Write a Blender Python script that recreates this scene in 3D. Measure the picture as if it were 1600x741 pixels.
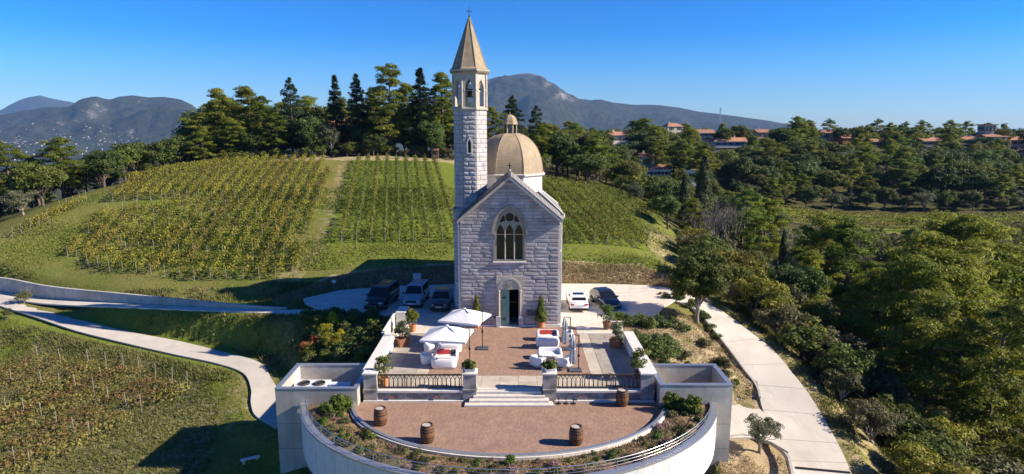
import bpy, bmesh, math, random
import numpy as np
from mathutils import Vector, Matrix
from mathutils.geometry import tessellate_polygon

# ---------------------------------------------------------------- camera, sky, sun, exposure
SC = bpy.context.scene
COL = SC.collection
for _o in list(bpy.data.objects):
    bpy.data.objects.remove(_o)
CX, CZ, FPX, PITCH = 0.2, 16.96, 1000.0, math.radians(10.0)
cam_data = bpy.data.cameras.new('camera')
cam_data.sensor_width = 36.0
cam_data.lens = 36.0 * FPX / 1600.0
cam_data.clip_start = 0.5
cam_data.clip_end = 40000.0
cam = bpy.data.objects.new('camera', cam_data)
cam.location = (CX, 0.0, CZ)
cam.rotation_euler = (math.pi / 2 - PITCH, 0, 0)
COL.objects.link(cam)
SC.camera = cam

SUN_EL = math.radians(30.5)
SUN_AZ = math.radians(96.0)          # clockwise from +Y: from the right, a little in front of the facade
world = bpy.data.worlds.new('World')
SC.world = world
world.use_nodes = True
wn, wl = world.node_tree.nodes, world.node_tree.links
bg = wn['Background']
sky = wn.new('ShaderNodeTexSky')
sky.sky_type = 'NISHITA'
sky.sun_disc = False
sky.sun_elevation = SUN_EL
sky.sun_rotation = SUN_AZ
sky.altitude = 0
sky.air_density = 1.0
sky.dust_density = 0.1
sky.ozone_density = 3.0
hs = wn.new('ShaderNodeHueSaturation')
hs.inputs['Saturation'].default_value = 1.2
wt_ = wn.new('ShaderNodeMixRGB'); wt_.blend_type = 'MULTIPLY'; wt_.inputs[0].default_value = 1.0; wt_.inputs[2].default_value = (0.415, 0.51, 0.675, 1)
wl.new(sky.outputs[0], wt_.inputs[1])
gm = wn.new('ShaderNodeGamma'); gm.inputs[1].default_value = 1.5
wl.new(wt_.outputs[0], gm.inputs[0]); wl.new(gm.outputs[0], hs.inputs['Color'])
wl.new(hs.outputs[0], bg.inputs['Color'])
bg.inputs['Strength'].default_value = 0.06
sun_data = bpy.data.lights.new('sun', 'SUN')
sun_data.energy = 4.9
sun_data.angle = math.radians(0.53)
sun_data.color = (1.0, 0.89, 0.73)
sun = bpy.data.objects.new('sun', sun_data)
sdir = Vector((math.sin(SUN_AZ) * math.cos(SUN_EL), math.cos(SUN_AZ) * math.cos(SUN_EL), math.sin(SUN_EL)))
sun.rotation_euler = sdir.to_track_quat('Z', 'Y').to_euler()
sun.location = sdir * 200
COL.objects.link(sun)
SC.view_settings.view_transform = 'Standard'
SC.view_settings.look = 'None'
SC.view_settings.gamma = 1.0
SC.view_settings.exposure = 1.1
SC.render.engine = 'CYCLES'
SC.cycles.max_bounces = 6
SC.cycles.diffuse_bounces = 3
SC.cycles.glossy_bounces = 2
SC.cycles.transmission_bounces = 4
SC.cycles.volume_bounces = 0
SC.cycles.transparent_max_bounces = 8
SC.cycles.use_denoising = True

# ---------------------------------------------------------------- helpers
_c, _s = math.cos(PITCH), math.sin(PITCH)
def ray(u, v):
    x, y = (u - 800.0) / FPX, (370.5 - v) / FPX
    return (x, _c + y * _s, -_s + y * _c)
def W(u, v, z):                       # where the line of sight through a spot meets height z
    d = ray(u, v); t = (z - CZ) / d[2]
    return (CX + d[0] * t, d[1] * t, z)
def WY(u, v, Y):                      # ... or depth Y
    d = ray(u, v); t = Y / d[1]
    return (CX + d[0] * t, Y, CZ + d[2] * t)
def proj(x, y, z):
    x, z = x - CX, z - CZ
    dep = y * _c - z * _s; up = y * _s + z * _c
    return (800 + FPX * x / dep, 370.5 - FPX * up / dep, dep)
def sstep(a, b, x):
    t = np.clip((x - a) / (b - a), 0, 1)
    return t * t * (3 - 2 * t)
def inpoly(px, py, poly):
    px, py = np.asarray(px, float), np.asarray(py, float)
    r = np.zeros(px.shape, bool); n = len(poly)
    for i in range(n):
        x1, y1 = poly[i][0], poly[i][1]; x2, y2 = poly[(i + 1) % n][0], poly[(i + 1) % n][1]
        cnd = ((y1 > py) != (y2 > py))
        with np.errstate(divide='ignore', invalid='ignore'):
            xi = (x2 - x1) * (py - y1) / (y2 - y1 + 1e-12) + x1
        r ^= cnd & (px < xi)
    return r
def vnoise(x, y, seed=0):             # smooth value noise, numpy
    x, y = np.asarray(x, float), np.asarray(y, float)
    xi, yi = np.floor(x), np.floor(y); fx, fy = x - xi, y - yi
    fx, fy = fx * fx * (3 - 2 * fx), fy * fy * (3 - 2 * fy)
    def hsh(a, b):
        v = np.sin(a * 127.1 + b * 311.7 + seed * 74.7) * 43758.5453
        return v - np.floor(v)
    return ((hsh(xi, yi) * (1 - fx) + hsh(xi + 1, yi) * fx) * (1 - fy) + (hsh(xi, yi + 1) * (1 - fx) + hsh(xi + 1, yi + 1) * fx) * fy)
def fbm(x, y, seed=0, octv=4):
    a, s, f = 0.5, 0.0, 1.0
    for i in range(octv):
        s = s + a * (vnoise(x * f, y * f, seed + i * 13) - 0.5) * 2; a *= 0.5; f *= 2.03
    return s

class MB:
    """collects faces, then links them as ONE mesh object"""
    def __init__(self): self.v = []; self.f = []
    def add(self, vs, fs):
        o = len(self.v); self.v.extend([tuple(p) for p in vs]); self.f.extend([tuple(i + o for i in f) for f in fs]); return self
    def box(self, x0, x1, y0, y1, z0, z1):
        return self.add([(x0,y0,z0),(x1,y0,z0),(x1,y1,z0),(x0,y1,z0),(x0,y0,z1),(x1,y0,z1),(x1,y1,z1),(x0,y1,z1)],
            [(0,3,2,1),(4,5,6,7),(0,1,5,4),(1,2,6,5),(2,3,7,6),(3,0,4,7)])
    def bbox(self, x0, x1, y0, y1, z0, z1, b=0.02):     # box with a chamfered top edge
        r = lambda z, i: [(x0+i,y0+i,z),(x1-i,y0+i,z),(x1-i,y1-i,z),(x0+i,y1-i,z)]
        vs = r(z0,0)+r(z1-b,0)+r(z1,b); fs=[(3,2,1,0),(8,9,10,11)]
        for k in (0,4):
            for i in range(4): fs.append((k+i,k+(i+1)%4,k+4+(i+1)%4,k+4+i))
        return self.add(vs, fs)
    def quad(self, a, b, c, d): return self.add([a,b,c,d],[(0,1,2,3)])
    def tube(self, pts, rad, n=6, cap=True):
        pts = [Vector(p) for p in pts]; vs = []; fs = []
        if not hasattr(rad, '__len__'): rad = [rad]*len(pts)
        for i, p in enumerate(pts):
            t = (pts[min(i+1,len(pts)-1)] - pts[max(i-1,0)]).normalized()
            a = t.cross(Vector((0,0,1)) if abs(t.z) < .9 else Vector((1,0,0))).normalized(); b = t.cross(a)
            for k in range(n):
                q = 2*math.pi*k/n; vs.append(p + (a*math.cos(q)+b*math.sin(q))*rad[i])
        for i in range(len(pts)-1):
            for k in range(n): fs.append((i*n+k, i*n+(k+1)%n, (i+1)*n+(k+1)%n, (i+1)*n+k))
        if cap: fs.append(tuple(range(n))[::-1]); fs.append(tuple((len(pts)-1)*n+k for k in range(n)))
        return self.add(vs, fs)
    def lathe(self, prof, n=16, cx=0, cy=0, cz=0, cap=True, sx=1, sy=1, a0=0.0):
        vs = []; fs = []
        for r, z in prof:
            for k in range(n):
                q = 2*math.pi*k/n + a0; vs.append((cx+sx*r*math.cos(q), cy+sy*r*math.sin(q), cz+z))
        m = len(prof)
        for i in range(m-1):
            for k in range(n): fs.append((i*n+k, i*n+(k+1)%n, (i+1)*n+(k+1)%n, (i+1)*n+k))
        if cap: fs.append(tuple(range(n))[::-1]); fs.append(tuple((m-1)*n+k for k in range(n)))
        return self.add(vs, fs)
    def prism(self, poly, z0, z1, holes=()):             # flat outline (x, y) raised from z0 to z1
        loops = [list(poly)] + [list(h) for h in holes]
        tri = tessellate_polygon([[Vector((p[0],p[1],0)) for p in l] for l in loops])
        flat = [p for l in loops for p in l]; n = len(flat)
        vs = [(p[0],p[1],z0) for p in flat] + [(p[0],p[1],z1) for p in flat]; fs = []
        for t in tri:
            a,b,c = [flat[i] for i in t]
            cw = (b[0]-a[0])*(c[1]-a[1])-(b[1]-a[1])*(c[0]-a[0])
            t = t if cw > 0 else t[::-1]
            fs.append(tuple(i+n for i in t)); fs.append(tuple(t[::-1]))
        o = 0
        for li, l in enumerate(loops):
            m = len(l); ar = sum(l[i][0]*l[(i+1)%m][1]-l[(i+1)%m][0]*l[i][1] for i in range(m))
            flip = (ar < 0) != (li > 0)
            for i in range(m):
                q = (o+i, o+(i+1)%m, n+o+(i+1)%m, n+o+i); fs.append(q[::-1] if flip else q)
            o += m
        return self.add(vs, fs)
    def xform(self, fn): self.v = [tuple(fn(p)) for p in self.v]; return self
    def up(self, y0, y1, poly, holes=()):                # outline (x, z) made solid from depth y0 (front) to y1
        m = MB().prism(poly, -y1, -y0, holes); m.v = [(p[0], -p[2], p[1]) for p in m.v]
        return self.add(m.v, m.f)
    def mesh(self, name, smooth=False, off=(0,0,0)):
        me = bpy.data.meshes.new(name)
        me.from_pydata([(p[0]-off[0],p[1]-off[1],p[2]-off[2]) for p in self.v], [], self.f)
        if smooth: me.polygons.foreach_set('use_smooth', [True]*len(me.polygons))
        me.update(); return me
    def build(self, name, mat, parent=None, smooth=False, off=None, origin=None):
        if off is None: off = OFFS.get(parent.name, (0,0,0)) if parent is not None else (0,0,0)
        if origin is not None:
            me = self.mesh(name, smooth, origin); o = put(name, me, mat, parent)
            o.location = [origin[i]-off[i] for i in range(3)]; return o
        return put(name, self.mesh(name, smooth, off), mat, parent)

OFFS = {}
def put(name, me, mat=None, parent=None):
    if mat is not None and len(me.materials) == 0: me.materials.append(MAT[mat] if isinstance(mat, str) else mat)
    o = bpy.data.objects.new(name, me); COL.objects.link(o)
    if parent is not None: o.parent = parent
    return o
def tag(o, label=None, cat=None, group=None, kind=None):
    if label: o['label'] = label
    if cat: o['category'] = cat
    if group: o['group'] = group
    if kind: o['kind'] = kind
    return o
def thing(name, label, cat, loc=(0,0,0), rz=0.0, group=None):
    o = bpy.data.objects.new(name, None); COL.objects.link(o)
    o.location = loc; o.rotation_euler = (0,0,rz); o.empty_display_size = 0.3
    return tag(o, label, cat, group)
def npmesh(name, V, Fq, smooth=False):
    """mesh from numpy arrays; Fq is (m, 3) or (m, 4)"""
    me = bpy.data.meshes.new(name); V = np.asarray(V, np.float32); Fq = np.asarray(Fq, np.int32)
    me.vertices.add(len(V)); me.vertices.foreach_set('co', V.ravel())
    k = Fq.shape[1]; me.loops.add(Fq.size); me.loops.foreach_set('vertex_index', Fq.ravel())
    me.polygons.add(len(Fq)); me.polygons.foreach_set('loop_start', np.arange(0, Fq.size, k, dtype=np.int32))
    me.polygons.foreach_set('loop_total', np.full(len(Fq), k, np.int32))
    if smooth: me.polygons.foreach_set('use_smooth', np.ones(len(Fq), bool))
    me.update(calc_edges=True); return me
def norm(a): return a / (np.linalg.norm(a, axis=1, keepdims=True) + 1e-9)
def leaves(P, N, L, Wd, rng):
    """one small pointed leaf at every point P, facing about N"""
    n = len(P); N = norm(N); t = norm(np.cross(N, rng.normal(size=(n,3)))); b = np.cross(N, t)
    L = (L * rng.uniform(.7, 1.3, n))[:,None]; Wd = (Wd * rng.uniform(.7, 1.3, n))[:,None]
    V = np.stack([P - t*L*.5, P + b*Wd*.5 - t*L*.05, P + t*L*.5, P - b*Wd*.5 - t*L*.05], 1).reshape(-1,3)
    return V, np.arange(4*n).reshape(-1,4)
def rdir(n, rng): return norm(rng.normal(size=(n,3)))
# ---------------------------------------------------------------- materials (all procedural)
MAT = {}
def mat(name, c1, c2=None, rough=0.7, scale=4.0, bump=0.0, bscale=None, detail=4, spec=0.3, metal=0.0, rnd=0.0, coord='Object', c3=None, s3=0.35, stretch=None, streak=None, low=0.35, high=0.65):
    m = bpy.data.materials.new(name); m.use_nodes = True; MAT[name] = m
    N, L = m.node_tree.nodes, m.node_tree.links; b = N['Principled BSDF']
    b.inputs['Roughness'].default_value = rough; b.inputs['Specular IOR Level'].default_value = spec; b.inputs['Metallic'].default_value = metal
    tc = N.new('ShaderNodeTexCoord'); src = N.new('ShaderNodeNewGeometry').outputs['Position'] if coord == 'World' else tc.outputs[coord]
    src0 = src
    if stretch:
        mp = N.new('ShaderNodeMapping'); mp.inputs['Scale'].default_value = stretch; L.new(src, mp.inputs[0]); src = mp.outputs[0]
    if c2 is None: c2 = tuple(x*0.85 for x in c1)
    nz = N.new('ShaderNodeTexNoise'); nz.inputs['Scale'].default_value = scale; nz.inputs['Detail'].default_value = detail; nz.inputs['Roughness'].default_value = .6
    L.new(src, nz.inputs['Vector'])
    rp = N.new('ShaderNodeValToRGB'); rp.color_ramp.elements[0].position = low; rp.color_ramp.elements[1].position = high
    rp.color_ramp.elements[0].color = (*c1,1); rp.color_ramp.elements[1].color = (*c2,1); L.new(nz.outputs['Fac'], rp.inputs[0]); col = rp.outputs[0]
    if c3 is not None:
        n3 = N.new('ShaderNodeTexNoise'); n3.inputs['Scale'].default_value = s3; n3.inputs['Detail'].default_value = 5; L.new(src, n3.inputs['Vector'])
        r3 = N.new('ShaderNodeValToRGB'); r3.color_ramp.elements[0].position = .45; r3.color_ramp.elements[1].position = .62; L.new(n3.outputs['Fac'], r3.inputs[0])
        mx = N.new('ShaderNodeMixRGB'); L.new(r3.outputs[0], mx.inputs[0]); L.new(col, mx.inputs[1]); mx.inputs[2].default_value = (*c3,1); col = mx.outputs[0]
    if streak is not None:               # rain streaks and drip stains
        mp2 = N.new('ShaderNodeMapping'); mp2.inputs['Scale'].default_value = streak[1]; L.new(src0, mp2.inputs[0])
        n4 = N.new('ShaderNodeTexNoise'); n4.inputs['Scale'].default_value = 1.0; n4.inputs['Detail'].default_value = 6; n4.inputs['Roughness'].default_value = .65; L.new(mp2.outputs[0], n4.inputs['Vector'])
        r4 = N.new('ShaderNodeMapRange'); r4.inputs[1].default_value = .50; r4.inputs[2].default_value = .72; r4.inputs[3].default_value = 0; r4.inputs[4].default_value = streak[2]; L.new(n4.outputs['Fac'], r4.inputs[0])
        m4 = N.new('ShaderNodeMixRGB'); L.new(r4.outputs[0], m4.inputs[0]); L.new(col, m4.inputs[1]); m4.inputs[2].default_value = (*streak[0],1); col = m4.outputs[0]
    if rnd:
        oi = N.new('ShaderNodeObjectInfo'); mr = N.new('ShaderNodeMapRange'); mr.inputs[3].default_value = 1-rnd; mr.inputs[4].default_value = 1+rnd
        L.new(oi.outputs['Random'], mr.inputs[0]); hv = N.new('ShaderNodeHueSaturation'); L.new(mr.outputs[0], hv.inputs['Value']); L.new(col, hv.inputs['Color']); col = hv.outputs[0]
    L.new(col, b.inputs['Base Color'])
    if bump:
        n2 = N.new('ShaderNodeTexNoise'); n2.inputs['Scale'].default_value = bscale or scale*3; n2.inputs['Detail'].default_value = 6; L.new(src, n2.inputs['Vector'])
        bp = N.new('ShaderNodeBump'); bp.inputs['Strength'].default_value = 1.0; bp.inputs['Distance'].default_value = bump; L.new(n2.outputs['Fac'], bp.inputs['Height']); L.new(bp.outputs[0], b.inputs['Normal'])
    return m
def leafmat(name, dark, mid, light, trans=0.3, nscale=0.9, rnd=0.25, hue=0.02):
    m = bpy.data.materials.new(name); m.use_nodes = True; MAT[name] = m
    N, L = m.node_tree.nodes, m.node_tree.links; b = N['Principled BSDF']; out = N['Material Output']
    b.inputs['Roughness'].default_value = .6; b.inputs['Specular IOR Level'].default_value = .25
    g = N.new('ShaderNodeNewGeometry'); tc = N.new('ShaderNodeTexCoord')
    nz = N.new('ShaderNodeTexNoise'); nz.inputs['Scale'].default_value = nscale; nz.inputs['Detail'].default_value = 3; L.new(tc.outputs['Object'], nz.inputs['Vector'])
    ad = N.new('ShaderNodeMath'); ad.operation = 'MULTIPLY_ADD'; L.new(g.outputs['Random Per Island'], ad.inputs[0]); ad.inputs[1].default_value = .45
    L.new(nz.outputs['Fac'], ad.inputs[2])
    rp = N.new('ShaderNodeValToRGB'); e = rp.color_ramp.elements; e[0].position = .42; e[0].color = (*dark,1); e[1].position = 1.02; e[1].color = (*light,1)
    k = e.new(.7); k.color = (*mid,1); L.new(ad.outputs[0], rp.inputs[0])
    oi = N.new('ShaderNodeObjectInfo'); hv = N.new('ShaderNodeHueSaturation'); L.new(rp.outputs[0], hv.inputs['Color'])
    mr = N.new('ShaderNodeMapRange'); mr.inputs[3].default_value = 1-rnd; mr.inputs[4].default_value = 1+rnd; L.new(oi.outputs['Random'], mr.inputs[0]); L.new(mr.outputs[0], hv.inputs['Value'])
    wn2 = N.new('ShaderNodeTexWhiteNoise'); wn2.noise_dimensions = '1D'; L.new(oi.outputs['Random'], wn2.inputs['W'])
    mh = N.new('ShaderNodeMapRange'); mh.inputs[3].default_value = .5-hue; mh.inputs[4].default_value = .5+hue; L.new(wn2.outputs['Value'], mh.inputs[0]); L.new(mh.outputs[0], hv.inputs['Hue'])
    L.new(hv.outputs[0], b.inputs['Base Color'])
    tr = N.new('ShaderNodeBsdfTranslucent'); L.new(hv.outputs[0], tr.inputs['Color'])
    mx = N.new('ShaderNodeMixShader'); mx.inputs[0].default_value = trans; L.new(b.outputs[0], mx.inputs[1]); L.new(tr.outputs[0], mx.inputs[2]); L.new(mx.outputs[0], out.inputs['Surface'])
    return m

# stone and buildings
mat('facade_stone', (.315,.28,.285), (.50,.46,.455), rough=.85, scale=1.3, bump=.024, bscale=8, rnd=.17, coord='World', detail=8, c3=(.40,.355,.34), s3=.5, streak=((.20,.185,.18),(1.6,1.6,.22),.45))
mat('mortar', (.20,.185,.18), (.27,.25,.245), rough=.95, scale=3, coord='World')
mat('tower_stone', (.40,.37,.37), (.59,.555,.545), rough=.8, scale=1.6, bump=.035, bscale=7, rnd=.06, coord='World', detail=8, streak=((.24,.225,.22),(1.8,1.8,.2),.45))
mat('smooth_stone', (.62,.58,.52), (.72,.68,.62), rough=.75, scale=3, bump=.006, bscale=18)
mat('cream_stone', (.42,.37,.31), (.53,.475,.405), rough=.8, scale=3.5, bump=.008, bscale=20, coord='World', streak=((.26,.22,.18),(2.2,2.2,.3),.5))
mat('tracery_stone', (.27,.235,.19), (.36,.32,.265), rough=.8, scale=4, bump=.006, bscale=20, coord='World')
mat('dome_shell', (.315,.238,.148), (.41,.318,.208), rough=.8, scale=1.4, bump=.01, bscale=14, c3=(.34,.265,.175), s3=.8, coord='World', streak=((.24,.19,.135),(1.8,1.8,.3),.5))
mat('spire_shell', (.255,.195,.13), (.37,.285,.185), rough=.8, scale=2.5, bump=.012, bscale=9, stretch=(1,1,.6))
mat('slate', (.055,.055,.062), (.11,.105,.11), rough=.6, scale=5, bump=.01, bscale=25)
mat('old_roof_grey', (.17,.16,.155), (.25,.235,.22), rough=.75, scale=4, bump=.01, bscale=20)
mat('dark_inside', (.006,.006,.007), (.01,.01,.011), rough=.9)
mat('dark_glass', (.012,.015,.02), (.02,.024,.03), rough=.08, spec=.6)
mat('tinted_glass', (.02,.035,.06), (.03,.05,.08), rough=.06, spec=.7)
mat('green_paint', (.17,.30,.25), (.21,.35,.29), rough=.55, scale=3)
mat('black_iron', (.015,.015,.016), (.025,.024,.022), rough=.5, spec=.4)
mat('bronze_iron', (.055,.035,.02), (.10,.065,.035), rough=.5, spec=.4, metal=.3, scale=10)
mat('bronze_bell', (.10,.07,.03), (.15,.10,.05), rough=.4, metal=.7)
mat('plaque_grey', (.07,.075,.09), (.09,.095,.11), rough=.4)
# terraces and walls
def brickmat(name, cols, mortar, bw, bh, rough=.8, bump=.004):
    m = mat(name, cols[0], cols[1], rough=rough, scale=.6); N, L = m.node_tree.nodes, m.node_tree.links; b = N['Principled BSDF']
    tc = N.new('ShaderNodeTexCoord'); mp = N.new('ShaderNodeMapping'); mp.inputs['Rotation'].default_value = (0,0,math.pi/2); L.new(tc.outputs['Object'], mp.inputs[0])
    br = N.new('ShaderNodeTexBrick'); L.new(mp.outputs[0], br.inputs['Vector']); br.inputs['Scale'].default_value = 1.0
    br.inputs['Brick Width'].default_value = bw; br.inputs['Row Height'].default_value = bh; br.inputs['Mortar Size'].default_value = .009; br.inputs['Bias'].default_value = 0
    br.inputs['Color1'].default_value = (*cols[0],1); br.inputs['Color2'].default_value = (*cols[1],1); br.inputs['Mortar'].default_value = (*mortar,1)
    nz = N.new('ShaderNodeTexNoise'); nz.inputs['Scale'].default_value = 1.1; nz.inputs['Detail'].default_value = 7; nz.inputs['Roughness'].default_value = .7; L.new(tc.outputs['Object'], nz.inputs['Vector'])
    mr = N.new('ShaderNodeMapRange'); mr.inputs[1].default_value = .3; mr.inputs[2].default_value = .7; mr.inputs[3].default_value = .84; mr.inputs[4].default_value = 1.14; L.new(nz.outputs['Fac'], mr.inputs[0])
    hv = N.new('ShaderNodeHueSaturation'); L.new(br.outputs['Color'], hv.inputs['Color']); L.new(mr.outputs[0], hv.inputs['Value']); L.new(hv.outputs[0], b.inputs['Base Color'])
    bp = N.new('ShaderNodeBump'); bp.inputs['Distance'].default_value = bump; bp.invert = True; L.new(br.outputs['Fac'], bp.inputs['Height']); L.new(bp.outputs[0], b.inputs['Normal'])
brickmat('brick_paving', ((.345,.212,.148),(.262,.155,.11)), (.32,.24,.18), .23, .115)
brickmat('brick_paving_lower', ((.335,.205,.145),(.255,.152,.108)), (.31,.235,.175), .23, .115)
mat('pale_slab', (.42,.355,.28), (.52,.45,.365), rough=.85, scale=1.2, bump=.004, bscale=30, rnd=.10, coord='World', detail=8)
mat('shadowed_slab', (.28,.245,.21), (.37,.33,.285), rough=.85, scale=1.2, bump=.004, bscale=30, rnd=.10, coord='World', detail=8)  # pale slabs again, with the shadow over the terrace sides put into the colour
mat('coping_stone', (.60,.57,.52), (.70,.67,.62), rough=.8, scale=3, bump=.004, bscale=25)
mat('pier_stone', (.27,.255,.235), (.40,.385,.36), rough=.85, scale=4, bump=.01, bscale=18, c3=(.18,.17,.155), s3=1.6)
mat('step_stone', (.56,.51,.44), (.66,.61,.54), rough=.8, scale=3, bump=.004, bscale=25)
mat('white_render', (.64,.61,.57), (.74,.715,.68), rough=.85, scale=.9, bump=.003, bscale=30, coord='World', streak=((.40,.37,.32),(1.5,1.5,.15),.5))
mat('concrete', (.44,.41,.37), (.56,.525,.48), rough=.85, scale=1.4, bump=.004, bscale=25, coord='World', c3=(.40,.365,.315), s3=.45, streak=((.28,.25,.21),(1.4,1.4,.12),.55))
mat('panel_white', (.57,.565,.55), (.66,.655,.64), rough=.7, scale=1.5, rnd=.03, coord='World', streak=((.42,.40,.36),(1.8,1.8,.10),.8))
mat('panel_joint', (.12,.12,.12), rough=.9)
mat('stainless', (.50,.50,.50), (.60,.60,.60), rough=.32, metal=.9, scale=12)
mat('zinc_edge', (.42,.44,.46), (.50,.52,.54), rough=.35, metal=.7, scale=6)
mat('unit_white', (.68,.69,.69), (.74,.75,.75), rough=.5)
mat('unit_grille', (.05,.05,.05), (.07,.07,.07), rough=.6)
mat('bed_soil', (.19,.105,.06), (.30,.185,.10), rough=.95, scale=2.2, bump=.03, bscale=9, c3=(.14,.12,.05), s3=.8)
# roads
mat('pale_road', (.54,.485,.41), (.65,.595,.515), rough=.9, scale=.45, bump=.006, bscale=30, c3=(.55,.495,.42), s3=.16, detail=8, coord='World', streak=((.38,.34,.29),(.9,.22,.5),.5))
mat('gravel', (.50,.45,.38), (.66,.605,.53), rough=.95, scale=1.1, bump=.012, bscale=16, detail=8, c3=(.58,.525,.45), s3=.2, coord='World', streak=((.40,.36,.30),(.25,.7,.5),.5))
mat('concrete_path', (.45,.41,.36), (.54,.495,.44), rough=.9, scale=.9, bump=.005, bscale=30, c3=(.47,.425,.37), s3=.3, coord='World', streak=((.38,.34,.29),(.4,.4,.5),.5))
mat('kerb', (.36,.34,.31), (.46,.44,.40), rough=.9, scale=3, bump=.005)
# furniture etc.
mat('barrel_wood', (.115,.05,.022), (.235,.115,.055), rough=.65, scale=3, stretch=(9,9,.8), bump=.006, bscale=6)
mat('barrel_head', (.38,.345,.305), (.46,.425,.38), rough=.7, scale=4)
mat('hoop_iron', (.03,.027,.025), (.06,.05,.045), rough=.5, metal=.6)
mat('canvas_white', (.72,.71,.70), (.77,.765,.755), rough=.85, scale=3, bump=.006, bscale=5)
mat('canvas_grey', (.50,.48,.47), (.60,.585,.57), rough=.9, scale=5, bump=.02, bscale=6)
mat('sofa_white', (.74,.73,.73), (.77,.76,.76), rough=.45, scale=2)
mat('cushion_red', (.42,.045,.04), (.50,.07,.06), rough=.85)
mat('cushion_dark', (.05,.055,.065), (.07,.075,.085), rough=.85)
mat('base_grey', (.055,.065,.08), (.08,.09,.105), rough=.6)
mat('terracotta', (.44,.17,.075), (.54,.235,.11), rough=.85, scale=5, bump=.004)
mat('rust_pot', (.20,.085,.045), (.30,.13,.07), rough=.75, scale=6)
mat('soil', (.045,.03,.02), (.07,.05,.035), rough=1)
mat('bark', (.085,.065,.05), (.16,.125,.10), rough=.95, scale=6, bump=.02, bscale=14, stretch=(1,1,.25))
mat('bark_grey', (.20,.17,.145), (.30,.26,.225), rough=.95, scale=6, bump=.015, bscale=14, stretch=(1,1,.25))
mat('stake_wood', (.20,.18,.155), (.34,.315,.28), rough=.9, scale=5)
mat('wire', (.3,.3,.3), rough=.5, metal=.8)
# cars
for n_, c_ in (('paint_black',(.012,.015,.022)),('paint_blue',(.20,.30,.40)),('paint_graphite',(.06,.065,.075)),('paint_white',(.74,.74,.74)),('paint_navy',(.012,.018,.035))):
    m_ = mat(n_, c_, tuple(x*.96 for x in c_), rough=.28, spec=.5); m_.node_tree.nodes['Principled BSDF'].inputs['Coat Weight'].default_value = .6
mat('car_glass', (.01,.012,.015), rough=.05, spec=.7)
mat('tyre', (.015,.015,.015), rough=.9)
mat('rim', (.36,.37,.38), rough=.35, metal=.8)
mat('car_plastic', (.018,.018,.019), rough=.7)
mat('headlight', (.55,.58,.60), rough=.12, spec=.8)
mat('tail_red', (.35,.012,.012), rough=.25, spec=.6)
mat('plate_white', (.62,.63,.62), rough=.5)
# houses
for n_, c_ in (('wall_cream',(.62,.54,.42)),('wall_white',(.70,.685,.65)),('wall_pink',(.56,.36,.25)),('wall_ochre',(.55,.36,.16)),('wall_red',(.48,.10,.045)),('wall_grey',(.42,.39,.35))):
    mat(n_, c_, tuple(x*.88 for x in c_), rough=.9, scale=.7)
mat('roof_tile', (.30,.135,.08), (.42,.21,.13), rough=.9, scale=1.5, bump=.04, bscale=3, c3=(.24,.13,.09), s3=.3, rnd=.2)
mat('roof_tile_brown', (.27,.14,.09), (.36,.20,.13), rough=.9, scale=1.5, bump=.04, bscale=3)
mat('pane_dark', (.03,.04,.05), (.05,.06,.075), rough=.15, spec=.6)
mat('shutter_brown', (.12,.075,.045), rough=.7)
mat('frame_white', (.7,.7,.68), rough=.6)
# leaves
leafmat('leaf_pine', (0.047,0.069,0.013), (0.142,0.185,0.022), (0.323,0.337,0.034), trans=0.42, nscale=.6)
leafmat('leaf_pine_bright', (.050,.078,.011), (.20,.245,.024), (.37,.36,.038), trans=0.5, nscale=.6, rnd=.15)
leafmat('leaf_fir', (0.015,0.033,0.018), (0.033,0.060,0.027), (0.068,0.099,0.039), trans=0.28, nscale=.6)
leafmat('leaf_oak', (0.044,0.063,0.016), (0.111,0.136,0.025), (0.220,0.228,0.046), trans=0.4, nscale=.8)
leafmat('leaf_oak_dark', (0.030,0.053,0.015), (0.070,0.104,0.024), (0.138,0.176,0.040), trans=0.35, nscale=.8)
leafmat('leaf_olive', (0.060,0.071,0.037), (0.121,0.134,0.070), (0.198,0.206,0.115), trans=0.32, nscale=.9)
leafmat('leaf_scrub', (0.071,0.071,0.029), (0.125,0.124,0.049), (0.191,0.186,0.076), trans=0.35, nscale=.8, rnd=.3, hue=.03)
leafmat('leaf_yellow', (0.084,0.096,0.012), (0.192,0.186,0.022), (0.324,0.276,0.030), trans=.35, nscale=.8)
leafmat('leaf_cypress', (0.017,0.034,0.013), (0.037,0.055,0.018), (0.074,0.089,0.028), trans=0.25, nscale=.8)
leafmat('leaf_fresh', (.035,.065,.010), (.09,.14,.020), (.17,.22,.035), trans=.35, nscale=1.6, rnd=.12)
leafmat('leaf_topiary', (.045,.07,.010), (.115,.15,.018), (.19,.215,.03), trans=.3, nscale=2.5, rnd=.1)
leafmat('leaf_vine', (0.078,0.086,0.013), (0.176,0.169,0.023), (0.305,0.267,0.042), trans=.4, nscale=.5, rnd=.12)
leafmat('leaf_vine_green', (0.052,0.078,0.013), (0.124,0.150,0.023), (0.221,0.221,0.039), trans=.4, nscale=.5, rnd=.12)
leafmat('leaf_vine_red', (.095,.062,.020), (.175,.120,.035), (.245,.20,.06), trans=.35, nscale=.7, rnd=.2, hue=.03)
leafmat('leaf_hedge', (.05,.075,.018), (.105,.145,.035), (.17,.20,.06), trans=.25, nscale=1.2)
leafmat('flower_yellow', (.22,.20,.012), (.42,.36,.015), (.60,.48,.02), trans=.3, nscale=3)
leafmat('flower_red', (.14,.03,.02), (.26,.06,.03), (.36,.14,.05), trans=.3, nscale=3)
leafmat('flower_pink', (.16,.10,.09), (.28,.18,.16), (.42,.30,.27), trans=.3, nscale=3)
leafmat('grass_green', (.07,.10,.014), (.14,.18,.026), (.23,.25,.045), trans=.35, nscale=.25, rnd=0, hue=0)
leafmat('grass_dry', (.20,.14,.07), (.34,.255,.14), (.46,.37,.22), trans=.3, nscale=.35, rnd=0, hue=0)
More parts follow.
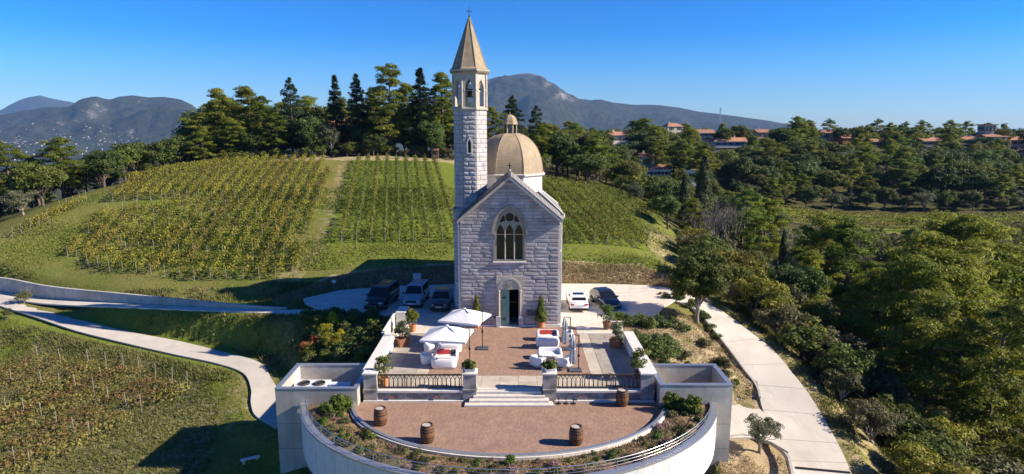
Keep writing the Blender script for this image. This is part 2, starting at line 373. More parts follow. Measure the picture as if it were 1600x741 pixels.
leafmat('grass_mixed', (.07,.085,.022), (.15,.155,.045), (.26,.24,.09), trans=.3, nscale=.2, rnd=0, hue=0)
mat('twig', (.15,.125,.11), (.22,.19,.165), rough=.95, scale=3)

def ground_material():
    m = bpy.data.materials.new('ground_cover'); m.use_nodes = True; MAT['ground_cover'] = m
    N, L = m.node_tree.nodes, m.node_tree.links; b = N['Principled BSDF']; b.inputs['Roughness'].default_value = .95; b.inputs['Specular IOR Level'].default_value = .1
    tc = N.new('ShaderNodeTexCoord'); at = N.new('ShaderNodeVertexColor'); at.layer_name = 'cover'
    sp = N.new('ShaderNodeSeparateColor'); L.new(at.outputs['Color'], sp.inputs[0])
    def noise(s, d=6, r=.65):
        n = N.new('ShaderNodeTexNoise'); n.inputs['Scale'].default_value = s; n.inputs['Detail'].default_value = d; n.inputs['Roughness'].default_value = r; L.new(tc.outputs['Object'], n.inputs['Vector']); return n.outputs['Fac']
    def ramp(f, p0, c0, p1, c1):
        r = N.new('ShaderNodeValToRGB'); e = r.color_ramp.elements; e[0].position = p0; e[1].position = p1; e[0].color = (*c0,1); e[1].color = (*c1,1); L.new(f, r.inputs[0]); return r.outputs[0]
    def mix(f, a, c):
        x = N.new('ShaderNodeMixRGB'); L.new(f, x.inputs[0]); L.new(a, x.inputs[1]); L.new(c, x.inputs[2]); return x.outputs[0]
    def thr(w, nz, gain=1.2):     # patchy edge of a cover: mask + noise
        a = N.new('ShaderNodeMath'); a.operation = 'ADD'; L.new(w, a.inputs[0]); L.new(nz, a.inputs[1])
        r = N.new('ShaderNodeMapRange'); r.inputs[1].default_value = .86; r.inputs[2].default_value = 1.16; L.new(a.outputs[0], r.inputs[0]); return r.outputs[0]
    nf, nm, nl = noise(5.0), noise(.9), noise(.16)
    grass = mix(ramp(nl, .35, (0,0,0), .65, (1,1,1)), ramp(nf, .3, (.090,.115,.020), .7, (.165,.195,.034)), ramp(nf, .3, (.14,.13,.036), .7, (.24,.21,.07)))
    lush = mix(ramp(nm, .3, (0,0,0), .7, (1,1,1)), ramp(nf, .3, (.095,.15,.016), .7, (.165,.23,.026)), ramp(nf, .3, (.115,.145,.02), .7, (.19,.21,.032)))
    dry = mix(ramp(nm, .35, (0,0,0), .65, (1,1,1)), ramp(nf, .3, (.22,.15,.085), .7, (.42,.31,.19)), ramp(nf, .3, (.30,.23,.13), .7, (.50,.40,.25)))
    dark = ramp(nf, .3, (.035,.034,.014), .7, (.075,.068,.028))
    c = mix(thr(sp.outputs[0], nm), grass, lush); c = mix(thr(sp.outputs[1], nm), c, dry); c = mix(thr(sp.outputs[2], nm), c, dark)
    L.new(c, b.inputs['Base Color'])
    bp = N.new('ShaderNodeBump'); bp.inputs['Distance'].default_value = .12; L.new(noise(3.0, 8, .7), bp.inputs['Height']); L.new(bp.outputs[0], b.inputs['Normal'])
ground_material()
def mountain_material(name, wood, wood2, rock, scale, steep0, steep1):
    m = bpy.data.materials.new(name); m.use_nodes = True; MAT[name] = m
    N, L = m.node_tree.nodes, m.node_tree.links; b = N['Principled BSDF']; b.inputs['Roughness'].default_value = 1; b.inputs['Specular IOR Level'].default_value = 0
    tc = N.new('ShaderNodeTexCoord'); n1 = N.new('ShaderNodeTexNoise'); n1.inputs['Scale'].default_value = scale; n1.inputs['Detail'].default_value = 10; n1.inputs['Roughness'].default_value = .7; L.new(tc.outputs['Object'], n1.inputs['Vector'])
    r1 = N.new('ShaderNodeValToRGB'); e = r1.color_ramp.elements; e[0].position = .35; e[1].position = .65; e[0].color = (*wood,1); e[1].color = (*wood2,1); L.new(n1.outputs['Fac'], r1.inputs[0])
    at = N.new('ShaderNodeVertexColor'); at.layer_name = 'cover'; sp = N.new('ShaderNodeSeparateColor'); L.new(at.outputs['Color'], sp.inputs[0])
    n2 = N.new('ShaderNodeTexNoise'); n2.inputs['Scale'].default_value = scale*3; n2.inputs['Detail'].default_value = 8; n2.inputs['Roughness'].default_value = .7; L.new(tc.outputs['Object'], n2.inputs['Vector'])
    a = N.new('ShaderNodeMath'); a.operation = 'ADD'; L.new(sp.outputs[1], a.inputs[0]); L.new(n2.outputs['Fac'], a.inputs[1])
    mr = N.new('ShaderNodeMapRange'); mr.inputs[1].default_value = steep0; mr.inputs[2].default_value = steep1; L.new(a.outputs[0], mr.inputs[0])
    mx = N.new('ShaderNodeMixRGB'); L.new(mr.outputs[0], mx.inputs[0]); L.new(r1.outputs[0], mx.inputs[1]); mx.inputs[2].default_value = (*rock,1); L.new(mx.outputs[0], b.inputs['Base Color'])
    bp = N.new('ShaderNodeBump'); bp.inputs['Distance'].default_value = 40; L.new(n1.outputs['Fac'], bp.inputs['Height']); L.new(bp.outputs[0], b.inputs['Normal'])
mountain_material('mountain_cover', (.020,.026,.014), (.060,.060,.034), (.30,.27,.235), .014, .94, 1.26)
# ---------------------------------------------------------------- the lie of the land
CTRL = np.array([
 # plateau with the yard and the terrace
 (-16,57,-.1),(-10,57,0),(-3,60,0),(5,60,0),(12,59,0),(-17,63,0),(-9,66,0),(0,67,0),(8,67,0),(14,66,0),(-11,50,-.6),(-10.5,45,-1.6),(-14,52,-1.4),(-5,46,-.5),(5,46,-.5),(10.5,52,-.1),(10.5,46,-.4),
 # beds left and right of the terrace
 (-18,50,-3.0),(-15,46,-3.2),(-16,43,-3.9),(-12,44,-2.2),(14,52,-.5),(17,54,-.6),(13,48,-.9),(16,47,-2.4),(14.5,43.5,-3.4),(18,50,-1.9),
 # bank and vineyard
 (-20,69.5,1.5),(-12,70,1.9),(-3,70,2),(6,70,1.9),(14,70,1.7),(-28,69,1.0),(-22,66,.3),(-30,66,.1),(-36,69,.4),
 (-45,72,.7),(-32,75,2.6),(-20,75,3),(-8,75,3),(4,75,2.9),(13,75,2.6),(-52,77,1.1),(-42,82,3.6),(-30,90,5.4),(-18,90,5.5),(-5,90,5.5),(8,90,4.6),(16,90,3.4),
 (-45,95,6.4),(-32,105,7.9),(-18,105,8.0),(-5,105,7.6),(8,105,6.4),(15,105,5.6),(-56,105,8.8),(-40,119,10.2),(-26,119,10.2),(-14,119,10),(-3,119,8.2),(8,119,6.6),(15,118,5.6),(-62,95,6),(-64,86,4.2),(-66,79,2),(-62,72,-.5),
 (-40,128,11),(-22,128,11.2),(-8,128,10),(4,130,7.5),(-60,120,8.6),(-75,110,5),(-85,92,0),(-90,140,2),
 # left of the plateau: road, bank, path, lower field
 (-53,66.6,-1.4),(-39,63.1,-.95),(-24.5,59.2,-.4),(-62,66,-2),(-70,62,-3.5),
 (-53.5,64.3,-1.5),(-44.6,60.8,-2.15),(-36.6,58.6,-2.9),(-28,54.8,-3.35),(-21.2,48.6,-3.6),(-16.5,42.2,-4.1),(-16,38.6,-5.7),(-18.5,39,-5.3),
 (-45.5,55,-3.7),(-35,50.5,-4.2),(-29,45.5,-4.9),(-24,42,-5.1),(-18,36,-5.9),(-33,39,-6),(-45,42,-6),(-60,52,-5.5),(-30,28,-7),(-15,30,-6.6),(-70,45,-9),
 # right: road going down, verge, gorge
 (15,64,0),(17.5,61,-.2),(19.3,57.5,-.75),(21.2,53.5,-2),(22.2,48.5,-3.3),(21.5,43,-4.5),(20,37.5,-5),(16,43,-4.1),(15,38,-4.8),(16,32,-5.2),(0,28,-6.5),(22,30,-5.8),
 (25,38,-6),(25.5,44,-5.2),(26,50,-4.2),(24.5,56,-2.6),(22,62,-1.2),(31,36,-9),(32,44,-9),(32,52,-8.3),(30,60,-5.5),(27,68,-3),(40,40,-14),(42,52,-14.5),(40,64,-12),(36,76,-8),(55,50,-19),(56,66,-19),(52,82,-15.5),
 (18,72,1.2),(22,78,.4),(20,90,2.2),(21,100,3.6),(28,92,-2),(34,100,-4.5),(45,102,-10),(70,100,-18),(62,130,-12),(90,130,-15),(124,150,-12),(100,172,-10.5),(72,165,-9),(160,175,-9),(130,172,-10.5),
 (20,125,4.5),(22,160,3.5),(46,165,-1.5),(48,200,2),(72,205,-2.5),(100,205,-5),(140,212,-5),(72,258,6),(100,280,8),(150,290,8.5),(200,300,6.5),(260,310,6.5),(34,250,6),(120,240,2),(180,245,1.5),(240,250,1),(200,200,-6),
 (0,160,6),(-20,142,10.5),(-42,140,10.5),(-62,136,7),(-100,70,-10),(-125,110,-14),(-60,175,4),(0,205,4),(-100,200,-8),(0,300,0),(100,350,-4),(200,390,-8),(0,400,-22),(-150,200,-30),(-200,100,-36),(-150,50,-30),(-150,350,-45),
 (80,40,-26),(112,92,-22),(200,140,-16),(300,250,0),(400,320,0),(320,150,-14),(120,0,-30),(-120,0,-26),(0,0,-12),(0,-80,-25),(350,0,-30),(-350,0,-50),(-350,300,-60),(420,200,-5)], float)
def _solve():
    D = np.linalg.norm(CTRL[:,None,:2] - CTRL[None,:,:2], axis=2)
    n = len(CTRL); A = np.zeros((n+3,n+3)); A[:n,:n] = -D + np.eye(n)*0.02
    A[:n,n] = 1; A[:n,n+1:] = CTRL[:,:2]/100; A[n,:n] = 1; A[n+1:,:n] = (CTRL[:,:2]/100).T
    r = np.zeros(n+3); r[:n] = CTRL[:,2]; return np.linalg.solve(A, r)
_wt = _solve()
def base_h(x, y):
    x, y = np.asarray(x, float), np.asarray(y, float); sh = x.shape; x, y = x.ravel(), y.ravel(); out = np.empty(len(x)); n = len(CTRL)
    for i in range(0, len(x), 20000):
        a, b = x[i:i+20000], y[i:i+20000]
        D = np.hypot(a[:,None]-CTRL[None,:,0], b[:,None]-CTRL[None,:,1])
        out[i:i+20000] = -D @ _wt[:n] + _wt[n] + (a*_wt[n+1] + b*_wt[n+2])/100
    return out.reshape(sh)
# roads as strips: left edge, right edge, height
def strip(rows): return [(W(a,b,z), W(c,d,z)) for a,b,c,d,z in rows]
ROADS = {
 'downhill_road': strip([(1022,463,1030,447,.0),(1058,471,1062,456,-.1),(1078,479,1092,468,-.3),(1096,493,1128,486,-.75),(1118,520,1166,514,-1.5),(1142,550,1206,545,-2.3),(1164,580,1236,580,-3.0),(1183,606,1262,613,-3.6),(1192,640,1284,648,-4.2),(1212,680,1306,687,-4.65),(1230,710,1320,715,-4.85),(1241,741,1331,741,-5.0),(1246,790,1350,790,-5.2)]),
 'garden_path': strip([(-240,452,-240,441,-2.2),(-60,462,-60,449,-1.7),(0,478,8,463,-1.5),(60,497,72,478,-1.85),(120,517,130,500,-2.4),(200,537,206,519,-2.9),(270,553,280,533,-3.2),(340,568,345,549,-3.4),(380,583,405,566,-3.5),(392,607,424,592,-3.65),(392,630,436,612,-3.85),(400,650,444,637,-4.05),(432,668,470,650,-4.15)]),
 'upper_lane': strip([(-240,455,-240,444,-2.15),(-80,463,-80,451,-1.6),(0,466,0,456,-1.5),(80,475,80,467,-1.3),(200,480,200,474,-.95),(320,485,320,480,-.6),(420,489,420,484,-.35),(480,491,490,483,-.2),(545,495,560,485,-.05)]),
}
def densify(st, k=6):
    out = []
    P = [np.array(list(a)+list(b)) for a,b in st]
    for i in range(len(P)-1):
        p0, p1, p2, p3 = P[max(i-1,0)], P[i], P[i+1], P[min(i+2,len(P)-1)]
        for j in range(k):
            t = j/k; out.append(.5*((2*p1)+(-p0+p2)*t+(2*p0-5*p1+4*p2-p3)*t*t+(-p0+3*p1-3*p2+p3)*t**3))
    out.append(P[-1]); return np.array(out)
ROADD = {k: densify(v) for k, v in ROADS.items()}
def W2(pts, z): return [W(u,v,z)[:2] for u,v in pts]
YARD = [(-19.6,59.4),(-20.5,61.2),(-17.6,64.6),(-12,66.3),(-5,67.1),(4,67.3),(10,67.2),(14.6,66.6),(17.5,64.5),(16.4,61.0),(14.6,58.4),(13.2,55.4),(9.9,54.4),(9.4,50.5),(-9.2,50.5),(-9.2,53.2),(-10.2,55.2),(-14,56.0),(-17.5,57.4)]
YARD = [np.array(p) for p in YARD]
LOWROAD = W2([(1140,634),(1186,626),(1200,640),(1216,676),(1232,706),(1205,690),(1175,683),(1140,684)], -4.25)
def segdist(x, y, a, b):
    ax, ay, bx, by = a[0], a[1], b[0], b[1]; dx, dy = bx-ax, by-ay
    t = np.clip(((x-ax)*dx+(y-ay)*dy)/(dx*dx+dy*dy+1e-9), 0, 1)
    return np.hypot(x-ax-t*dx, y-ay-t*dy), t
def polydist(x, y, poly):
    d = np.full(x.shape, 1e9)
    for i in range(len(poly)): d = np.minimum(d, segdist(x, y, poly[i], poly[(i+1)%len(poly)])[0])
    return np.where(inpoly(x, y, poly), 0.0, d)
def terrain(x, y, full=True):
    x, y = np.asarray(x, float), np.asarray(y, float); h = base_h(x, y)
    h = h + .10*fbm(x*.35, y*.35, 3, 3) + .25*fbm(x*.08, y*.08, 9, 2)*sstep(66, 80, np.hypot(x, y-60))
    r = np.hypot(x, y-100); far = -70 - 130*sstep(900, 3500, r) + 10*fbm(x*.004, y*.004, 5, 4)*sstep(500, 1500, r)
    h = h*(1-sstep(420, 900, r)) + far*sstep(420, 900, r)
    near = (np.abs(x) < 110) & (y > 10) & (y < 110)
    if full and near.any():
        xn, yn = x[near], y[near]; hn = h[near]
        def flat(d, z, m0, m1):
            w = 1 - sstep(m0, m1, d); return hn*(1-w) + z*w
        hn = flat(polydist(xn, yn, YARD), -.08, .3, 1.6)
        hn = flat(polydist(xn, yn, LOWROAD), -4.38, .3, 1.5)
        sw = np.zeros(xn.shape); sz = np.zeros(xn.shape); mw = np.zeros(xn.shape)
        for nm, D in ROADD.items():
            best = np.full(xn.shape, 1e9); zz = np.zeros(xn.shape)
            for i in range(len(D)-1):
                a = (D[i,:3]+D[i,3:])/2; b = (D[i+1,:3]+D[i+1,3:])/2
                hw = np.hypot(*(D[i,:2]-D[i,3:5]))/2
                d, t = segdist(xn, yn, a, b); d = d - hw; z = a[2]+(b[2]-a[2])*t
                m = d < best; best = np.where(m, d, best); zz = np.where(m, z, zz)
            best = np.maximum(best, 0); w = 1-sstep(.7, 2.4, best); mw = np.maximum(mw, w); k = w/(.05+best)**2; sw += k; sz += k*(zz-.13)
        hn = hn*(1-mw) + np.where(sw > 0, sz/np.maximum(sw, 1e-9), hn)*mw
        # under the building the ground stays below its floors
        bx = (np.abs(xn) < 9.4) & (yn > 40) & (yn < 52); hn = np.where(bx, np.minimum(hn, -.6), hn)
        ell = ((xn/13.2)**2 + ((yn-40.3)/11.3)**2 < 1) & (yn < 41.5); hn = np.where(ell, np.minimum(hn, -6.3), hn)
        h = h.copy(); h[near] = hn
    return h
def hit(u, v, y0=30., y1=420.):       # where the line of sight reaches the ground
    d = ray(u, v); Y = np.linspace(y0, y1, 1600); X = CX + d[0]/d[1]*Y; Z = CZ + d[2]/d[1]*Y
    g = tfast(X, Y); k = np.argmax(Z < g)
    if not (Z < g).any(): k = len(Y)-1
    return float(X[k]), float(Y[k]), float(g[k])
HITS = {}
# masks of what covers the ground
VPOLY = {'right': None}
VINE_DIR = -0.18
def rowx(x, y): return x - VINE_DIR*(y-74)       # the row coordinate of the hillside vines
P_TRACK = [(-22.2,66),(-21.6,75),(-29.8,121),(-32.2,121),(-23.9,75),(-25.5,66)]
def axis(fine0, fine1, st, grow, far):
    a = list(np.arange(fine0, fine1+.01, st)); s = st; b = fine1
    while b < far: s *= grow; b += s; a.append(b)
    s = st; b = fine0; pre = []
    while b > -far*.999 and b > (-far if fine0 < 0 or True else 0): s *= grow; b -= s; pre.append(b)
    return np.array(pre[::-1]+a)
gx = axis(-72, 34, .62, 1.10, 11000); gy = axis(27, 124, .62, 1.10, 13000); gy = gy[gy > -3000]
GX, GY = np.meshgrid(gx, gy)
GZ = terrain(GX, GY)
nx, ny = len(gx), len(gy)
def tfast(x, y):                      # the ground sheet itself, bilinear
    x, y = np.asarray(x, float), np.asarray(y, float)
    i = np.clip(np.searchsorted(gx, x)-1, 0, nx-2); j = np.clip(np.searchsorted(gy, y)-1, 0, ny-2)
    a = (x-gx[i])/(gx[i+1]-gx[i]); b = (y-gy[j])/(gy[j+1]-gy[j])
    return (GZ[j,i]*(1-a)+GZ[j,i+1]*a)*(1-b)+(GZ[j+1,i]*(1-a)+GZ[j+1,i+1]*a)*b
def H1(x, y): return float(tfast(np.array([x]), np.array([y]))[0])
idx = np.arange(nx*ny).reshape(ny, nx)
gme = npmesh('ground', np.stack([GX,GY,GZ],2).reshape(-1,3), np.stack([idx[:-1,:-1],idx[:-1,1:],idx[1:,1:],idx[1:,:-1]],2).reshape(-1,4), True)
ground = tag(put('ground', gme, 'ground_cover'), 'grassy hillside and wooded valley ground', None, None, 'structure')
def cover():
    x, y = GX.ravel(), GY.ravel(); z = GZ.ravel()
    R = np.zeros(len(x)); G = np.zeros(len(x)); B = np.zeros(len(x))
    rx = rowx(x, y); hill = (y > 70) & (y < 122)
    rb = hill & (rx > -22) & (rx < 22)
    R = np.where(rb, .62, .30)
    R = np.where(hill & (rx < -24) & (y < 93), .36, R); R = np.where(hill & (rx < -24) & (y >= 93), .22, R)
    R = np.where((y > 69.5) & (y < 74.5) & (x > -22) & (x < 20), .52, R)
    R = np.where((y < 62) & (x < -20), .60, R)
    tr = inpoly(x, y, P_TRACK); G = np.where(tr, .42, G)
    # earth bank behind the yard
    d = polydist(x, y, YARD); bank = (y > 60) & (d > .2) & (d < 3.2) & (x > -26) & (x < 20); G = np.where(bank & (z < 1.9), .75, G)
    G = np.where((x > 17) & (x < 24) & (y > 68) & (y < 92), .50, G)
    # dry edge above the vines under the trees
    G = np.where((y > 119.5) & (y < 130) & (x < 0), .62, G)
    # beds and slopes by the terrace
    G = np.where((x > 9.6) & (x < 20) & (y < 56) & (y > 42), .60, G)
    G = np.where((x < -9.6) & (x > -23) & (y < 57) & (y > 42), .36, G); R = np.where((x < -9.6) & (x > -23) & (y < 57) & (y > 42), .2, R)
    G = np.where((x > 13) & (x < 19.5) & (y < 42), .72, G)
    G = np.where((x > 21) & (x < 28) & (y < 62), .50, G)
    lf = inpoly(x, y, W2([(0,600),(60,560),(180,570),(320,610),(330,660),(300,741),(-100,760)], -5)); G = np.where(lf, .52, G)
    G = np.where(inpoly(x, y, [p for p in W2([(318,640),(335,640),(330,700),(318,741),(300,741),(312,690)], -5.2)]), .75, G)
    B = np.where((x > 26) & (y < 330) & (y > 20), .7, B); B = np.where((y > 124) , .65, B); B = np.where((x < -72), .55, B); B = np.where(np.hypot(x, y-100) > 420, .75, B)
    band = inpoly(x, y, [(66,168),(70,178),(165,182),(165,166)]); B = np.where(band, 0, B); R = np.where(band, .8, R)
    c = np.stack([R,G,B,np.ones(len(x))],1).astype(np.float32)
    at = gme.color_attributes.new('cover', 'FLOAT_COLOR', 'POINT'); at.data.foreach_set('color', c.ravel())
cover()
# road surfaces
def road_obj(name, D, mt, lift=0.0):
    n = len(D); V = np.zeros((n*4,3)); cols = 4
    for i in range(n):
        for j in range(cols):
            t = j/(cols-1); V[i*cols+j] = D[i,:3]*(1-t)+D[i,3:]*t
    V[:,2] += lift; ii = np.arange(n*cols).reshape(n,cols)
    Fq = np.stack([ii[:-1,:-1],ii[:-1,1:],ii[1:,1:],ii[1:,:-1]],2).reshape(-1,4)
    m = MB(); m.add(V.tolist(), Fq.tolist())
    e = V.copy(); e[:,2] -= .14
    for col, fl in ((0,1),(cols-1,0)):       # the thickness of the slab at both edges
        for i in range(n-1):
            q = [V[i*cols+col], V[(i+1)*cols+col], e[(i+1)*cols+col], e[i*cols+col]]; m.quad(*[tuple(p) for p in (q if fl else q[::-1])])
    return tag(m.build(name, mt), kind='structure')
road_obj('downhill_road', ROADD['downhill_road'], 'pale_road')['label'] = 'pale concrete road curving downhill past the building'
road_obj('garden_path', ROADD['garden_path'], 'concrete_path')['label'] = 'pale concrete path winding down the left slope'
road_obj('upper_lane', ROADD['upper_lane'], 'pale_road', -.02)['label'] = 'narrow pale lane along the retaining wall'
tag(MB().prism([tuple(p) for p in YARD], -.15, -.008).build('gravel_yard', 'gravel'), 'pale gravel yard around the chapel', kind='structure')
tag(MB().prism(LOWROAD, -4.42, -4.262).build('lower_drive', 'pale_road'), 'pale drive in front of the concrete box', kind='structure')

# ---------------------------------------------------------------- far mountains
def mountain(name, label, sil, D, front, back, base, seed, rough=.12, rocks=(), nA=380, nR=110):
    """ridge seen at pixel outline sil; built as a real range at distance D"""
    us = np.array([p[0] for p in sil], float); vs = np.array([p[1] for p in sil], float)
    u = np.linspace(us[0], us[-1], nA); v = np.interp(u, us, vs)
    rz = np.array([WY(a, b, D)[2] for a, b in zip(u, v)]); rX = np.array([WY(a, b, D)[0] for a, b in zip(u, v)])
    rz = base + (rz-base)*(sstep(0,.05,np.linspace(0,1,nA))*sstep(0,.05,1-np.linspace(0,1,nA)))
    t = np.linspace(-1, 1, nR); V = np.zeros((nR, nA, 3)); cov = np.zeros((nR, nA))
    endf = sstep(0, .06, np.linspace(0,1,nA))*sstep(0, .06, 1-np.linspace(0,1,nA))
    for i, s in enumerate(t):
        yy = D + (s*front if s < 0 else s*back); k = yy/D if s < 0 else 1 + (yy/D-1)*.6
        X = rX*k
        prof = (1-abs(s))**1.15 if s < 0 else (1-s)**1.4
        n = fbm(X*.0016+seed, np.full(nA, yy)*.0016, seed, 6); rn = 1-np.abs(fbm(X*.0011, np.full(nA, yy)*.0011+seed, seed+5, 5))*2
        hgt = (rz-base)*prof
        amp = (rz-base)*rough*(4*prof*(1-prof)) + 0
        z = base + hgt + amp*(n*1.6 + (rn-.5)*1.2) - abs(s)**3*60
        fr = 1-np.abs(fbm(X*.0042, np.full(nA, yy)*.0042+seed, seed+9, 4))*2; z = z + (rz-base)*.07*(fr-.55)*(4*prof*(1-prof)*.8+.12)
        V[i,:,0] = X; V[i,:,1] = yy + 120*n*(1-prof); V[i,:,2] = z
        for (ru, rv, rr, ra) in rocks:
            zz = np.array([proj(a, b, c)[:2] for a, b, c in V[i]]); dd = np.hypot((zz[:,0]-ru)/rr, (zz[:,1]-rv)/(rr*.55)); cov[i] = np.maximum(cov[i], ra*np.clip(1-dd, 0, 1)) if s <= .05 else cov[i]
    ii = np.arange(nR*nA).reshape(nR,nA)
    me = npmesh(name, V.reshape(-1,3), np.stack([ii[:-1,:-1],ii[:-1,1:],ii[1:,1:],ii[1:,:-1]],2).reshape(-1,4), True)
    nrm = np.zeros(nR*nA*3, np.float32); me.vertex_normals.foreach_get('vector', nrm); steep = 1-np.abs(nrm.reshape(-1,3)[:,2])
    c = np.zeros((nR*nA,4), np.float32); c[:,1] = .12 + .4*steep + cov.ravel(); c[:,3] = 1
    at = me.color_attributes.new('cover', 'FLOAT_COLOR', 'POINT'); at.data.foreach_set('color', c.ravel())
    return tag(put(name, me, 'mountain_cover'), label, None, None, 'structure'), V
mt_left, VL = mountain('mountain', 'rocky mountain range above the town on the left', [(-700,250),(-520,226),(-340,205),(-160,192),(-60,186),(0,180),(40,172),(80,166),(110,166),(128,157),(150,154),(172,158),(186,152),(208,149),(232,151),(258,150),(282,154),(300,163),(322,184),(380,196),(470,206),(560,212),(680,222)], 5200, 2600, 2200, -200, 11, .30,
    rocks=[(142,178,34,.5),(120,188,22,.5),(162,172,22,.45),(205,207,18,.6),(92,194,20,.5),(150,164,16,.45),(250,160,34,.34),(290,185,24,.34),(215,158,24,.34)])
mt_back, _ = mountain('mountain', 'blue peak far behind the rocky range on the left', [(-600,240),(-400,215),(-200,200),(-60,190),(0,172),(25,157),(45,150),(62,148),(84,153),(110,158),(140,164),(220,180),(330,200)], 9500, 2600, 1800, -230, 23, .10, nA=160, nR=46)
mt_mid, VM = mountain('mountain', 'broad mountain with a village on its summit behind the chapel', [(420,212),(520,196),(600,176),(680,150),(722,136),(752,127),(776,121),(800,118),(826,116.5),(846,121),(866,131),(886,144),(905,155),(922,158),(940,156),(958,160),(990,163),(1030,164),(1062,168),(1090,174),(1120,177),(1160,182),(1200,188),(1240,196),(1275,204),(1320,213),(1380,222)], 6800, 3200, 2600, -210, 37, .19,
    rocks=[(878,150,30,.5),(896,156,18,.5),(826,119,22,.35),(856,132,22,.42),(790,125,20,.25)], nA=420)
mt_right, _ = mountain('hills', 'low blue hills on the horizon at right', [(1180,222),(1260,208),(1330,205),(1390,206),(1440,210),(1500,213),(1560,214),(1640,212),(1720,214),(1900,216),(2200,235)], 8600, 2600, 2000, -240, 51, .08, nA=160, nR=46)
# ---------------------------------------------------------------- chapel
rng = np.random.default_rng(7); rnd = random.Random(7)
def parch(a, zs, za, z0, n=10, xc=0.0):            # pointed arch outline, counter-clockwise (x, z)
    c = ((za-zs)**2-a*a)/(2*a); R = a+c; th = math.acos(max(-1, min(1, c/R)))
    rt = [(xc-c+R*math.cos(th*i/n), zs+R*math.sin(th*i/n)) for i in range(n+1)]
    lf = [(2*xc-p[0], p[1]) for p in rt[:-1]][::-1]
    return [(xc-a, z0),(xc+a, z0)]+rt+lf
def parch_hw(a, zs, za, z):
    if z <= zs: return a
    if z >= za: return 0.0
    c = ((za-zs)**2-a*a)/(2*a); R = a+c; return max(0.0, math.sqrt(max(0, R*R-(z-zs)**2))-c)
FY = 52.4; FHW = 4.15; EZ = 9.0; AZ = 12.5
CH = thing('chapel', 'tall stone chapel with slim bell tower, pointed spire and beige dome', 'chapel', (0, FY, 0)); OFFS[CH.name] = (0, FY, 0)
def cpart(name, m, mt, parent=CH, smooth=False, origin=None):
    return m.build(name, mt, parent, smooth, off=(0, FY, 0), origin=origin)
def ring(rows, n=8, cx=0, cy=0, a0=math.pi/8, cap=True): return MB().lathe(rows, n, cx, cy, 0, cap, a0=a0)
K8 = 1/math.cos(math.pi/8)
wout = (1.36, 8.2, 10.28); win = (1.22, 8.2, 10.1)
# facade wall: outline with the window and the door opening cut out
outl = [(-FHW,.0),(-.78,.0),(-.78,3.28),(.78,3.28),(.78,.0),(FHW,.0),(FHW,EZ),(0,AZ),(-FHW,EZ)]
facade = cpart('facade_wall', MB().up(FY+.035, FY+.55, outl, [parch(*win, 5.72)]), 'mortar')
cpart('nave_wall', MB().box(-FHW,-FHW+.5,FY+.55,FY+17,0,EZ).box(FHW-.5,FHW,FY+.55,FY+17,0,EZ).box(-FHW+.5,FHW-.5,FY+16.5,FY+17,0,EZ).box(-3.6,3.6,FY+.56,FY+16.4,.02,.05), 'tower_stone')
# stone blocks, one by one
def block_mesh(c, y0, y1, bulge):
    """c: corners bl, br, tr, tl (x, z); from wall y1 out to y0"""
    cx = sum(p[0] for p in c)/4; cz = sum(p[1] for p in c)/4
    ins = lambda d: [(p[0]+math.copysign(min(d, abs(cx-p[0])*.6), cx-p[0]), p[1]+math.copysign(min(d, abs(cz-p[1])*.6), cz-p[1])) for p in c]
    A = [(p[0],y1,p[1]) for p in c]; B = [(p[0],y0+.02,p[1]) for p in c]; C = [(p[0],y0,p[1]) for p in ins(.03)]
    D = [(cx+(p[0]-cx)*.45+rnd.uniform(-.06,.06), y0-bulge*rnd.uniform(.3,1.2), cz+(p[1]-cz)*.35+rnd.uniform(-.02,.02)) for p in c]
    fs = []
    for k in (0,4,8):
        for i in range(4): fs.append((k+i,k+(i+1)%4,k+4+(i+1)%4,k+4+i))
    fs.append((12,13,14,15)); m = MB(); m.add(A+B+C+D, fs); return m, (cx, y1, cz)
rows = []
for z0, z1, n in ((.16,4.42,13),(4.42,5.62,4),(5.62,8.2,8),(8.2,10.42,8),(10.42,12.25,7)):
    for i in range(n): rows.append((z0+(z1-z0)*i/n, z0+(z1-z0)*(i+1)/n))
def fhw(z): return FHW if z <= EZ else FHW*(AZ-z)/(AZ-EZ)
def exc(z, mid):
    if mid < 4.42: return 1.06
    if 5.62 < mid < 10.42: return max(0.0, parch_hw(1.29, 8.2, 10.2, z))
    return 0.0
nblk = 0
for ri, (za, zb) in enumerate(rows):
    mid = (za+zb)/2; hb, ht = fhw(za)-.02, max(.05, fhw(zb)-.02); eb, et = exc(za, mid), exc(zb, mid)
    spans = [(-hb,hb,-ht,ht)] if eb == 0 else [(-hb,-eb,-ht,-et),(eb,hb,et,ht)]
    for (b0,b1,t0,t1) in spans:
        wd = b1-b0; n = max(1, round(wd/rnd.uniform(.80,1.15))); cuts = [0]+sorted((i+rnd.uniform(-.28,.28))/n for i in range(1,n))+[1]
        for i in range(n):
            fa, fb = cuts[i], cuts[i+1]; g = .010
            xm0 = b0+fa*(b1-b0); xm1 = b0+fb*(b1-b0)
            tt0 = t0 if i == 0 else min(max(xm0, t0), t1); tt1 = t1 if i == n-1 else min(max(xm1, t0), t1)
            if tt1-tt0 < .06 and xm1-xm0 < .12: continue
            c = [(xm0+g,za+g),(xm1-g,za+g),(max(tt1-g,tt0+g+.01),zb-g),(tt0+g,zb-g)]
            smooth_row = mid > 7.0
            m, org = block_mesh(c, FY-rnd.uniform(0,.02), FY+.05, .008 if smooth_row else .020)
            cpart('stone_block', m, 'facade_stone', facade, origin=org); nblk += 1
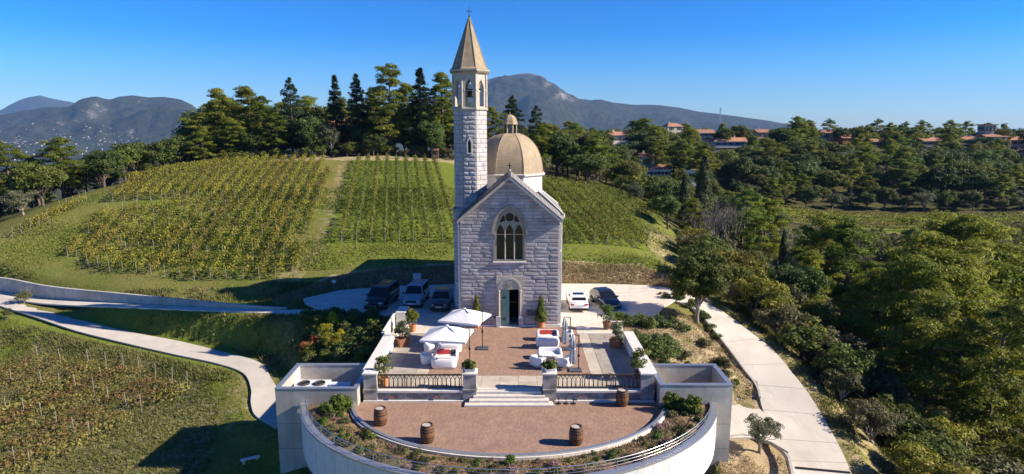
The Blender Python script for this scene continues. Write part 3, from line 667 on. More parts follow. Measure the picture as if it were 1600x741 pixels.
# plinth, buttress strip, corner quoins
cpart('plinth', MB().box(-FHW-.18,-1.14,FY-.16,FY+.6,0,.16), 'smooth_stone'); cpart('plinth', MB().box(1.14,FHW+.18,FY-.16,FY+.6,0,.16), 'smooth_stone')
cpart('corner_pilaster', MB().bbox(FHW+.003,FHW+.20,FY+.1,FY+1.0,0,6.55,.06).bbox(FHW+.003,FHW+.14,FY+.1,FY+1.0,6.56,8.8,.03), 'smooth_stone')
cpart('corner_pilaster', MB().bbox(-FHW-.16,-FHW-.003,FY+.1,FY+1.0,0,8.8,.06), 'smooth_stone')
# verge coping on the gable
def verge(sx, mt1, mt2):
    m = MB(); d = .25; L = 4.34; zt = AZ+.30
    pts = [(0, zt), (L, zt-L*(AZ-EZ)/FHW), (L, zt-L*(AZ-EZ)/FHW-d*1.15), (0, zt-d*1.15)]
    pts = [(sx*x, z) for x, z in pts]; m.up(FY-.30, FY+.45, pts[::-1] if sx > 0 else pts); return m
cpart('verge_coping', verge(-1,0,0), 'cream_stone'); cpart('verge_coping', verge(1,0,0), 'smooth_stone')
sl = (AZ-EZ)/FHW
for sx in (-1,1):
    m = MB(); e = 4.47; z0, z1 = AZ+.40, AZ+.40-e*sl
    m.add([(0,FY-.36,z0),(sx*e,FY-.36,z1),(sx*e,FY+5.1,z1),(0,FY+5.1,z0),(0,FY-.36,z0-.10),(sx*e,FY-.36,z1-.10),(sx*e,FY+5.1,z1-.10),(0,FY+5.1,z0-.10)],
      [(0,1,2,3),(7,6,5,4),(0,4,5,1),(1,5,6,2),(2,6,7,3)] if sx < 0 else [(3,2,1,0),(4,5,6,7),(1,5,4,0),(2,6,5,1),(3,7,6,2)])
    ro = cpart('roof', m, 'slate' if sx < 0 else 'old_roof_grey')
    for k in range(13):                          # courses of slates along the slope
        q = .30+k*.34
        if q > e-.2: break
        zz = z0-q*sl
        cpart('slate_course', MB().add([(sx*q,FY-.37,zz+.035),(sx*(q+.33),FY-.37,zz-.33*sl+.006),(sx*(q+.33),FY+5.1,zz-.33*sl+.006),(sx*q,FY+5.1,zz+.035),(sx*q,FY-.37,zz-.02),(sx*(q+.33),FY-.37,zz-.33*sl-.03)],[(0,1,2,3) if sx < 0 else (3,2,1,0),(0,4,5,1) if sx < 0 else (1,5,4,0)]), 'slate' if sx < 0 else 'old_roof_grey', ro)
cross = MB().box(-.12,.12,FY-.32,FY-.08,AZ+.25,AZ+.72).lathe([(.14,0),(.10,.1),(.05,.14)],4,0,FY-.2,AZ+.72)
fin = cpart('gable_finial', cross, 'tracery_stone')
cpart('cross', MB().box(-.035,.035,FY-.225,FY-.175,AZ+.84,AZ+1.40).box(-.17,.17,FY-.22,FY-.18,AZ+1.12,AZ+1.18), 'black_iron', fin)
# three-light window
wd = cpart('window_frame', MB().up(FY-.10, FY+.22, parch(*wout, 8.0)[2:], []) if False else MB().up(FY-.055, FY+.2, parch(*wout, 5.66), [parch(*win, 5.80)]), 'tracery_stone')
lan = [parch(.31, 8.05, 8.78, 5.84, 7, xc) for xc in (-.77, 0, .77)]
ocu = [(.36*math.cos(2*math.pi*i/18), 9.38+.36*math.sin(2*math.pi*i/18)) for i in range(18)]
tri1 = [(-.52,9.02),(-.36,9.10),(-.46,9.58),(-.60,9.44),(-.84,8.98),(-.70,8.94)]
tri2 = [(-x, z) for x, z in tri1][::-1]
trc = MB().up(FY+.05, FY+.2, parch(1.21, 8.2, 10.07, 5.82), lan+[ocu, tri1, tri2]); cpart('tracery', trc, 'tracery_stone', wd)
for xc in (-.385,.385): cpart('mullion', MB().tube([(xc,FY+.03,5.82),(xc,FY+.03,8.35)], .055, 8), 'tracery_stone', wd)
cpart('hood_mould', MB().up(FY-.13, FY-.06, parch(1.50, 8.2, 10.45, 7.95), [parch(1.42, 8.2, 10.36, 7.90)[0:0] or parch(1.37, 8.2, 10.29, 7.96)]), 'tracery_stone', wd)
cpart('sill', MB().bbox(-1.4,1.4,FY-.14,FY+.03,5.54,5.655,.03), 'smooth_stone', wd)
for xc in (-.77,0,.77): cpart('pane', MB().box(xc-.36,xc+.36,FY+.30,FY+.32,5.75,8.9), 'dark_glass', wd)
cpart('pane', MB().box(-1.0,1.0,FY+.301,FY+.321,8.92,9.95), 'dark_glass', wd)
# doorway
ds = cpart('door_surround', MB().up(FY-.14, FY+.3, [(-1.13,0),(-.76,0),(-.76,3.26),(.76,3.26),(.76,0),(1.13,0),(1.13,4.42),(-1.13,4.42)]), 'cream_stone')
arch = lambda r0, r1, y0, y1, zc: MB().up(y0, y1, [(r1*math.cos(math.pi*i/20), zc+r1*math.sin(math.pi*i/20)) for i in range(21)]+[(r0*math.cos(math.pi*i/20), zc+r0*math.sin(math.pi*i/20)) for i in range(20,-1,-1)])
cpart('arch_band', arch(.82,.95,FY-.19,FY-.13,3.30), 'cream_stone', ds); cpart('arch_band', arch(.62,.70,FY-.17,FY-.13,3.30), 'cream_stone', ds)
cpart('carved_medallion', MB().up(FY-.20,FY-.13,[(.26*math.cos(2*math.pi*i/16),3.72+.24*math.sin(2*math.pi*i/16)) for i in range(16)]), 'tracery_stone', ds)
for sx in (-1,1):
    cpart('jamb_column', MB().lathe([(.11,0),(.11,.1),(.075,.16),(.07,2.95),(.10,3.05),(.12,3.2)],10,sx*.90,FY-.18,.02), 'cream_stone', ds)
    cpart('jamb_base', MB().bbox(sx*.97-.19,sx*.97+.19,FY-.30,FY-.02,0,.95,.04), 'tower_stone', ds)
dl = cpart('door_leaf', MB().up(FY+.10,FY+.17,[(-.75,.03),(-.03,.03),(-.03,3.25),(-.75,3.25)]), 'green_paint')
for k in range(4): cpart('plank', MB().box(-.745+k*.18,-.745+k*.18+.17,FY+.07,FY+.10,.04,3.24), 'green_paint', dl)
for z in (.62,2.5):
    m = MB().box(-.73,-.30,FY+.045,FY+.07,z-.025,z+.025)
    for a in (-.7,.7,-1.4,1.4): m.tube([(-.52,FY+.055,z),(-.52+.22*math.cos(a),FY+.055,z+.22*math.sin(a))],.018,4)
    cpart('strap_hinge', m, 'black_iron', dl)
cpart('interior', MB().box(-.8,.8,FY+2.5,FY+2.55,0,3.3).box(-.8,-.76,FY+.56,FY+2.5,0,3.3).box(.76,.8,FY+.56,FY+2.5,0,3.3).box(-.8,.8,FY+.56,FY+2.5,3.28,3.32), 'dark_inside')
cpart('push_bar', MB().box(0,.74,FY+.25,FY+.30,2.02,2.08), 'bronze_iron', dl)
cpart('door_step', MB().bbox(-.95,.95,FY-.45,FY+.5,.0,.04,.01), 'step_stone')
cpart('plaque', MB().bbox(1.45,2.4,FY-.13,FY-.075,.95,1.42,.01), 'plaque_grey')
# crossing with a hipped roof round the drum
xa, xb, ya, yb = -4.55, 4.80, FY+5.2, FY+13.6
cpart('crossing_wall', MB().box(xa,xb,ya,yb,0,8.50), 'smooth_stone')
cpart('cornice', MB().bbox(xa-.22,xb+.22,ya-.10,yb+.22,8.51,8.80,.07), 'smooth_stone')
c0 = [(xa-.15,ya-.05,8.82),(xb+.15,ya-.05,8.82),(xb+.15,yb+.15,8.82),(xa-.15,yb+.15,8.82)]; c1 = [(-2.7,ya+2.0,10.75),(2.7,ya+2.0,10.75),(2.7,yb-2.0,10.75),(-2.7,yb-2.0,10.75)]
for i in range(4):
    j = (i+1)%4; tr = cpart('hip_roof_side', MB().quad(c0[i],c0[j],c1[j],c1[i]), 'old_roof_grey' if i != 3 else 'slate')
    cpart('hip_ridge', MB().tube([(c0[j][0],c0[j][1],c0[j][2]+.03),(c1[j][0],c1[j][1],c1[j][2]+.03)],.075,6), 'coping_stone', tr)
# drum, dome, lantern
DX, DY = 0, FY+9.4
r8 = 3.12*K8
cpart('drum', ring([(r8-.08,8.8),(r8-.08,12.1)],8,DX,DY), 'smooth_stone')
cpart('drum_cornice', ring([(r8-.06,12.1),(r8+.16,12.25),(r8+.20,12.38),(r8+.05,12.42)],8,DX,DY), 'smooth_stone')
prof = [(r8*math.cos(t)**.82, 12.43+3.75*math.sin(t)) for t in np.linspace(0, 1.36, 16)]
dome = cpart('dome', ring(prof,8,DX,DY), 'dome_shell')
for k in range(8):
    a = math.pi/8+k*math.pi/4; cpart('rib', MB().tube([(DX+(r+.0)*math.cos(a), DY+(r+.0)*math.sin(a), z) for r, z in prof], .032, 5), 'dome_shell', dome)
lan8 = .66
cpart('lantern_base', ring([(.86,15.9),(.86,16.06),(.74,16.10)],8,DX,DY), 'dome_shell')
for k in range(8):
    a = math.pi/8+k*math.pi/4; cpart('lantern_post', MB().tube([(DX+lan8*math.cos(a),DY+lan8*math.sin(a),16.08),(DX+lan8*math.cos(a),DY+lan8*math.sin(a),16.94)],.08,6), 'dome_shell')
cpart('lantern_glazing', ring([(.55,16.1),(.55,16.92)],8,DX,DY), 'tinted_glass')
cpart('lantern_dome', ring([(.82,16.92),(.84,17.0)]+[(.76*math.cos(t)**.9,17.0+.85*math.sin(t)) for t in np.linspace(.12,1.45,9)]+[(.04,17.92),(.025,18.1)],8,DX,DY), 'dome_shell')
# bell tower
TX, TY = -3.48, FY+5.0
tw = 1.45*K8
def facet(k):                                   # centre angle, outward normal and tangent of face k
    a = -math.pi/2 + k*math.pi/4; return Vector((math.cos(a), math.sin(a), 0)), Vector((-math.sin(a), math.cos(a), 0))
tower = cpart('tower_shaft', ring([(tw+.10,0),(tw+.10,9.25),(tw-.04,9.6),(tw-.04,18.15)],8,TX,TY), 'mortar')
cpart('string_course', ring([(tw+.06,9.26),(tw+.22,9.34),(tw+.22,9.5),(tw,9.68)],8,TX,TY), 'pier_stone')
m = MB()
for k in range(8):
    nrm_, tan = facet(k); hwid = 1.45*math.tan(math.pi/8)
    for (zlo, zhi, ap) in ((.1,9.24,1.45+.10/K8+.0),(9.7,18.1,1.45-.04/K8)):
        hwid = ap*math.tan(math.pi/8); n = round((zhi-zlo)/.40)
        for i in range(n):
            z0 = zlo+(zhi-zlo)*i/n; z1 = zlo+(zhi-zlo)*(i+1)/n; cut = [-hwid+.005]+([rnd.uniform(-.35,.35)*hwid*1.4] if (i+k) % 2 or rnd.random() < .3 else [])+[hwid-.005]
            for j in range(len(cut)-1):
                if k == 0 and 14.3 < (z0+z1)/2 < 15.9 and zlo > 9:      # leave the slit window free
                    if cut[j] < .2 and cut[j+1] > -.2:
                        for a0, a1 in ((cut[j], -.2), (.2, cut[j+1])):
                            if a1-a0 > .1:
                                b, _ = block_mesh([(a0+.012,z0+.012),(a1-.012,z0+.012),(a1-.012,z1-.012),(a0+.012,z1-.012)],0,.04,.03)
                                b.xform(lambda p: (TX+nrm_.x*(ap-p[1]+.015)+tan.x*p[0], TY+nrm_.y*(ap-p[1]+.015)+tan.y*p[0], p[2])); m.add(b.v,b.f)
                        continue
                b, _ = block_mesh([(cut[j]+.012,z0+.012),(cut[j+1]-.012,z0+.012),(cut[j+1]-.012,z1-.012),(cut[j]+.012,z1-.012)],0,.04,.035 if k in (0,7) else .012)
                b.xform(lambda p: (TX+nrm_.x*(ap-p[1]+.015)+tan.x*p[0], TY+nrm_.y*(ap-p[1]+.015)+tan.y*p[0], p[2])); m.add(b.v,b.f)
tag(cpart('stone_blocks', m, 'tower_stone', tower), kind='stuff')
n0, t0 = facet(0)
slit = MB().up(TY-1.45-.09, TY-1.45+.06, [(TX+x, z) for x, z in parch(.24,15.35,15.85,14.42)], [[(TX+x, z) for x, z in parch(.13,15.3,15.66,14.52)]])
cpart('slit_window', slit, 'smooth_stone', tower); cpart('pane', MB().box(TX-.16,TX+.16,TY-1.44,TY-1.425,14.5,15.7), 'dark_inside', tower)
cpart('belfry_sill', ring([(tw,18.1),(tw+.10,18.18),(tw+.12,18.3),(tw-.02,18.36)],8,TX,TY), 'cream_stone')
for k in range(8):
    nn, tt = facet(k); ap = 1.43; hwid = ap*math.tan(math.pi/8)
    f = MB().up(-ap, -ap+.22, [(-hwid+.004,18.36),(hwid-.004,18.36),(hwid-.004,21.2),(-hwid+.004,21.2)], [parch(.33,19.9,20.72,18.46,6)])
    f.xform(lambda p: (TX+nn.x*(-p[1])+tt.x*p[0], TY+nn.y*(-p[1])+tt.y*p[0], p[2])); bf = cpart('belfry_face', f, 'cream_stone')
    for sx in (-1,1):
        c = MB().up(-ap-.06, -ap, [(sx*.395-.065,19.78),(sx*.395+.065,19.78),(sx*.395+.065,19.92),(sx*.395-.065,19.92)])
        c.xform(lambda p: (TX+nn.x*(-p[1])+tt.x*p[0], TY+nn.y*(-p[1])+tt.y*p[0], p[2])); cpart('capital', c, 'smooth_stone', bf)
    a = math.pi/8+k*math.pi/4; cpart('corner_shaft', MB().tube([(TX+tw*.99*math.cos(a),TY+tw*.99*math.sin(a),18.36),(TX+tw*.99*math.cos(a),TY+tw*.99*math.sin(a),21.18)],.085,6), 'cream_stone')
cpart('belfry_floor', ring([(tw-.3,18.37),(tw-.3,18.40)],8,TX,TY), 'dark_inside')
bell = cpart('bell', MB().lathe([(.10,.55),(.22,.5),(.27,.2),(.36,.0),(.34,-.02),(.24,.18)],14,TX,TY,19.3,False), 'bronze_bell', smooth=True)
cpart('bell_yoke', MB().box(TX-1.0,TX+1.0,TY-.06,TY+.06,19.9,20.02), 'shutter_brown', bell)
eave = cpart('tower_cornice', ring([(tw-.02,21.2),(tw+.10,21.26),(tw+.14,21.40),(tw+.26,21.44),(tw+.28,21.56),(tw+.05,21.60)],8,TX,TY), 'cream_stone')
for k in range(8):
    nn, tt = facet(k); ap = 1.45+.14/K8; hwid = ap*math.tan(math.pi/8)
    for i in range(7):
        x = -hwid+.1+i*(2*hwid-.2)/6; d = MB().box(x-.05,x+.05,-ap-.09,-ap+.02,21.30,21.43); d.xform(lambda p: (TX+nn.x*(-p[1])+tt.x*p[0], TY+nn.y*(-p[1])+tt.y*p[0], p[2])); cpart('dentil', d, 'spire_shell', eave)
spire = cpart('spire', ring([(tw+.20,21.6),(tw+.02,21.75),(.06,26.0)],8,TX,TY), 'spire_shell')
for k in range(8):
    a = math.pi/8+k*math.pi/4; cpart('rib', MB().tube([(TX+(tw+.02)*math.cos(a),TY+(tw+.02)*math.sin(a),21.75),(TX+.06*math.cos(a),TY+.06*math.sin(a),26.0)],.035,5), 'spire_shell', spire)
cpart('spire_cross', MB().tube([(TX,TY,25.9),(TX,TY,26.85)],.03,6).tube([(TX-.24,TY,26.5),(TX+.24,TY,26.5)],.028,6).lathe([(.0,-.08),(.09,0),(.0,.08)],8,TX,TY,26.1,False), 'black_iron')
# ---------------------------------------------------------------- terraces and the round building
LZ = -.72
IC = (0, 39.3, 9.9, 7.5); OC = (0, 40.3, 13.4, 11.5)
def ell(c, da, th): return (c[0]+(c[2]+da)*math.cos(th), c[1]+(c[3]+da)*math.sin(th))
def earc(c, da, ymax, n=72):                       # points of the front half, left to right, below ymax
    s = max(-1, min(1, (ymax-c[1])/(c[3]+da))); t0 = math.pi - math.asin(s) if s < 0 else math.pi
    t0 = math.pi + math.asin(-s) if s < 0 else math.pi; t1 = 2*math.pi - math.asin(-s) if s < 0 else 2*math.pi
    return [ell(c, da, t0+(t1-t0)*i/n) for i in range(n+1)]
# upper terrace: slab, brick field, pale slabs laid one by one, the outer ones coloured darker for shadow
ut = tag(MB().prism([(-9.3,39.5),(9.3,39.5),(9.3,50.45),(5.6,50.45),(5.6,52.2),(-5.6,52.2),(-5.6,50.45),(-9.3,50.45)], -.70, -.05).build('upper_terrace', 'concrete'), 'brick and slab paved upper terrace before the chapel', kind='structure')
MB().box(-5.6,5.6,41.55,52.15,-.049,0).build('brick_field', 'brick_paving', ut)
def slabs(x0, x1, y0, y1, nx_, ny_, mt):
    for i in range(nx_):
        for j in range(ny_):
            a, b = x0+(x1-x0)*i/nx_, x0+(x1-x0)*(i+1)/nx_; c, d = y0+(y1-y0)*j/ny_, y0+(y1-y0)*(j+1)/ny_; dz = rnd.uniform(-.004,.003)
            MB().bbox(a+.008,b-.008,c+.008,d-.008,-.049,.0+dz,.008).build('slab', mt, ut, origin=((a+b)/2,(c+d)/2,-.049))
slabs(-5.6,5.6,39.52,41.54,9,2,'pale_slab')
for sx in (-1,1):
    a, b = (5.61,6.45) if sx > 0 else (-6.45,-5.61); slabs(a,b,39.52,50.4,1,8,'pale_slab')
    a, b = (6.46,8.9) if sx > 0 else (-8.9,-6.46); slabs(a,b,39.52,50.4,2,8,'shadowed_slab')
# steps down to the lower terrace
st = tag(MB().box(-2.05,2.05,39.2,39.5,-.7,-.002).build('front_steps', 'step_stone'), 'stone steps between the two terraces', kind='structure')
for k, (xh, y0, y1, z) in enumerate(((2.12,39.0,39.45,-.05),(2.3,38.72,39.19,-.24),(2.55,38.42,38.98,-.41),(2.82,38.1,38.7,-.57))):
    MB().bbox(-xh,xh,y0,y1,LZ+.005,z,.03).build('step', 'step_stone', st)
# retaining wall with its coping
rw = thing('terrace_wall', 'low grey stone wall below the iron balustrade, carrying the upper terrace', 'wall', (0,39.1,LZ)); OFFS[rw.name] = (0,39.1,LZ)
for a, b in ((-9.4,-2.95),(2.95,9.4)):
    n = 6
    for i in range(n):
        MB().box(a+(b-a)*i/n+.006,a+(b-a)*(i+1)/n-.006,38.95,39.48,LZ,-.09).build('wall_stone', 'pier_stone', rw)
    MB().bbox(a,b,38.86,39.6,-.085,.06,.02).build('coping', 'coping_stone', rw)
    MB().bbox(a,b,38.80,38.95,LZ,LZ+.12,.02).build('wall_foot', 'coping_stone', rw)
for x in (-7.6,-4.7,4.6):
    MB().bbox(x-.12,x+.12,38.80,38.94,-.42,-.36,.01).build('wall_light', 'rust_pot', rw)
# piers
for x, lab in ((-8.92,'grey stone pier at the left outer end of the terrace balustrade'),(-2.52,'grey stone pier left of the terrace steps, carrying a planter'),(2.62,'grey stone pier right of the terrace steps, carrying a planter'),(8.92,'grey stone pier at the right outer end of the terrace balustrade')):
    p = thing('stone_pier', lab, 'pier', (x,39.25,.06), 0, 'piers of the terrace balustrade')
    MB().box(-.42,.42,-.40,.40,-.78,1.08).build('shaft', 'pier_stone', p); MB().bbox(-.48,.48,-.46,.46,1.081,1.20,.03).build('cap', 'coping_stone', p)
    MB().bbox(-.46,.46,-.44,.44,.0,.12,.03).build('base', 'pier_stone', p)
# iron balustrades
for sx, lab in ((-1,'bronze coloured iron balustrade left of the terrace steps'),(1,'bronze coloured iron balustrade right of the terrace steps')):
    x0, x1 = 3.06, 8.48
    b = thing('balustrade', lab, 'balustrade', (sx*(x0+x1)/2,39.22,.06), 0, 'terrace balustrades'); hw_ = (x1-x0)/2
    MB().box(-hw_,hw_,-.05,.05,.89,.97).build('top_rail', 'bronze_iron', b); MB().box(-hw_,hw_,-.045,.045,.06,.13).build('bottom_rail', 'bronze_iron', b)
    n = 19; sp = 2*hw_/n
    bal = MB().tube([(0,0,.13),(0,0,.25),(0,0,.4),(0,0,.62)],[.034,.05,.036,.032],6)
    bal.tube([(0,0,.62),(sp*.25,0,.74),(sp*.5,0,.90)],.026,4); bal.tube([(0,0,.62),(-sp*.25,0,.74),(-sp*.5,0,.90)],.026,4); bm_ = bal.mesh('baluster'); 
    ringm = MB().lathe([(.035,-.012),(.05,0),(.035,.012)],8,0,0,0,False); ringm.v = [(p[0],p[2],p[1]+.84) for p in ringm.v]; rm_ = ringm.mesh('roundel')
    for i in range(n):
        o = put('baluster', bm_, 'bronze_iron', b); o.location = (-hw_+sp*(i+.5),0,0); q = put('roundel', rm_, 'bronze_iron', o)
    for i in (0, 6, 13, n):
        o = MB().box(-.02,.02,-.025,.025,0,.93).build('post', 'bronze_iron', b); o.location = (max(-hw_+.02,min(hw_-.02,-hw_+sp*i)),0,0)
# parapets along both sides
for sx, lab, y1 in ((-1,'white low parapet wall along the left edge of the terrace',47.4),(1,'white low parapet wall along the right edge of the terrace',48.2)):
    p = thing('parapet', lab, 'wall', (sx*9.3,39.7,0), 0, 'terrace parapets'); L = y1-39.7
    MB().box(-.36,.36,0,L,-3.0,.84).build('wall', 'white_render', p)
    n = 3
    for i in range(n): MB().bbox(-.41,.41,L*i/n+.006,L*(i+1)/n-.006,.841,.95,.02).build('coping', 'coping_stone', p)
sw = thing('stair_wall', 'white slatted side wall beside the small stair, left of the terrace', 'wall', (-9.85,47.5,0))
for k in range(14): MB().box(-.05,.05,.1+k*.36,.1+k*.36+.24,-.9-.0*k,.72+.02*k).build('slat', 'white_render', sw)
MB().bbox(-.09,.09,.05,5.2,.99,1.06,.01).build('cap', 'coping_stone', sw); MB().box(-.03,.03,.05,5.15,-.9,.5).build('panel', 'white_render', sw)
for k in range(3): MB().bbox(.15,.92,.15+k*.55,.15+k*.55+.54,-.06,.14+.16*k,.02).build('step', 'step_stone', sw)
tag(MB().bbox(-9.75,-8.85,52.7,54.6,-.01,1.15,.03).build('stone_block_seat', 'coping_stone'), 'pale rectangular stone block at the corner of the yard, left of the terrace', 'stone block')
# lower terrace
fl = [(p[0],p[1]) for p in earc(IC, 0, 38.94)]; fl += [(9.6,38.98),(-9.6,38.98)]
tag(MB().prism(fl, -.95, LZ).build('lower_terrace', 'brick_paving_lower'), 'brick paved rounded lower terrace', kind='structure')
# building below
rb = thing('round_building', 'modern white building with a curved front under the lower terrace', 'building', (0,40,-6.5)); OFFS[rb.name] = (0,40,-6.5)
def band(c, d0, d1, z0, z1, ymax, n=72):
    a, b = earc(c, d0, ymax, n), earc(c, d1, ymax, n); return MB().prism(a+b[::-1], z0, z1)
band(OC, -.42, .03, -.50, -.40, 38.15, 80).build('coping', 'zinc_edge', rb)
t = earc(OC, 0, 38.15, 32); ti = earc(OC, -.25, 38.15, 32)
for i in range(32):
    g = .011; lerp = lambda a, b, k: (a[0]+(b[0]-a[0])*k, a[1]+(b[1]-a[1])*k)
    MB().prism([lerp(t[i],t[i+1],g),lerp(t[i],t[i+1],1-g),lerp(ti[i],ti[i+1],1-g),lerp(ti[i],ti[i+1],g)], -2.9, -.505).build('wall_panel', 'panel_white', rb)
band(OC, -.30, -.255, -2.85, -.51, 38.1).build('panel_backing', 'panel_joint', rb)
band(OC, -1.0, -.94, -6.6, -2.9, 38.1).build('glazing', 'tinted_glass', rb)
band(OC, -3.0, -.02, -3.03, -2.91, 38.1).build('soffit', 'white_render', rb)
for p in earc(OC, -.9, 38.1, 22): MB().box(p[0]-.05,p[0]+.05,p[1]-.05,p[1]+.05,-6.6,-3.04).build('mullion', 'base_grey', rb)
MB().prism(earc(OC, -1.1, 38.1)[::1]+[(12.4,38.1),(-12.4,38.1)], -1.0, -.96).build('roof_slab', 'concrete', rb)
inn = tag(band(IC, .02, .22, -.95, -.42, 38.9, 80).build('curved_kerb', 'zinc_edge'), 'curved metal edged kerb between the brick floor and the planting bed', 'kerb')
inn2 = band(IC, .24, .34, -.95, -.50, 38.9, 80).build('inner_edge', 'smooth_stone', inn)
# planting bed
bn = 60; o_, i_ = earc(OC, -.43, 38.1, bn), earc(IC, .35, 38.1, bn); V = []; 
for i in range(bn+1):
    for j in range(9):
        k = j/8; x = o_[i][0]*(1-k)+i_[i][0]*k; y = o_[i][1]*(1-k)+i_[i][1]*k
        V.append((x, y, -.66 + .17*math.sin(k*math.pi) + .06*float(fbm(np.array([x*1.3]),np.array([y*1.3]),4,3)[0])))
Fb = [(i*9+j,(i+1)*9+j,(i+1)*9+j+1,i*9+j+1) for i in range(bn) for j in range(8)]
bed = tag(MB().add(V, [f[::-1] for f in Fb]).build('planting_bed', 'bed_soil', smooth=True), 'reddish earth of the curved planting bed', kind='structure')
BEDV = V
# railing on the coping
rl = thing('curved_railing', 'low stainless steel railing on the curved white wall', 'railing', (0,40,-.40)); OFFS[rl.name] = (0,40,-.40)
rp = earc(OC, -.33, 37.6, 96)
for hgt, rr in ((.56,.026),(.38,.013),(.20,.013)): MB().tube([(p[0],p[1],-.40+hgt) for p in rp], rr, 6).build('rail', 'stainless', rl, smooth=True)
for p in earc(OC, -.33, 37.6, 21): MB().box(p[0]-.025,p[0]+.025,p[1]-.025,p[1]+.025,-.40,.17).build('post', 'stainless', rl)
# concrete boxes at both ends
def cbox(name, lab, x0, x1, y0, y1, top, t, floor, bot):
    b = thing(name, lab, 'concrete box', ((x0+x1)/2,(y0+y1)/2,bot), 0, 'concrete boxes flanking the terrace'); OFFS[b.name] = ((x0+x1)/2,(y0+y1)/2,bot)
    nm = 'wall'
    MB().box(x0,x1,y0,y0+t,bot,top).build(nm,'concrete',b); MB().box(x0,x1,y1-t,y1,bot,top).build(nm,'concrete',b)
    MB().box(x0,x0+t,y0+t,y1-t,bot,top).build(nm,'concrete',b); MB().box(x1-t,x1,y0+t,y1-t,bot,top).build(nm,'concrete',b)
    MB().box(x0+t,x1-t,y0+t,y1-t,floor-.2,floor).build('floor','concrete',b)
    e = .03
    MB().prism([(x0-e,y0-e),(x1+e,y0-e),(x1+e,y1+e),(x0-e,y1+e)], top+.001, top+.05, [[(x0+t+e,y0+t+e),(x1-t-e,y0+t+e),(x1-t-e,y1-t-e),(x0+t+e,y1-t-e)]]).build('metal_coping','zinc_edge',b)
    for z in (-1.9,-3.6): MB().box(x0-.004,x1+.004,y0-.004,y1+.004,z,z+.02).build('joint_line','panel_joint',b)
    return b
cbox('concrete_box', 'empty open-topped concrete box right of the terrace', 9.55,14.15,38.15,41.75,.72,.26,-1.1,-6.7)
cbox('concrete_box', 'open-topped concrete box left of the terrace holding an air unit', -14.8,-9.6,38.2,42.5,.46,.26,-.95,-6.7)
ac = thing('air_unit', 'white air conditioning unit with two fans inside the left concrete box', 'air unit', (-12.6,40.1,-.95))
MB().bbox(-1.5,.6,-.75,.75,0,.95,.03).build('casing','unit_white',ac); MB().bbox(.61,2.0,-.75,.75,0,.80,.03).build('side_casing','unit_white',ac)
for k in range(11): MB().box(-1.42+k*.185,-1.30+k*.185,-.775,-.751,.2,.85).build('louvre','unit_grille',ac)
for x in (-.95,.05):
    f = MB().lathe([(.36,.95),(.37,1.06),(.34,1.08),(.32,.97)],20,x,0,0,False).build('fan','unit_grille',ac)
    MB().lathe([(.32,.97),(.02,.99)],20,x,0,0,True).build('fan_well','dark_inside',f)
    for q in range(3):
        a = q*math.pi/3; MB().box(-.33,.33,-.012,.012,1.07,1.085).xform(lambda p: (x+p[0]*math.cos(a)-p[1]*math.sin(a), p[0]*math.sin(a)+p[1]*math.cos(a), p[2])).build('guard_bar','unit_grille',f)
# retaining wall beside the upper lane
uw = thing('lane_wall', 'long pale concrete retaining wall tapering along the upper lane', 'wall', W(30,440,0))
OFFS[uw.name] = tuple(uw.location)
U_ = ROADD['upper_lane']; wl_ = []
for i in range(len(U_)):
    u0, v0, _ = proj(*U_[i,3:]); hgt = np.interp(u0, [-80,20,60,430,470],[1.65,1.55,1.35,.16,.1])
    if -90 < u0 < 455: wl_.append((U_[i,3]+.02, U_[i,4]+.16, U_[i,5]-.25, U_[i,5]+hgt))
seg = 4
for s in range(0, len(wl_)-1, seg):
    m = MB(); part_ = wl_[s:s+seg+1]
    for a, b in zip(part_[:-1], part_[1:]):
        m.add([(a[0],a[1],a[2]),(b[0],b[1],b[2]),(b[0],b[1]+.28,b[2]),(a[0],a[1]+.28,a[2]),(a[0],a[1],a[3]),(b[0],b[1],b[3]),(b[0],b[1]+.28,b[3]),(a[0],a[1]+.28,a[3])],[(4,5,6,7),(0,1,5,4),(2,3,7,6)])
    m.build('wall_section', 'concrete', uw)
# kerbs and the round bed by the drive
def kerb(pts, name, lab, w=.16, h=.13):
    m = MB(); P = [Vector(p) for p in pts]
    for i in range(len(P)-1):
        d = (P[i+1]-P[i]); d.z = 0; d.normalize(); n_ = Vector((-d.y,d.x,0))*w/2; a, b = P[i], P[i+1]
        m.add([a-n_-Vector((0,0,.2)),b-n_-Vector((0,0,.2)),b+n_-Vector((0,0,.2)),a+n_-Vector((0,0,.2)),a-n_+Vector((0,0,h)),b-n_+Vector((0,0,h)),b+n_+Vector((0,0,h)),a+n_+Vector((0,0,h))],[(4,5,6,7),(0,1,5,4),(2,3,7,6),(3,0,4,7),(1,2,6,5)])
    return tag(m.build(name,'kerb'), lab, 'kerb')
D_ = ROADD['downhill_road']
kerb([tuple(D_[i,:3]) for i in range(14,46)]+[W(1186,612,-3.75),W(1180,619,-4.0),W(1166,624,-4.2),W(1140,627,-4.25)], 'road_kerb', 'pale kerb along the planted slope, left edge of the downhill road')
arcp = [(1132,684),(1160,681),(1185,684),(1206,691),(1222,703),(1233,718),(1238,741),(1240,770)]
kerb([W(u,v,-4.3-.012*i*3) for i,(u,v) in enumerate(arcp)], 'bed_kerb', 'curved kerb round the olive tree bed by the drive')

q = W(392,729,-5.6); lb_ = thing('low_beam','short pale concrete bench beam on the grass at the lower left of the building','bench',(q[0],q[1],H1(q[0],q[1])),.5)
MB().bbox(-.6,.6,-.12,.12,.18,.29,.02).build('slab','coping_stone',lb_)
for sx in (-1,1): MB().box(sx*.42-.09,sx*.42+.09,-.10,.10,-.3,.18).build('support','concrete',lb_)

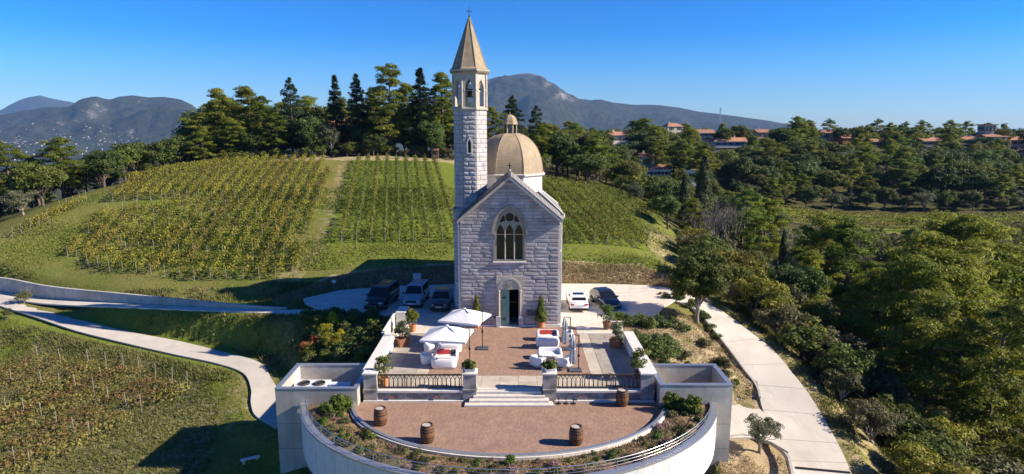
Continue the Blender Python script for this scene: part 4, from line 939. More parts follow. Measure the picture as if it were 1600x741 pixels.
# joints and drain in the road
rd_ = bpy.data.objects['downhill_road']
for i in (20,27,34,41,48,55,62):
    a, b = Vector(D_[i,:3]), Vector(D_[i,3:]); n_ = Vector((-(b-a).y,(b-a).x,0)).normalized()*.035; up_ = Vector((0,0,.006)); MB().quad(a-n_+up_,b-n_+up_,b+n_+up_,a+n_+up_).build('joint','kerb',rd_)
a, b = Vector(W(1243,731,-4.945)), Vector(W(1329,739,-4.985)); n_ = Vector((-(b-a).y,(b-a).x,0)).normalized()*.10
dr = thing('drain_channel','dark metal drain channel across the road at the lower right','drain',tuple((a+b)/2)); OFFS[dr.name] = tuple((a+b)/2)
for k in range(26):
    p, q = a.lerp(b,(k+.1)/26), a.lerp(b,(k+.9)/26); u_ = Vector((0,0,.035)); MB().quad(p-n_+u_,q-n_+u_,q+n_+u_,p+n_+u_).build('grating','hoop_iron',dr)
MB().quad(a-n_*1.2+Vector((0,0,.028)),b-n_*1.2+Vector((0,0,.028)),b+n_*1.2+Vector((0,0,.028)),a+n_*1.2+Vector((0,0,.028))).build('channel','dark_inside',dr)
# ---------------------------------------------------------------- terrace furniture
# barrels
def barrel_meshes():
    n = 24; prof = [(.285,0),(.315,.1),(.35,.28),(.365,.47),(.35,.66),(.315,.84),(.285,.94)]
    st_ = []
    for k in range(n):
        m = MB(); a0, a1 = 2*math.pi*k/n+.012, 2*math.pi*(k+1)/n-.012; vs = []
        for r, z in prof: vs += [((r)*math.cos(a0),(r)*math.sin(a0),z),((r)*math.cos(a1),(r)*math.sin(a1),z),((r-.03)*math.cos(a1),(r-.03)*math.sin(a1),z),((r-.03)*math.cos(a0),(r-.03)*math.sin(a0),z)]
        fs = [(0,3,2,1)]
        for i in range(len(prof)-1):
            for q in range(4): fs.append((i*4+q,i*4+(q+1)%4,i*4+4+(q+1)%4,i*4+4+q))
        fs.append(tuple(len(prof)*4-4+q for q in range(4))); m.add(vs,fs); st_.append(m.mesh('stave'))
    return st_, prof
STV, BPR = barrel_meshes()
hpm = []
for z, h in ((.03,.05),(.17,.045),(.30,.045),(.60,.045),(.73,.045),(.87,.05)):
    r0 = np.interp(z,[p[1] for p in BPR],[p[0] for p in BPR]); r1 = np.interp(z+h,[p[1] for p in BPR],[p[0] for p in BPR])
    hpm.append(MB().lathe([(r0-.004,z),(r0+.008,z),(r1+.008,z+h),(r1-.004,z+h)],24,cap=False).mesh('hoop'))
hdm = MB().lathe([(.27,.02),(.27,.885),(.0,.89)],24,cap=False).mesh('head')
def barrel(x, y, rz, lab):
    b = thing('barrel', lab, 'barrel', (x,y,LZ), rz, 'wine barrels on the lower terrace')
    for m in STV: put('stave', m, 'barrel_wood', b)
    for m in hpm: put('hoop', m, 'hoop_iron', b)
    put('head', hdm, 'barrel_head', b)
    b.scale = (1.12,1.12,1.12)
for (u,v,lab) in ((595,668,'wooden wine barrel at the left edge of the lower terrace, under the wall'),(668,695,'wooden wine barrel near the kerb, second from the left on the lower terrace'),(900,698,'wooden wine barrel near the kerb at the front right of the lower terrace'),(972,638,'wooden wine barrel standing against the grey wall at right')):
    p = W(u,v-5,LZ); barrel(p[0],p[1],rnd.uniform(0,3),lab)
for k, u in enumerate((873,884.5,896)):
    p = W(u,631,LZ); s_ = thing('floor_spot', ('leftmost','middle','rightmost')[k]+' of three small black floor stands by the steps', 'floor stand', p, 0, 'small black floor stands by the steps')
    MB().lathe([(.17,0),(.17,.03),(.05,.07)],14).build('foot','black_iron',s_); MB().tube([(0,0,.05),(0,0,.34)],.022,6).build('stem','black_iron',s_); MB().tube([(0,-.05,.34),(0,.07,.39)],.045,8).build('head','black_iron',s_)
# sofas
def sofa_parts(w, d, h=.74, t=.19, seat=.40):
    """rounded tub sofa facing -y: base, seat and a back that runs round both sides"""
    def rrect(w, d, r, n=6):
        pts = []
        for cx, cy, a in ((w/2-r,-d/2+r,-90),(w/2-r,d/2-r,0),(-w/2+r,d/2-r,90),(-w/2+r,-d/2+r,180)):
            for i in range(n+1): q = math.radians(a+90*i/n); pts.append((cx+r*math.cos(q), cy+r*math.sin(q)))
        return pts
    base = MB()
    rings = [(.05,0),(.0,.05),(.0,seat-.06),(.05,seat)]; vs = []; nn = None
    for ins, z in rings:
        p = rrect(w-2*ins-.02, d-2*ins-.02, min(.32,d*.35)-ins*.5); nn = len(p); vs += [(x,y,z) for x,y in p]
    fs = [tuple(range(nn))[::-1], tuple(len(vs)-nn+i for i in range(nn))]
    for k in range(len(rings)-1):
        for i in range(nn): fs.append((k*nn+i,k*nn+(i+1)%nn,(k+1)*nn+(i+1)%nn,(k+1)*nn+i))
    base.add(vs,fs)
    # back: swept round section along the U from front right round to front left
    r = min(.34, d*.36); path = [(w/2,-d/2+.12)]
    for cx, cy, a in ((w/2-r,d/2-r,0),(-w/2+r,d/2-r,90)):
        for i in range(7): q = math.radians(a+90*i/6); path.append((cx+r*math.cos(q), cy+r*math.sin(q)))
    path.append((-w/2,-d/2+.12))
    sec = [(0,.03),(.02,.2),(.03,h*.7),(.0,h-.06),(-.05,h),(-t+.05,h),(-t,h-.06),(-t,.1)]; m = MB(); vs = []
    for i, p in enumerate(path):
        a = path[max(i-1,0)]; b = path[min(i+1,len(path)-1)]; dx, dy = b[0]-a[0], b[1]-a[1]; l = math.hypot(dx,dy); nx_, ny_ = dy/l, -dx/l
        f = 1-.20*(1-sstep(-d/2, d/2, np.array(p[1])))
        vs += [(p[0]+nx_*o, p[1]+ny_*o, z*(f if z > .3 else 1)) for o, z in sec]
    k = len(sec); fs = [tuple(range(k)), tuple(len(vs)-k+i for i in range(k))[::-1]]
    for i in range(len(path)-1):
        for j in range(k): fs.append((i*k+j,(i+1)*k+j,(i+1)*k+(j+1)%k,i*k+(j+1)%k))
    m.add(vs,fs); return base.mesh('seat_base',True), m.mesh('backrest',True)
S2 = sofa_parts(1.75,.92); S1 = sofa_parts(1.05,.92)
def sofa(kind, u, v, rz, lab, cushions=()):
    p = W(u,v,0); s_ = thing('sofa' if kind is S2 else 'armchair', lab, 'sofa' if kind is S2 else 'armchair', (p[0],p[1],.003), rz, 'white moulded lounge seats on the terrace')
    put('seat_base', kind[0], 'sofa_white', s_); put('backrest', kind[1], 'sofa_white', s_)
    for (x, y, w, mt) in cushions:
        c = MB().bbox(-w/2,w/2,-.08,.08,0,.34,.06).build('cushion', mt, s_); c.location = (x,y,.41); c.rotation_euler = (-.25,0,0)
sofa(S2,697,563,0,'white moulded sofa with red cushion at the left, facing the balustrade',((-.2,.2,.95,'cushion_red'),(.55,.2,.4,'cushion_dark')))
sofa(S2,694,573.5,math.pi,'white moulded sofa nearest the left balustrade, its back to it',((-.3,.18,.5,'cushion_dark'),(.3,.18,.5,'cushion_dark')))
sofa(S1,668,567,math.pi/2+.2,'white moulded armchair at the left of the front left lounge group')
sofa(S2,700,539,0,'white moulded sofa half hidden under the lower open parasol')
sofa(S2,703,549.5,math.pi,'white moulded sofa in front of the lower open parasol, its back to the camera')
sofa(S1,673,548,math.pi/2,'white moulded armchair under the left tip of the lower open parasol')
sofa(S2,855.5,531,0,'white moulded sofa with red cushion at the right, near the chapel wall',((-.1,.2,1.05,'cushion_red'),(.55,.2,.36,'cushion_dark')))
sofa(S2,855.5,541,math.pi,'white moulded sofa with its back to the camera, right of the terrace centre',((-.3,.18,.5,'cushion_dark'),(.3,.18,.5,'cushion_dark')))
sofa(S2,859,560,0,'white moulded sofa facing the camera, behind the right pier planter')
sofa(S1,840,571,math.pi*.75,'white moulded armchair just left of the right pier planter')
sofa(S1,884,571.5,-math.pi*.75,'white moulded armchair just right of the right pier planter')
sofa(S1,886,531,-math.pi/2,'white moulded armchair beside the closed parasol nearer the chapel')
tb = W(858,566,0); t_ = thing('coffee_table','low dark coffee table between the right front seats','table',tb)
MB().bbox(-.4,.4,-.22,.22,.30,.36,.01).build('table_top','cushion_dark',t_)
for sx in (-1,1):
    for sy in (-1,1): MB().box(sx*.34-.02,sx*.34+.02,sy*.17-.02,sy*.17+.02,0,.30).build('leg','black_iron',t_)
# parasols
def parasol_open(px, py, cx, cy, w, d, rot, rim, top, lab, sag=0.12):
    p = thing('parasol', lab, 'parasol', (px,py,.003), 0, 'open white parasols')
    MB().bbox(-.45,.45,-.36,.36,0,.10,.03).build('base','base_grey',p)
    MB().tube([(0,0,.08),(0,0,top+.12)],.035,8).build('pole','black_iron',p)
    ex, ey = cx-px, cy-py
    MB().tube([(0,0,1.35),(ex*.45,ey*.45,top-.22),(ex,ey,top-.10)],.022,6).build('strut','black_iron',p)
    MB().tube([(0,0,top+.08),(ex*.5,ey*.5,top+.10),(ex,ey,top+.02)],.025,6).build('arm','black_iron',p)
    MB().box(-.07,.07,-.05,.05,1.28,1.42).build('crank_box','black_iron',p)
    cs, sn = math.cos(rot), math.sin(rot); n = 4; rimp = []
    for sx, sy in ((-1,-1),(1,-1),(1,1),(-1,1)): rimp.append((sx*w/2, sy*d/2))
    P = []
    for i in range(4):
        a, b = rimp[i], rimp[(i+1)%4]
        for k in range(4): t = k/4; P.append((a[0]*(1-t)+b[0]*t, a[1]*(1-t)+b[1]*t, 1.0 if k == 0 else 1-.04*math.sin(math.pi*t)))
    vs = []; R = 6
    for j in range(1,R+1):
        for i, (x,y,q) in enumerate(P):
            t = j/R; corner = 1 if i % 2 == 0 else 0
            z = top - (top-rim)*(t**1.12) - (.05*math.sin(math.pi*t) if not corner else 0); vs.append((ex+(x*cs-y*sn)*t*q, ey+(x*sn+y*cs)*t*q, z+rnd.uniform(-.008,.008)))
    vs.append((ex,ey,top)); N_ = len(P); fs = [(len(vs)-1,i,(i+1)%N_) for i in range(N_)]
    for j in range(R-1):
        for i in range(N_): fs.append((j*N_+i,(j+1)*N_+i,(j+1)*N_+(i+1)%N_,j*N_+(i+1)%N_))
    lo = len(vs); vs += [(v[0],v[1],v[2]-.14) for v in vs[(R-1)*N_:R*N_]]
    can = MB().add(vs,fs).build('canopy','canvas_white',p,True)
    val = MB(); rr = vs[(R-1)*N_:R*N_]; val.add(rr+[(a*.995+ex*.005,b*.995+ey*.005,c-.15) for a,b,c in rr],[(i,i+N_,(i+1)%N_+N_,(i+1)%N_) for i in range(N_)]); val.build('valance','canvas_white',can)
    for i in range(0,N_,2):
        MB().tube([(ex,ey,top-.12)]+[(vs[j*N_+i][0],vs[j*N_+i][1],vs[j*N_+i][2]-.035) for j in (1,3,5)],.013,4).build('rib','black_iron',can)
    MB().lathe([(.10,-.02),(.12,.05),(.02,.09)],10,ex,ey,top).build('vent_cap','canvas_white',can)
b1 = W(754,545,0); parasol_open(b1[0],b1[1],-3.45,47.9,3.3,2.9,math.radians(-18),2.18,2.85,'open white parasol beside the left cone shrub, nearer the chapel')
b2 = W(734,574,0); parasol_open(b2[0],b2[1],-4.45,44.1,3.3,2.9,math.radians(-8),2.05,2.72,'open white parasol over the left seats, farther from the chapel')
def parasol_closed(u, v, lab, hgt, side):
    q = W(u,v,0); p = thing('parasol', lab, 'parasol', (q[0],q[1],.003), 0, 'closed parasols')
    MB().bbox(-.55,.35,-.36,.36,0,.10,.03).build('base','base_grey',p)
    MB().tube([(.12,0,.08),(.12,0,hgt)],.038,8).build('pole','black_iron',p)
    MB().tube([(.12,0,hgt-.05),(-.30,0,hgt+.02)],.028,6).build('arm','black_iron',p); MB().box(.04,.2,-.05,.05,1.0,1.14).build('crank_box','black_iron',p)
    rows_ = [(.05,hgt+.05),(.13,hgt-.15),(.19,hgt-.6),(.17,hgt-1.0),(.22,hgt-1.5),(.24,hgt-1.9),(.16,hgt-2.1)]; vs = []; n = 16
    for r, z in rows_:
        for k in range(n):
            a = 2*math.pi*k/n; rr = r*(1+.35*(1 if k % 2 else -1)*min(1,(hgt-z)/.5))+rnd.uniform(-.015,.015); vs.append((-.28+rr*math.cos(a)*.9, rr*math.sin(a), z+rnd.uniform(-.05,.05)*(z<hgt-1.8)))
    fs = [(i*n+k,(i+1)*n+k,(i+1)*n+(k+1)%n,i*n+(k+1)%n) for i in range(len(rows_)-1) for k in range(n)]
    can = MB().add(vs,[f[::-1] for f in fs]).build('canopy','canvas_grey',p)
    MB().lathe([(.20,0),(.21,.05),(.20,.1)],14,-.28,0,hgt-1.05,False).build('tie_strap','canvas_grey',can)
parasol_closed(888,546,'closed pale parasol on a dark base nearer the chapel, right side',2.55,1)
parasol_closed(901,579,'closed pale parasol on a dark base nearest the right balustrade',2.6,1)
# small things by the door
q = W(773,510,0); o = thing('ash_bin','slim pale ash bin standing left of the chapel door','bin',q); MB().lathe([(.11,0),(.12,.06),(.105,.7),(.115,.74)],12).build('body','cream_stone',o); MB().lathe([(.09,.74),(.09,.86),(.02,.9)],12).build('lid','black_iron',o)
q = W(522,452,.2); o = thing('path_sign','small white sign on a thin post by the bank','sign',(q[0],q[1],H1(q[0],q[1])))
MB().tube([(0,0,-.1),(0,0,1.15)],.025,6).build('post','stainless',o); MB().bbox(-.20,.20,-.02,.02,.95,1.25,.005).build('board','plate_white',o)
q = W(650,446,.0); o = thing('stone_marker','small pale stone block at the back of the yard behind the blue van','stone block',(q[0],67.4,0)); MB().bbox(-.4,.4,-.25,.25,-.1,.95,.03).build('block','coping_stone',o); MB().bbox(-.44,.44,-.29,.29,.951,1.02,.02).build('cap','smooth_stone',o)
# ---------------------------------------------------------------- cars
def car(name, lab, x, y, rz, paint, kind):
    """car facing -y in its own frame"""
    c = thing(name, lab, 'van' if 'van' in kind else 'car', (x,y,.0), rz, 'vehicles parked in the yard')
    if kind == 'van':   L, Wd = 4.5, .92; belt = [(-2.25,.62),(-2.1,.86),(-1.5,1.04),(-1.15,1.12),(2.0,1.14),(2.22,1.10),(2.25,.7)]; gh = [(-1.25,1.12,1.12),(-.45,1.12,1.80),(-.1,1.12,1.86),(1.9,1.14,1.84),(2.2,1.12,1.14)]
    elif kind == 'van_big': L, Wd = 4.8, .97; belt = [(-2.4,.6),(-2.25,.95),(-1.7,1.12),(-1.35,1.20),(2.2,1.22),(2.36,1.2),(2.4,.7)]; gh = [(-1.45,1.2,1.2),(-.7,1.2,1.86),(-.3,1.2,1.93),(2.1,1.22,1.90),(2.36,1.2,1.24)]
    elif kind == 'suv': L, Wd = 4.2, .88; belt = [(-2.1,.58),(-2.0,.82),(-1.3,.96),(-.95,1.0),(1.8,1.02),(2.05,.98),(2.1,.6)]; gh = [(-1.05,1.0,1.0),(-.2,1.0,1.48),(.2,1.0,1.55),(1.4,1.02,1.50),(2.02,1.0,1.02)]
    else: L, Wd = 4.25, .87; belt = [(-2.12,.5),(-2.0,.72),(-1.3,.88),(-.9,.92),(1.75,.95),(2.0,.9),(2.12,.55)]; gh = [(-1.05,.92,.92),(-.15,.93,1.40),(.3,.93,1.46),(1.35,.95,1.38),(1.98,.93,.96)]
    zb = .24; m = MB(); n = 0
    for i, (yy, zt) in enumerate(belt):
        wf = Wd*(.86 if i in (0,len(belt)-1) else (.96 if i in (1,len(belt)-2) else 1.0))
        ring_ = [(0,zb),(wf*.9,zb),(wf*.99,zb+.12),(wf,zb+(zt-zb)*.55),(wf*.96,zt-.06),(wf*.86,zt),(0,zt+.035)]
        ring_ += [(-a,b) for a,b in ring_[-2:0:-1]]; n = len(ring_); m.v += [(a,yy,b) for a,b in ring_]
    for i in range(len(belt)-1):
        for k in range(n): m.f.append((i*n+k,i*n+(k+1)%n,(i+1)*n+(k+1)%n,(i+1)*n+k))
    m.f.append(tuple(range(n))[::-1]); m.f.append(tuple((len(belt)-1)*n+k for k in range(n)))
    body = m.build('body', paint, c, True)
    g = MB(); 
    for (yy, z0, z1) in gh:
        k = (z1-z0)/.8; wr = Wd*(.94-.17*min(1,k)); g.v += [(-Wd*.93,yy,z0-.03),(Wd*.93,yy,z0-.03),(wr,yy,z1-.03*(k>.1)),(wr*.8,yy,z1+.03*(k>.1)),(-wr*.8,yy,z1+.03*(k>.1)),(-wr,yy,z1-.03*(k>.1))]
    for i in range(len(gh)-1):
        for k in range(6): g.f.append((i*6+k,i*6+(k+1)%6,(i+1)*6+(k+1)%6,(i+1)*6+k))
    cab = g.build('cabin', paint, c)
    def gw(i, s): q = gh[i]; k = (q[2]-q[1])/.8; return Wd*(.94-.17*min(1,k)) if s else Wd*.93
    def pane(name, P): MB().quad(*P).build(name,'car_glass',cab)
    e = .012; a, b = gh[0], gh[1]; la = lambda t: (a[0]+(b[0]-a[0])*t, a[1]+(b[2]-a[1])*t)
    y0, z0 = la(.08); y1, z1 = la(.93); pane('windscreen',[(-Wd*.86,y0-e,z0+.03),(Wd*.86,y0-e,z0+.03),(gw(1,1)*.86,y1-e,z1+.03),(-gw(1,1)*.86,y1-e,z1+.03)])
    a2, b2_ = gh[-2], gh[-1]; lb = lambda t: (a2[0]+(b2_[0]-a2[0])*t, a2[2]+(b2_[2]-a2[2])*t)
    y0, z0 = lb(.12); y1, z1 = lb(.72); pane('rear_window',[(Wd*.66,y0+e,z0+.01),(-Wd*.66,y0+e,z0+.01),(-Wd*.76,y1+e+.02,z1+.01),(Wd*.76,y1+e+.02,z1+.01)])
    zr = gh[1][2]; zb2 = gh[1][1]
    ends = [(gh[0][0]+.45,gh[1][0]+.12,.35,.62),(.42,.42,.68,.68),(gh[-1][0]-.35,gh[-2][0]-.05,0,0)]
    for s in (-1,1):
        wl0, wl1 = Wd*.935, gw(1,1)
        for (ya,yb_,yc,yd) in ((gh[0][0]+.42,.36,.36,gh[1][0]+.05),(.46,gh[-1][0]-.32,gh[-2][0]-.08,.46)):
            zt = zr-.10; f = (zt-zb2)/(zr-zb2); wt = wl0+(wl1-wl0)*f; wz = wl0+(wl1-wl0)*.12; zlo = zb2+.07
            q = [(s*(wz+e),ya,zlo),(s*(wz+e),yb_,zlo),(s*(wt+e),yc,zt),(s*(wt+e),yd,zt)]; pane('side_window', q if s > 0 else q[::-1])
        MB().bbox(s*(Wd+.10)-.09,s*(Wd+.10)+.09,gh[0][0]+.33,gh[0][0]+.45,zb2-.03,zb2+.11,.02).build('wing_mirror','car_plastic' if 'van' in kind else paint,c)
        fz = belt[1][1]-.14; hl = MB().bbox(-.17,.17,-.06,.06,-.075,.075,.02).build('headlight','headlight',c); hl.location = (s*Wd*.66,belt[0][0]+.10,fz); hl.rotation_euler = (0,0,s*.25)
        tz = belt[-2][1]-.16; tl = MB().bbox(-.15,.15,-.05,.05,-.07,.07,.02).build('tail_light','tail_red',c); tl.location = (s*Wd*.74,belt[-1][0]-.055,tz); tl.rotation_euler = (0,0,-s*.2)
        for yy in (-L*.30,L*.30):
            w_ = thing_part('wheel',c,(s*(Wd-.09),yy,.32))
            MB().lathe([(.20,-.10),(.31,-.10),(.325,-.06),(.325,.06),(.31,.10),(.20,.10)],18,cap=False).xform(lambda p:(p[2],p[0],p[1])).build('tyre','tyre',w_,True)
            rim_ = MB().lathe([(.205,s*.07),(.19,s*.085),(.06,s*.06),(.0,s*.065)],18,cap=False).xform(lambda p:(p[2],p[0],p[1])).build('rim','rim',w_)
            ar = MB().box(s*(Wd-.002),s*(Wd+.012),yy-.37,yy+.37,.24,.25); arch_=[(yy+.385*math.cos(t),.32+.385*math.sin(t)) for t in np.linspace(0,math.pi,11)]
            MB().add([(s*(Wd*.995+.012),p[0],p[1]) for p in arch_]+[(s*(Wd*.995+.012),yy+(p[0]-yy)*.8,.32+(p[1]-.32)*.8) for p in arch_],[(i,i+1,i+12,i+11) for i in range(10)]).build('wheel_arch','car_plastic',c)
    MB().bbox(-.26,.26,-.012,.012,-.06,.06,.004).build('number_plate','plate_white',c).location = (0,belt[0][0]-.02,.50)
    MB().bbox(-.26,.26,-.012,.012,-.06,.06,.004).build('number_plate','plate_white',c).location = (0,belt[-1][0]+.02,.62 if 'van' not in kind else .75)
    MB().bbox(-Wd*.55,Wd*.55,-.03,.03,-.08,.08,.02).build('grille','car_plastic',c).location = (0,belt[0][0]-.005,.70 if kind!='hatch' else .60)
    MB().bbox(-Wd*.9,Wd*.9,-.06,.06,-.11,.11,.03).build('bumper','car_plastic',c).location = (0,belt[0][0]+.04,.32)
    MB().bbox(-Wd*.9,Wd*.9,-.06,.06,-.10,.10,.03).build('rear_bumper','car_plastic',c).location = (0,belt[-1][0]-.04,.32)
    if kind == 'hatch': MB().bbox(-.5,.5,.35,1.15,1.455,1.475,.005).build('sunroof','car_glass',cab)
    if 'van' in kind:
        for s in (-1,1): MB().tube([(s*.62,-.2,gh[2][2]+.06),(s*.62,1.7,gh[2][2]+.05)],.02,5).build('roof_rail','car_plastic',cab)
    return c
def thing_part(name, parent, loc):
    o = bpy.data.objects.new(name, None); COL.objects.link(o); o.parent = parent; o.location = loc; o.empty_display_size = .1; return o
def carat(u, v, **k): p = W(u,v,0); return p
p = carat(590,487); car('van','black van parked leftmost in the shade of the chapel',p[0],p[1]+2.3,math.radians(-9),'paint_black','van_big')
p = carat(645,483); car('van','silver blue van parked between the black van and the grey car',p[0],p[1]+2.2,math.radians(-4),'paint_blue','van')
p = carat(687,488); car('car','dark grey small car parked nearest the chapel on its left side',p[0],p[1]+2.0,math.radians(-2),'paint_graphite','suv')
p = carat(905,488); car('car','white hatchback parked right of the chapel, seen from behind',p[0],p[1]+2.0,math.pi,'paint_white','hatch')
p = carat(950,486); car('car','dark navy car parked right of the white hatchback',p[0],p[1]+2.0,math.radians(14),'paint_navy','hatch')
# ---------------------------------------------------------------- trees and plants: prototypes (trunk mesh, crown mesh, height)
PROTO = {}
def clumps(C, R, per, L, Wd, rg, flat=1.0, up=.25, shell=.55, jit=.55):
    """leaf clumps: centres C, radii R"""
    Vs = []; k = 0; P = []; N = []
    for c, r in zip(C, R):
        d = rdir(per, rg); d[:,2] = np.where(d[:,2] < -.35, -d[:,2]*.6, d[:,2]); d = norm(d)
        q = rg.uniform(shell, 1.0, (per,1))*r; p = d*q; p[:,2] *= flat
        P.append(c+p); n = d*np.array([1,1,1/max(flat,.3)]) + rg.normal(size=(per,3))*jit + np.array([0,0,up]); N.append(n)
    return leaves(np.concatenate(P), np.concatenate(N), L, Wd, rg)
def limb(m, a, b, r0, r1, rg, n=5, k=4, sag=.0):
    a, b = Vector(a), Vector(b); L = (b-a).length; pts = []
    for i in range(k+1):
        t = i/k; p = a.lerp(b, t); j = math.sin(math.pi*t)*L*.08
        pts.append(p+Vector((rg.uniform(-1,1)*j, rg.uniform(-1,1)*j, rg.uniform(-.3,1)*j-sag*t*t*L)))
    m.tube(pts, [r0+(r1-r0)*i/k for i in range(k+1)], n, False)
def reg(name, trunk, V, Fq, H, bark='bark', leaf='leaf_oak'):
    tm = trunk.mesh('trunk', True); tm.materials.append(MAT[bark]); cm = npmesh('crown', V, Fq); cm.materials.append(MAT[leaf])
    PROTO[name] = (tm, cm, H)
def broad(name, seed, H, Wd, h0, ncl, per, rc, leaf, L=.26, lw=.15, bark='bark', lobes=5, top=1.0):
    rg = np.random.default_rng(seed); C = []; R = []
    lob = rdir(lobes, rg)*rg.uniform(.3,.55,(lobes,1)); lob[:,2] = np.abs(lob[:,2])*.9-.15
    while len(C) < ncl:
        l = lob[rg.integers(lobes)]; d = rdir(1, rg)[0]; p = l + d*rg.uniform(.25,.58)
        if np.linalg.norm(p) > 1.02 or (p[2] < -.75): continue
        C.append((p[0]*Wd/2, p[1]*Wd/2, (h0+H)/2+p[2]*(H-h0)/2*top)); R.append(rc*rg.uniform(.65,1.25))
    C = np.array(C); V, Fq = clumps(C, R, per, L, lw, rg, .8)
    m = MB(); r0 = H*.022+.04; tip = h0+(H-h0)*.45; m.tube([(0,0,-.4),(rg.uniform(-.1,.1),rg.uniform(-.1,.1),h0*.6),(rg.uniform(-.2,.2),rg.uniform(-.2,.2),h0),(rg.uniform(-.3,.3),rg.uniform(-.3,.3),tip)],[r0*1.35,r0,r0*.8,r0*.35],8)
    for c in C[rg.permutation(len(C))[:12]]: limb(m,(0,0,h0*rg.uniform(.75,1.1)),tuple(c),r0*.42,r0*.08,rg)
    reg(name, m, V, Fq, H, bark, leaf)
def pine(name, seed, H, Wd, h0, ncl, per, rc, leaf, L=.46, lw=.17, lean=.0, bark='bark'):
    rg = np.random.default_rng(seed); C = []; R = []; m = MB(); r0 = H*.018+.05
    top = (lean*H, .2*lean*H, H*.95); path = [(0,0,-.5)]+[(top[0]*t**1.5+rg.uniform(-.15,.15), top[1]*t+rg.uniform(-.15,.15), top[2]*t) for t in (.25,.5,.75,1)]
    m.tube(path,[r0*1.3,r0,r0*.75,r0*.5,r0*.15],7)
    nb = max(12, ncl//4)
    for b in range(nb):
        t = (b+rg.uniform(0,1))/nb; z = h0+(H*.95-h0)*t; ax = np.interp(z/H,[0,.25,.5,.75,.95],[0,.12*top[0],.35*top[0],.65*top[0],top[0]])
        prof = math.sin(math.pi*(.27+.70*t))**.8
        ln = Wd/2*(.12+.80*prof)*rg.uniform(.55,1.12); a = b*2.4+rg.uniform(-.6,.6)
        e = (ax+ln*math.cos(a), .2*ax+ln*math.sin(a), z+rg.uniform(-.08,.22)*ln)
        limb(m,(ax*.9,.2*ax,z-.12*ln),e,r0*.34*(1-t*.5),.02,rg,5,4)
        for q in range(max(2,ncl//nb)):
            s = rg.uniform(.35,1.0); o = rg.normal(size=3)*np.array([.45,.45,.25])*rc
            C.append((ax+(e[0]-ax)*s+o[0], .2*ax+(e[1]-.2*ax)*s+o[1], z-.12*ln+(e[2]-z+.12*ln)*s+o[2]+.2)); R.append(rc*rg.uniform(.55,1.2))
    C.append((top[0],top[1],H-.3)); R.append(rc*.7)
    V, Fq = clumps(np.array(C), R, per, L, lw, rg, .48, .45, .35, .8); reg(name, m, V, Fq, H, bark, leaf)
def conifer(name, seed, H, Wd, h0, whorls, per, leaf, droop=.12, power=.8, open_=.0, L=.5, lw=.19):
    rg = np.random.default_rng(seed); m = MB(); r0 = H*.016+.05; m.tube([(0,0,-.5),(.05,.02,H*.4),(.0,.05,H*.8),(0,0,H)],[r0*1.2,r0*.8,r0*.35,.02],7); P = []; N = []
    for i in range(whorls):
        t0 = i/(whorls-1); n = 6 if t0 < .8 else 4; sec = .75+.5*vnoise(np.array([t0*9.0]),np.array([seed*1.7]),seed)[0]
        for k in range(n):
            if rg.random() < open_: continue
            t = min(1, max(0, t0+rg.uniform(-.7,.7)/whorls)); z = h0+(H-h0)*t; ln0 = Wd/2*((1-t)**power*.95+.05)*(1-.35*math.exp(-t*9))*sec
            a = i*1.3+k*2*math.pi/n+rg.uniform(-.5,.5); ln = ln0*rg.uniform(.5,1.2); dz = -droop*ln+rg.uniform(-.12,.15)*ln
            e = (ln*math.cos(a),ln*math.sin(a),z+dz); limb(m,(0,0,z),e,r0*.20*(1-t*.6),.015,rg,4,3,droop*.2)
            s = np.sqrt(rg.uniform(.02,1.0,per)); wob = rg.normal(size=per)*(.24*ln*(1.15-s)+.16)
            x = s*ln*math.cos(a)-wob*math.sin(a); y = s*ln*math.sin(a)+wob*math.cos(a); zz = z+dz*s+rg.normal(size=per)*.17+.05
            P.append(np.stack([x,y,zz],1)); N.append(np.stack([rg.normal(size=per)*.6,rg.normal(size=per)*.6,np.ones(per)],1))
    V, Fq = leaves(np.concatenate(P),np.concatenate(N),L,lw,rg); reg(name, m, V, Fq, H, 'bark', leaf)
def cypress(name, seed, H, Wd, leaf='leaf_cypress', n=5200):
    rg = np.random.default_rng(seed); t = rg.uniform(0,1,n)**.9; a = rg.uniform(0,2*math.pi,n); r = Wd/2*np.minimum(1,(t*6)**.5)*(1-t)**.45*(1+.18*np.sin(a*3+t*20)+.15*rg.normal(size=n)*.5)*rg.uniform(.7,1.0,n)
    P = np.stack([r*np.cos(a),r*np.sin(a),.3+t*(H-.3)],1); N = np.stack([np.cos(a),np.sin(a),np.full(n,.35)],1)+rg.normal(size=(n,3))*.5
    V, Fq = leaves(P,N,.30,.12,rg); reg(name, MB().tube([(0,0,-.4),(0,0,H*.5)],[.14,.05],6), V, Fq, H, 'bark', leaf)
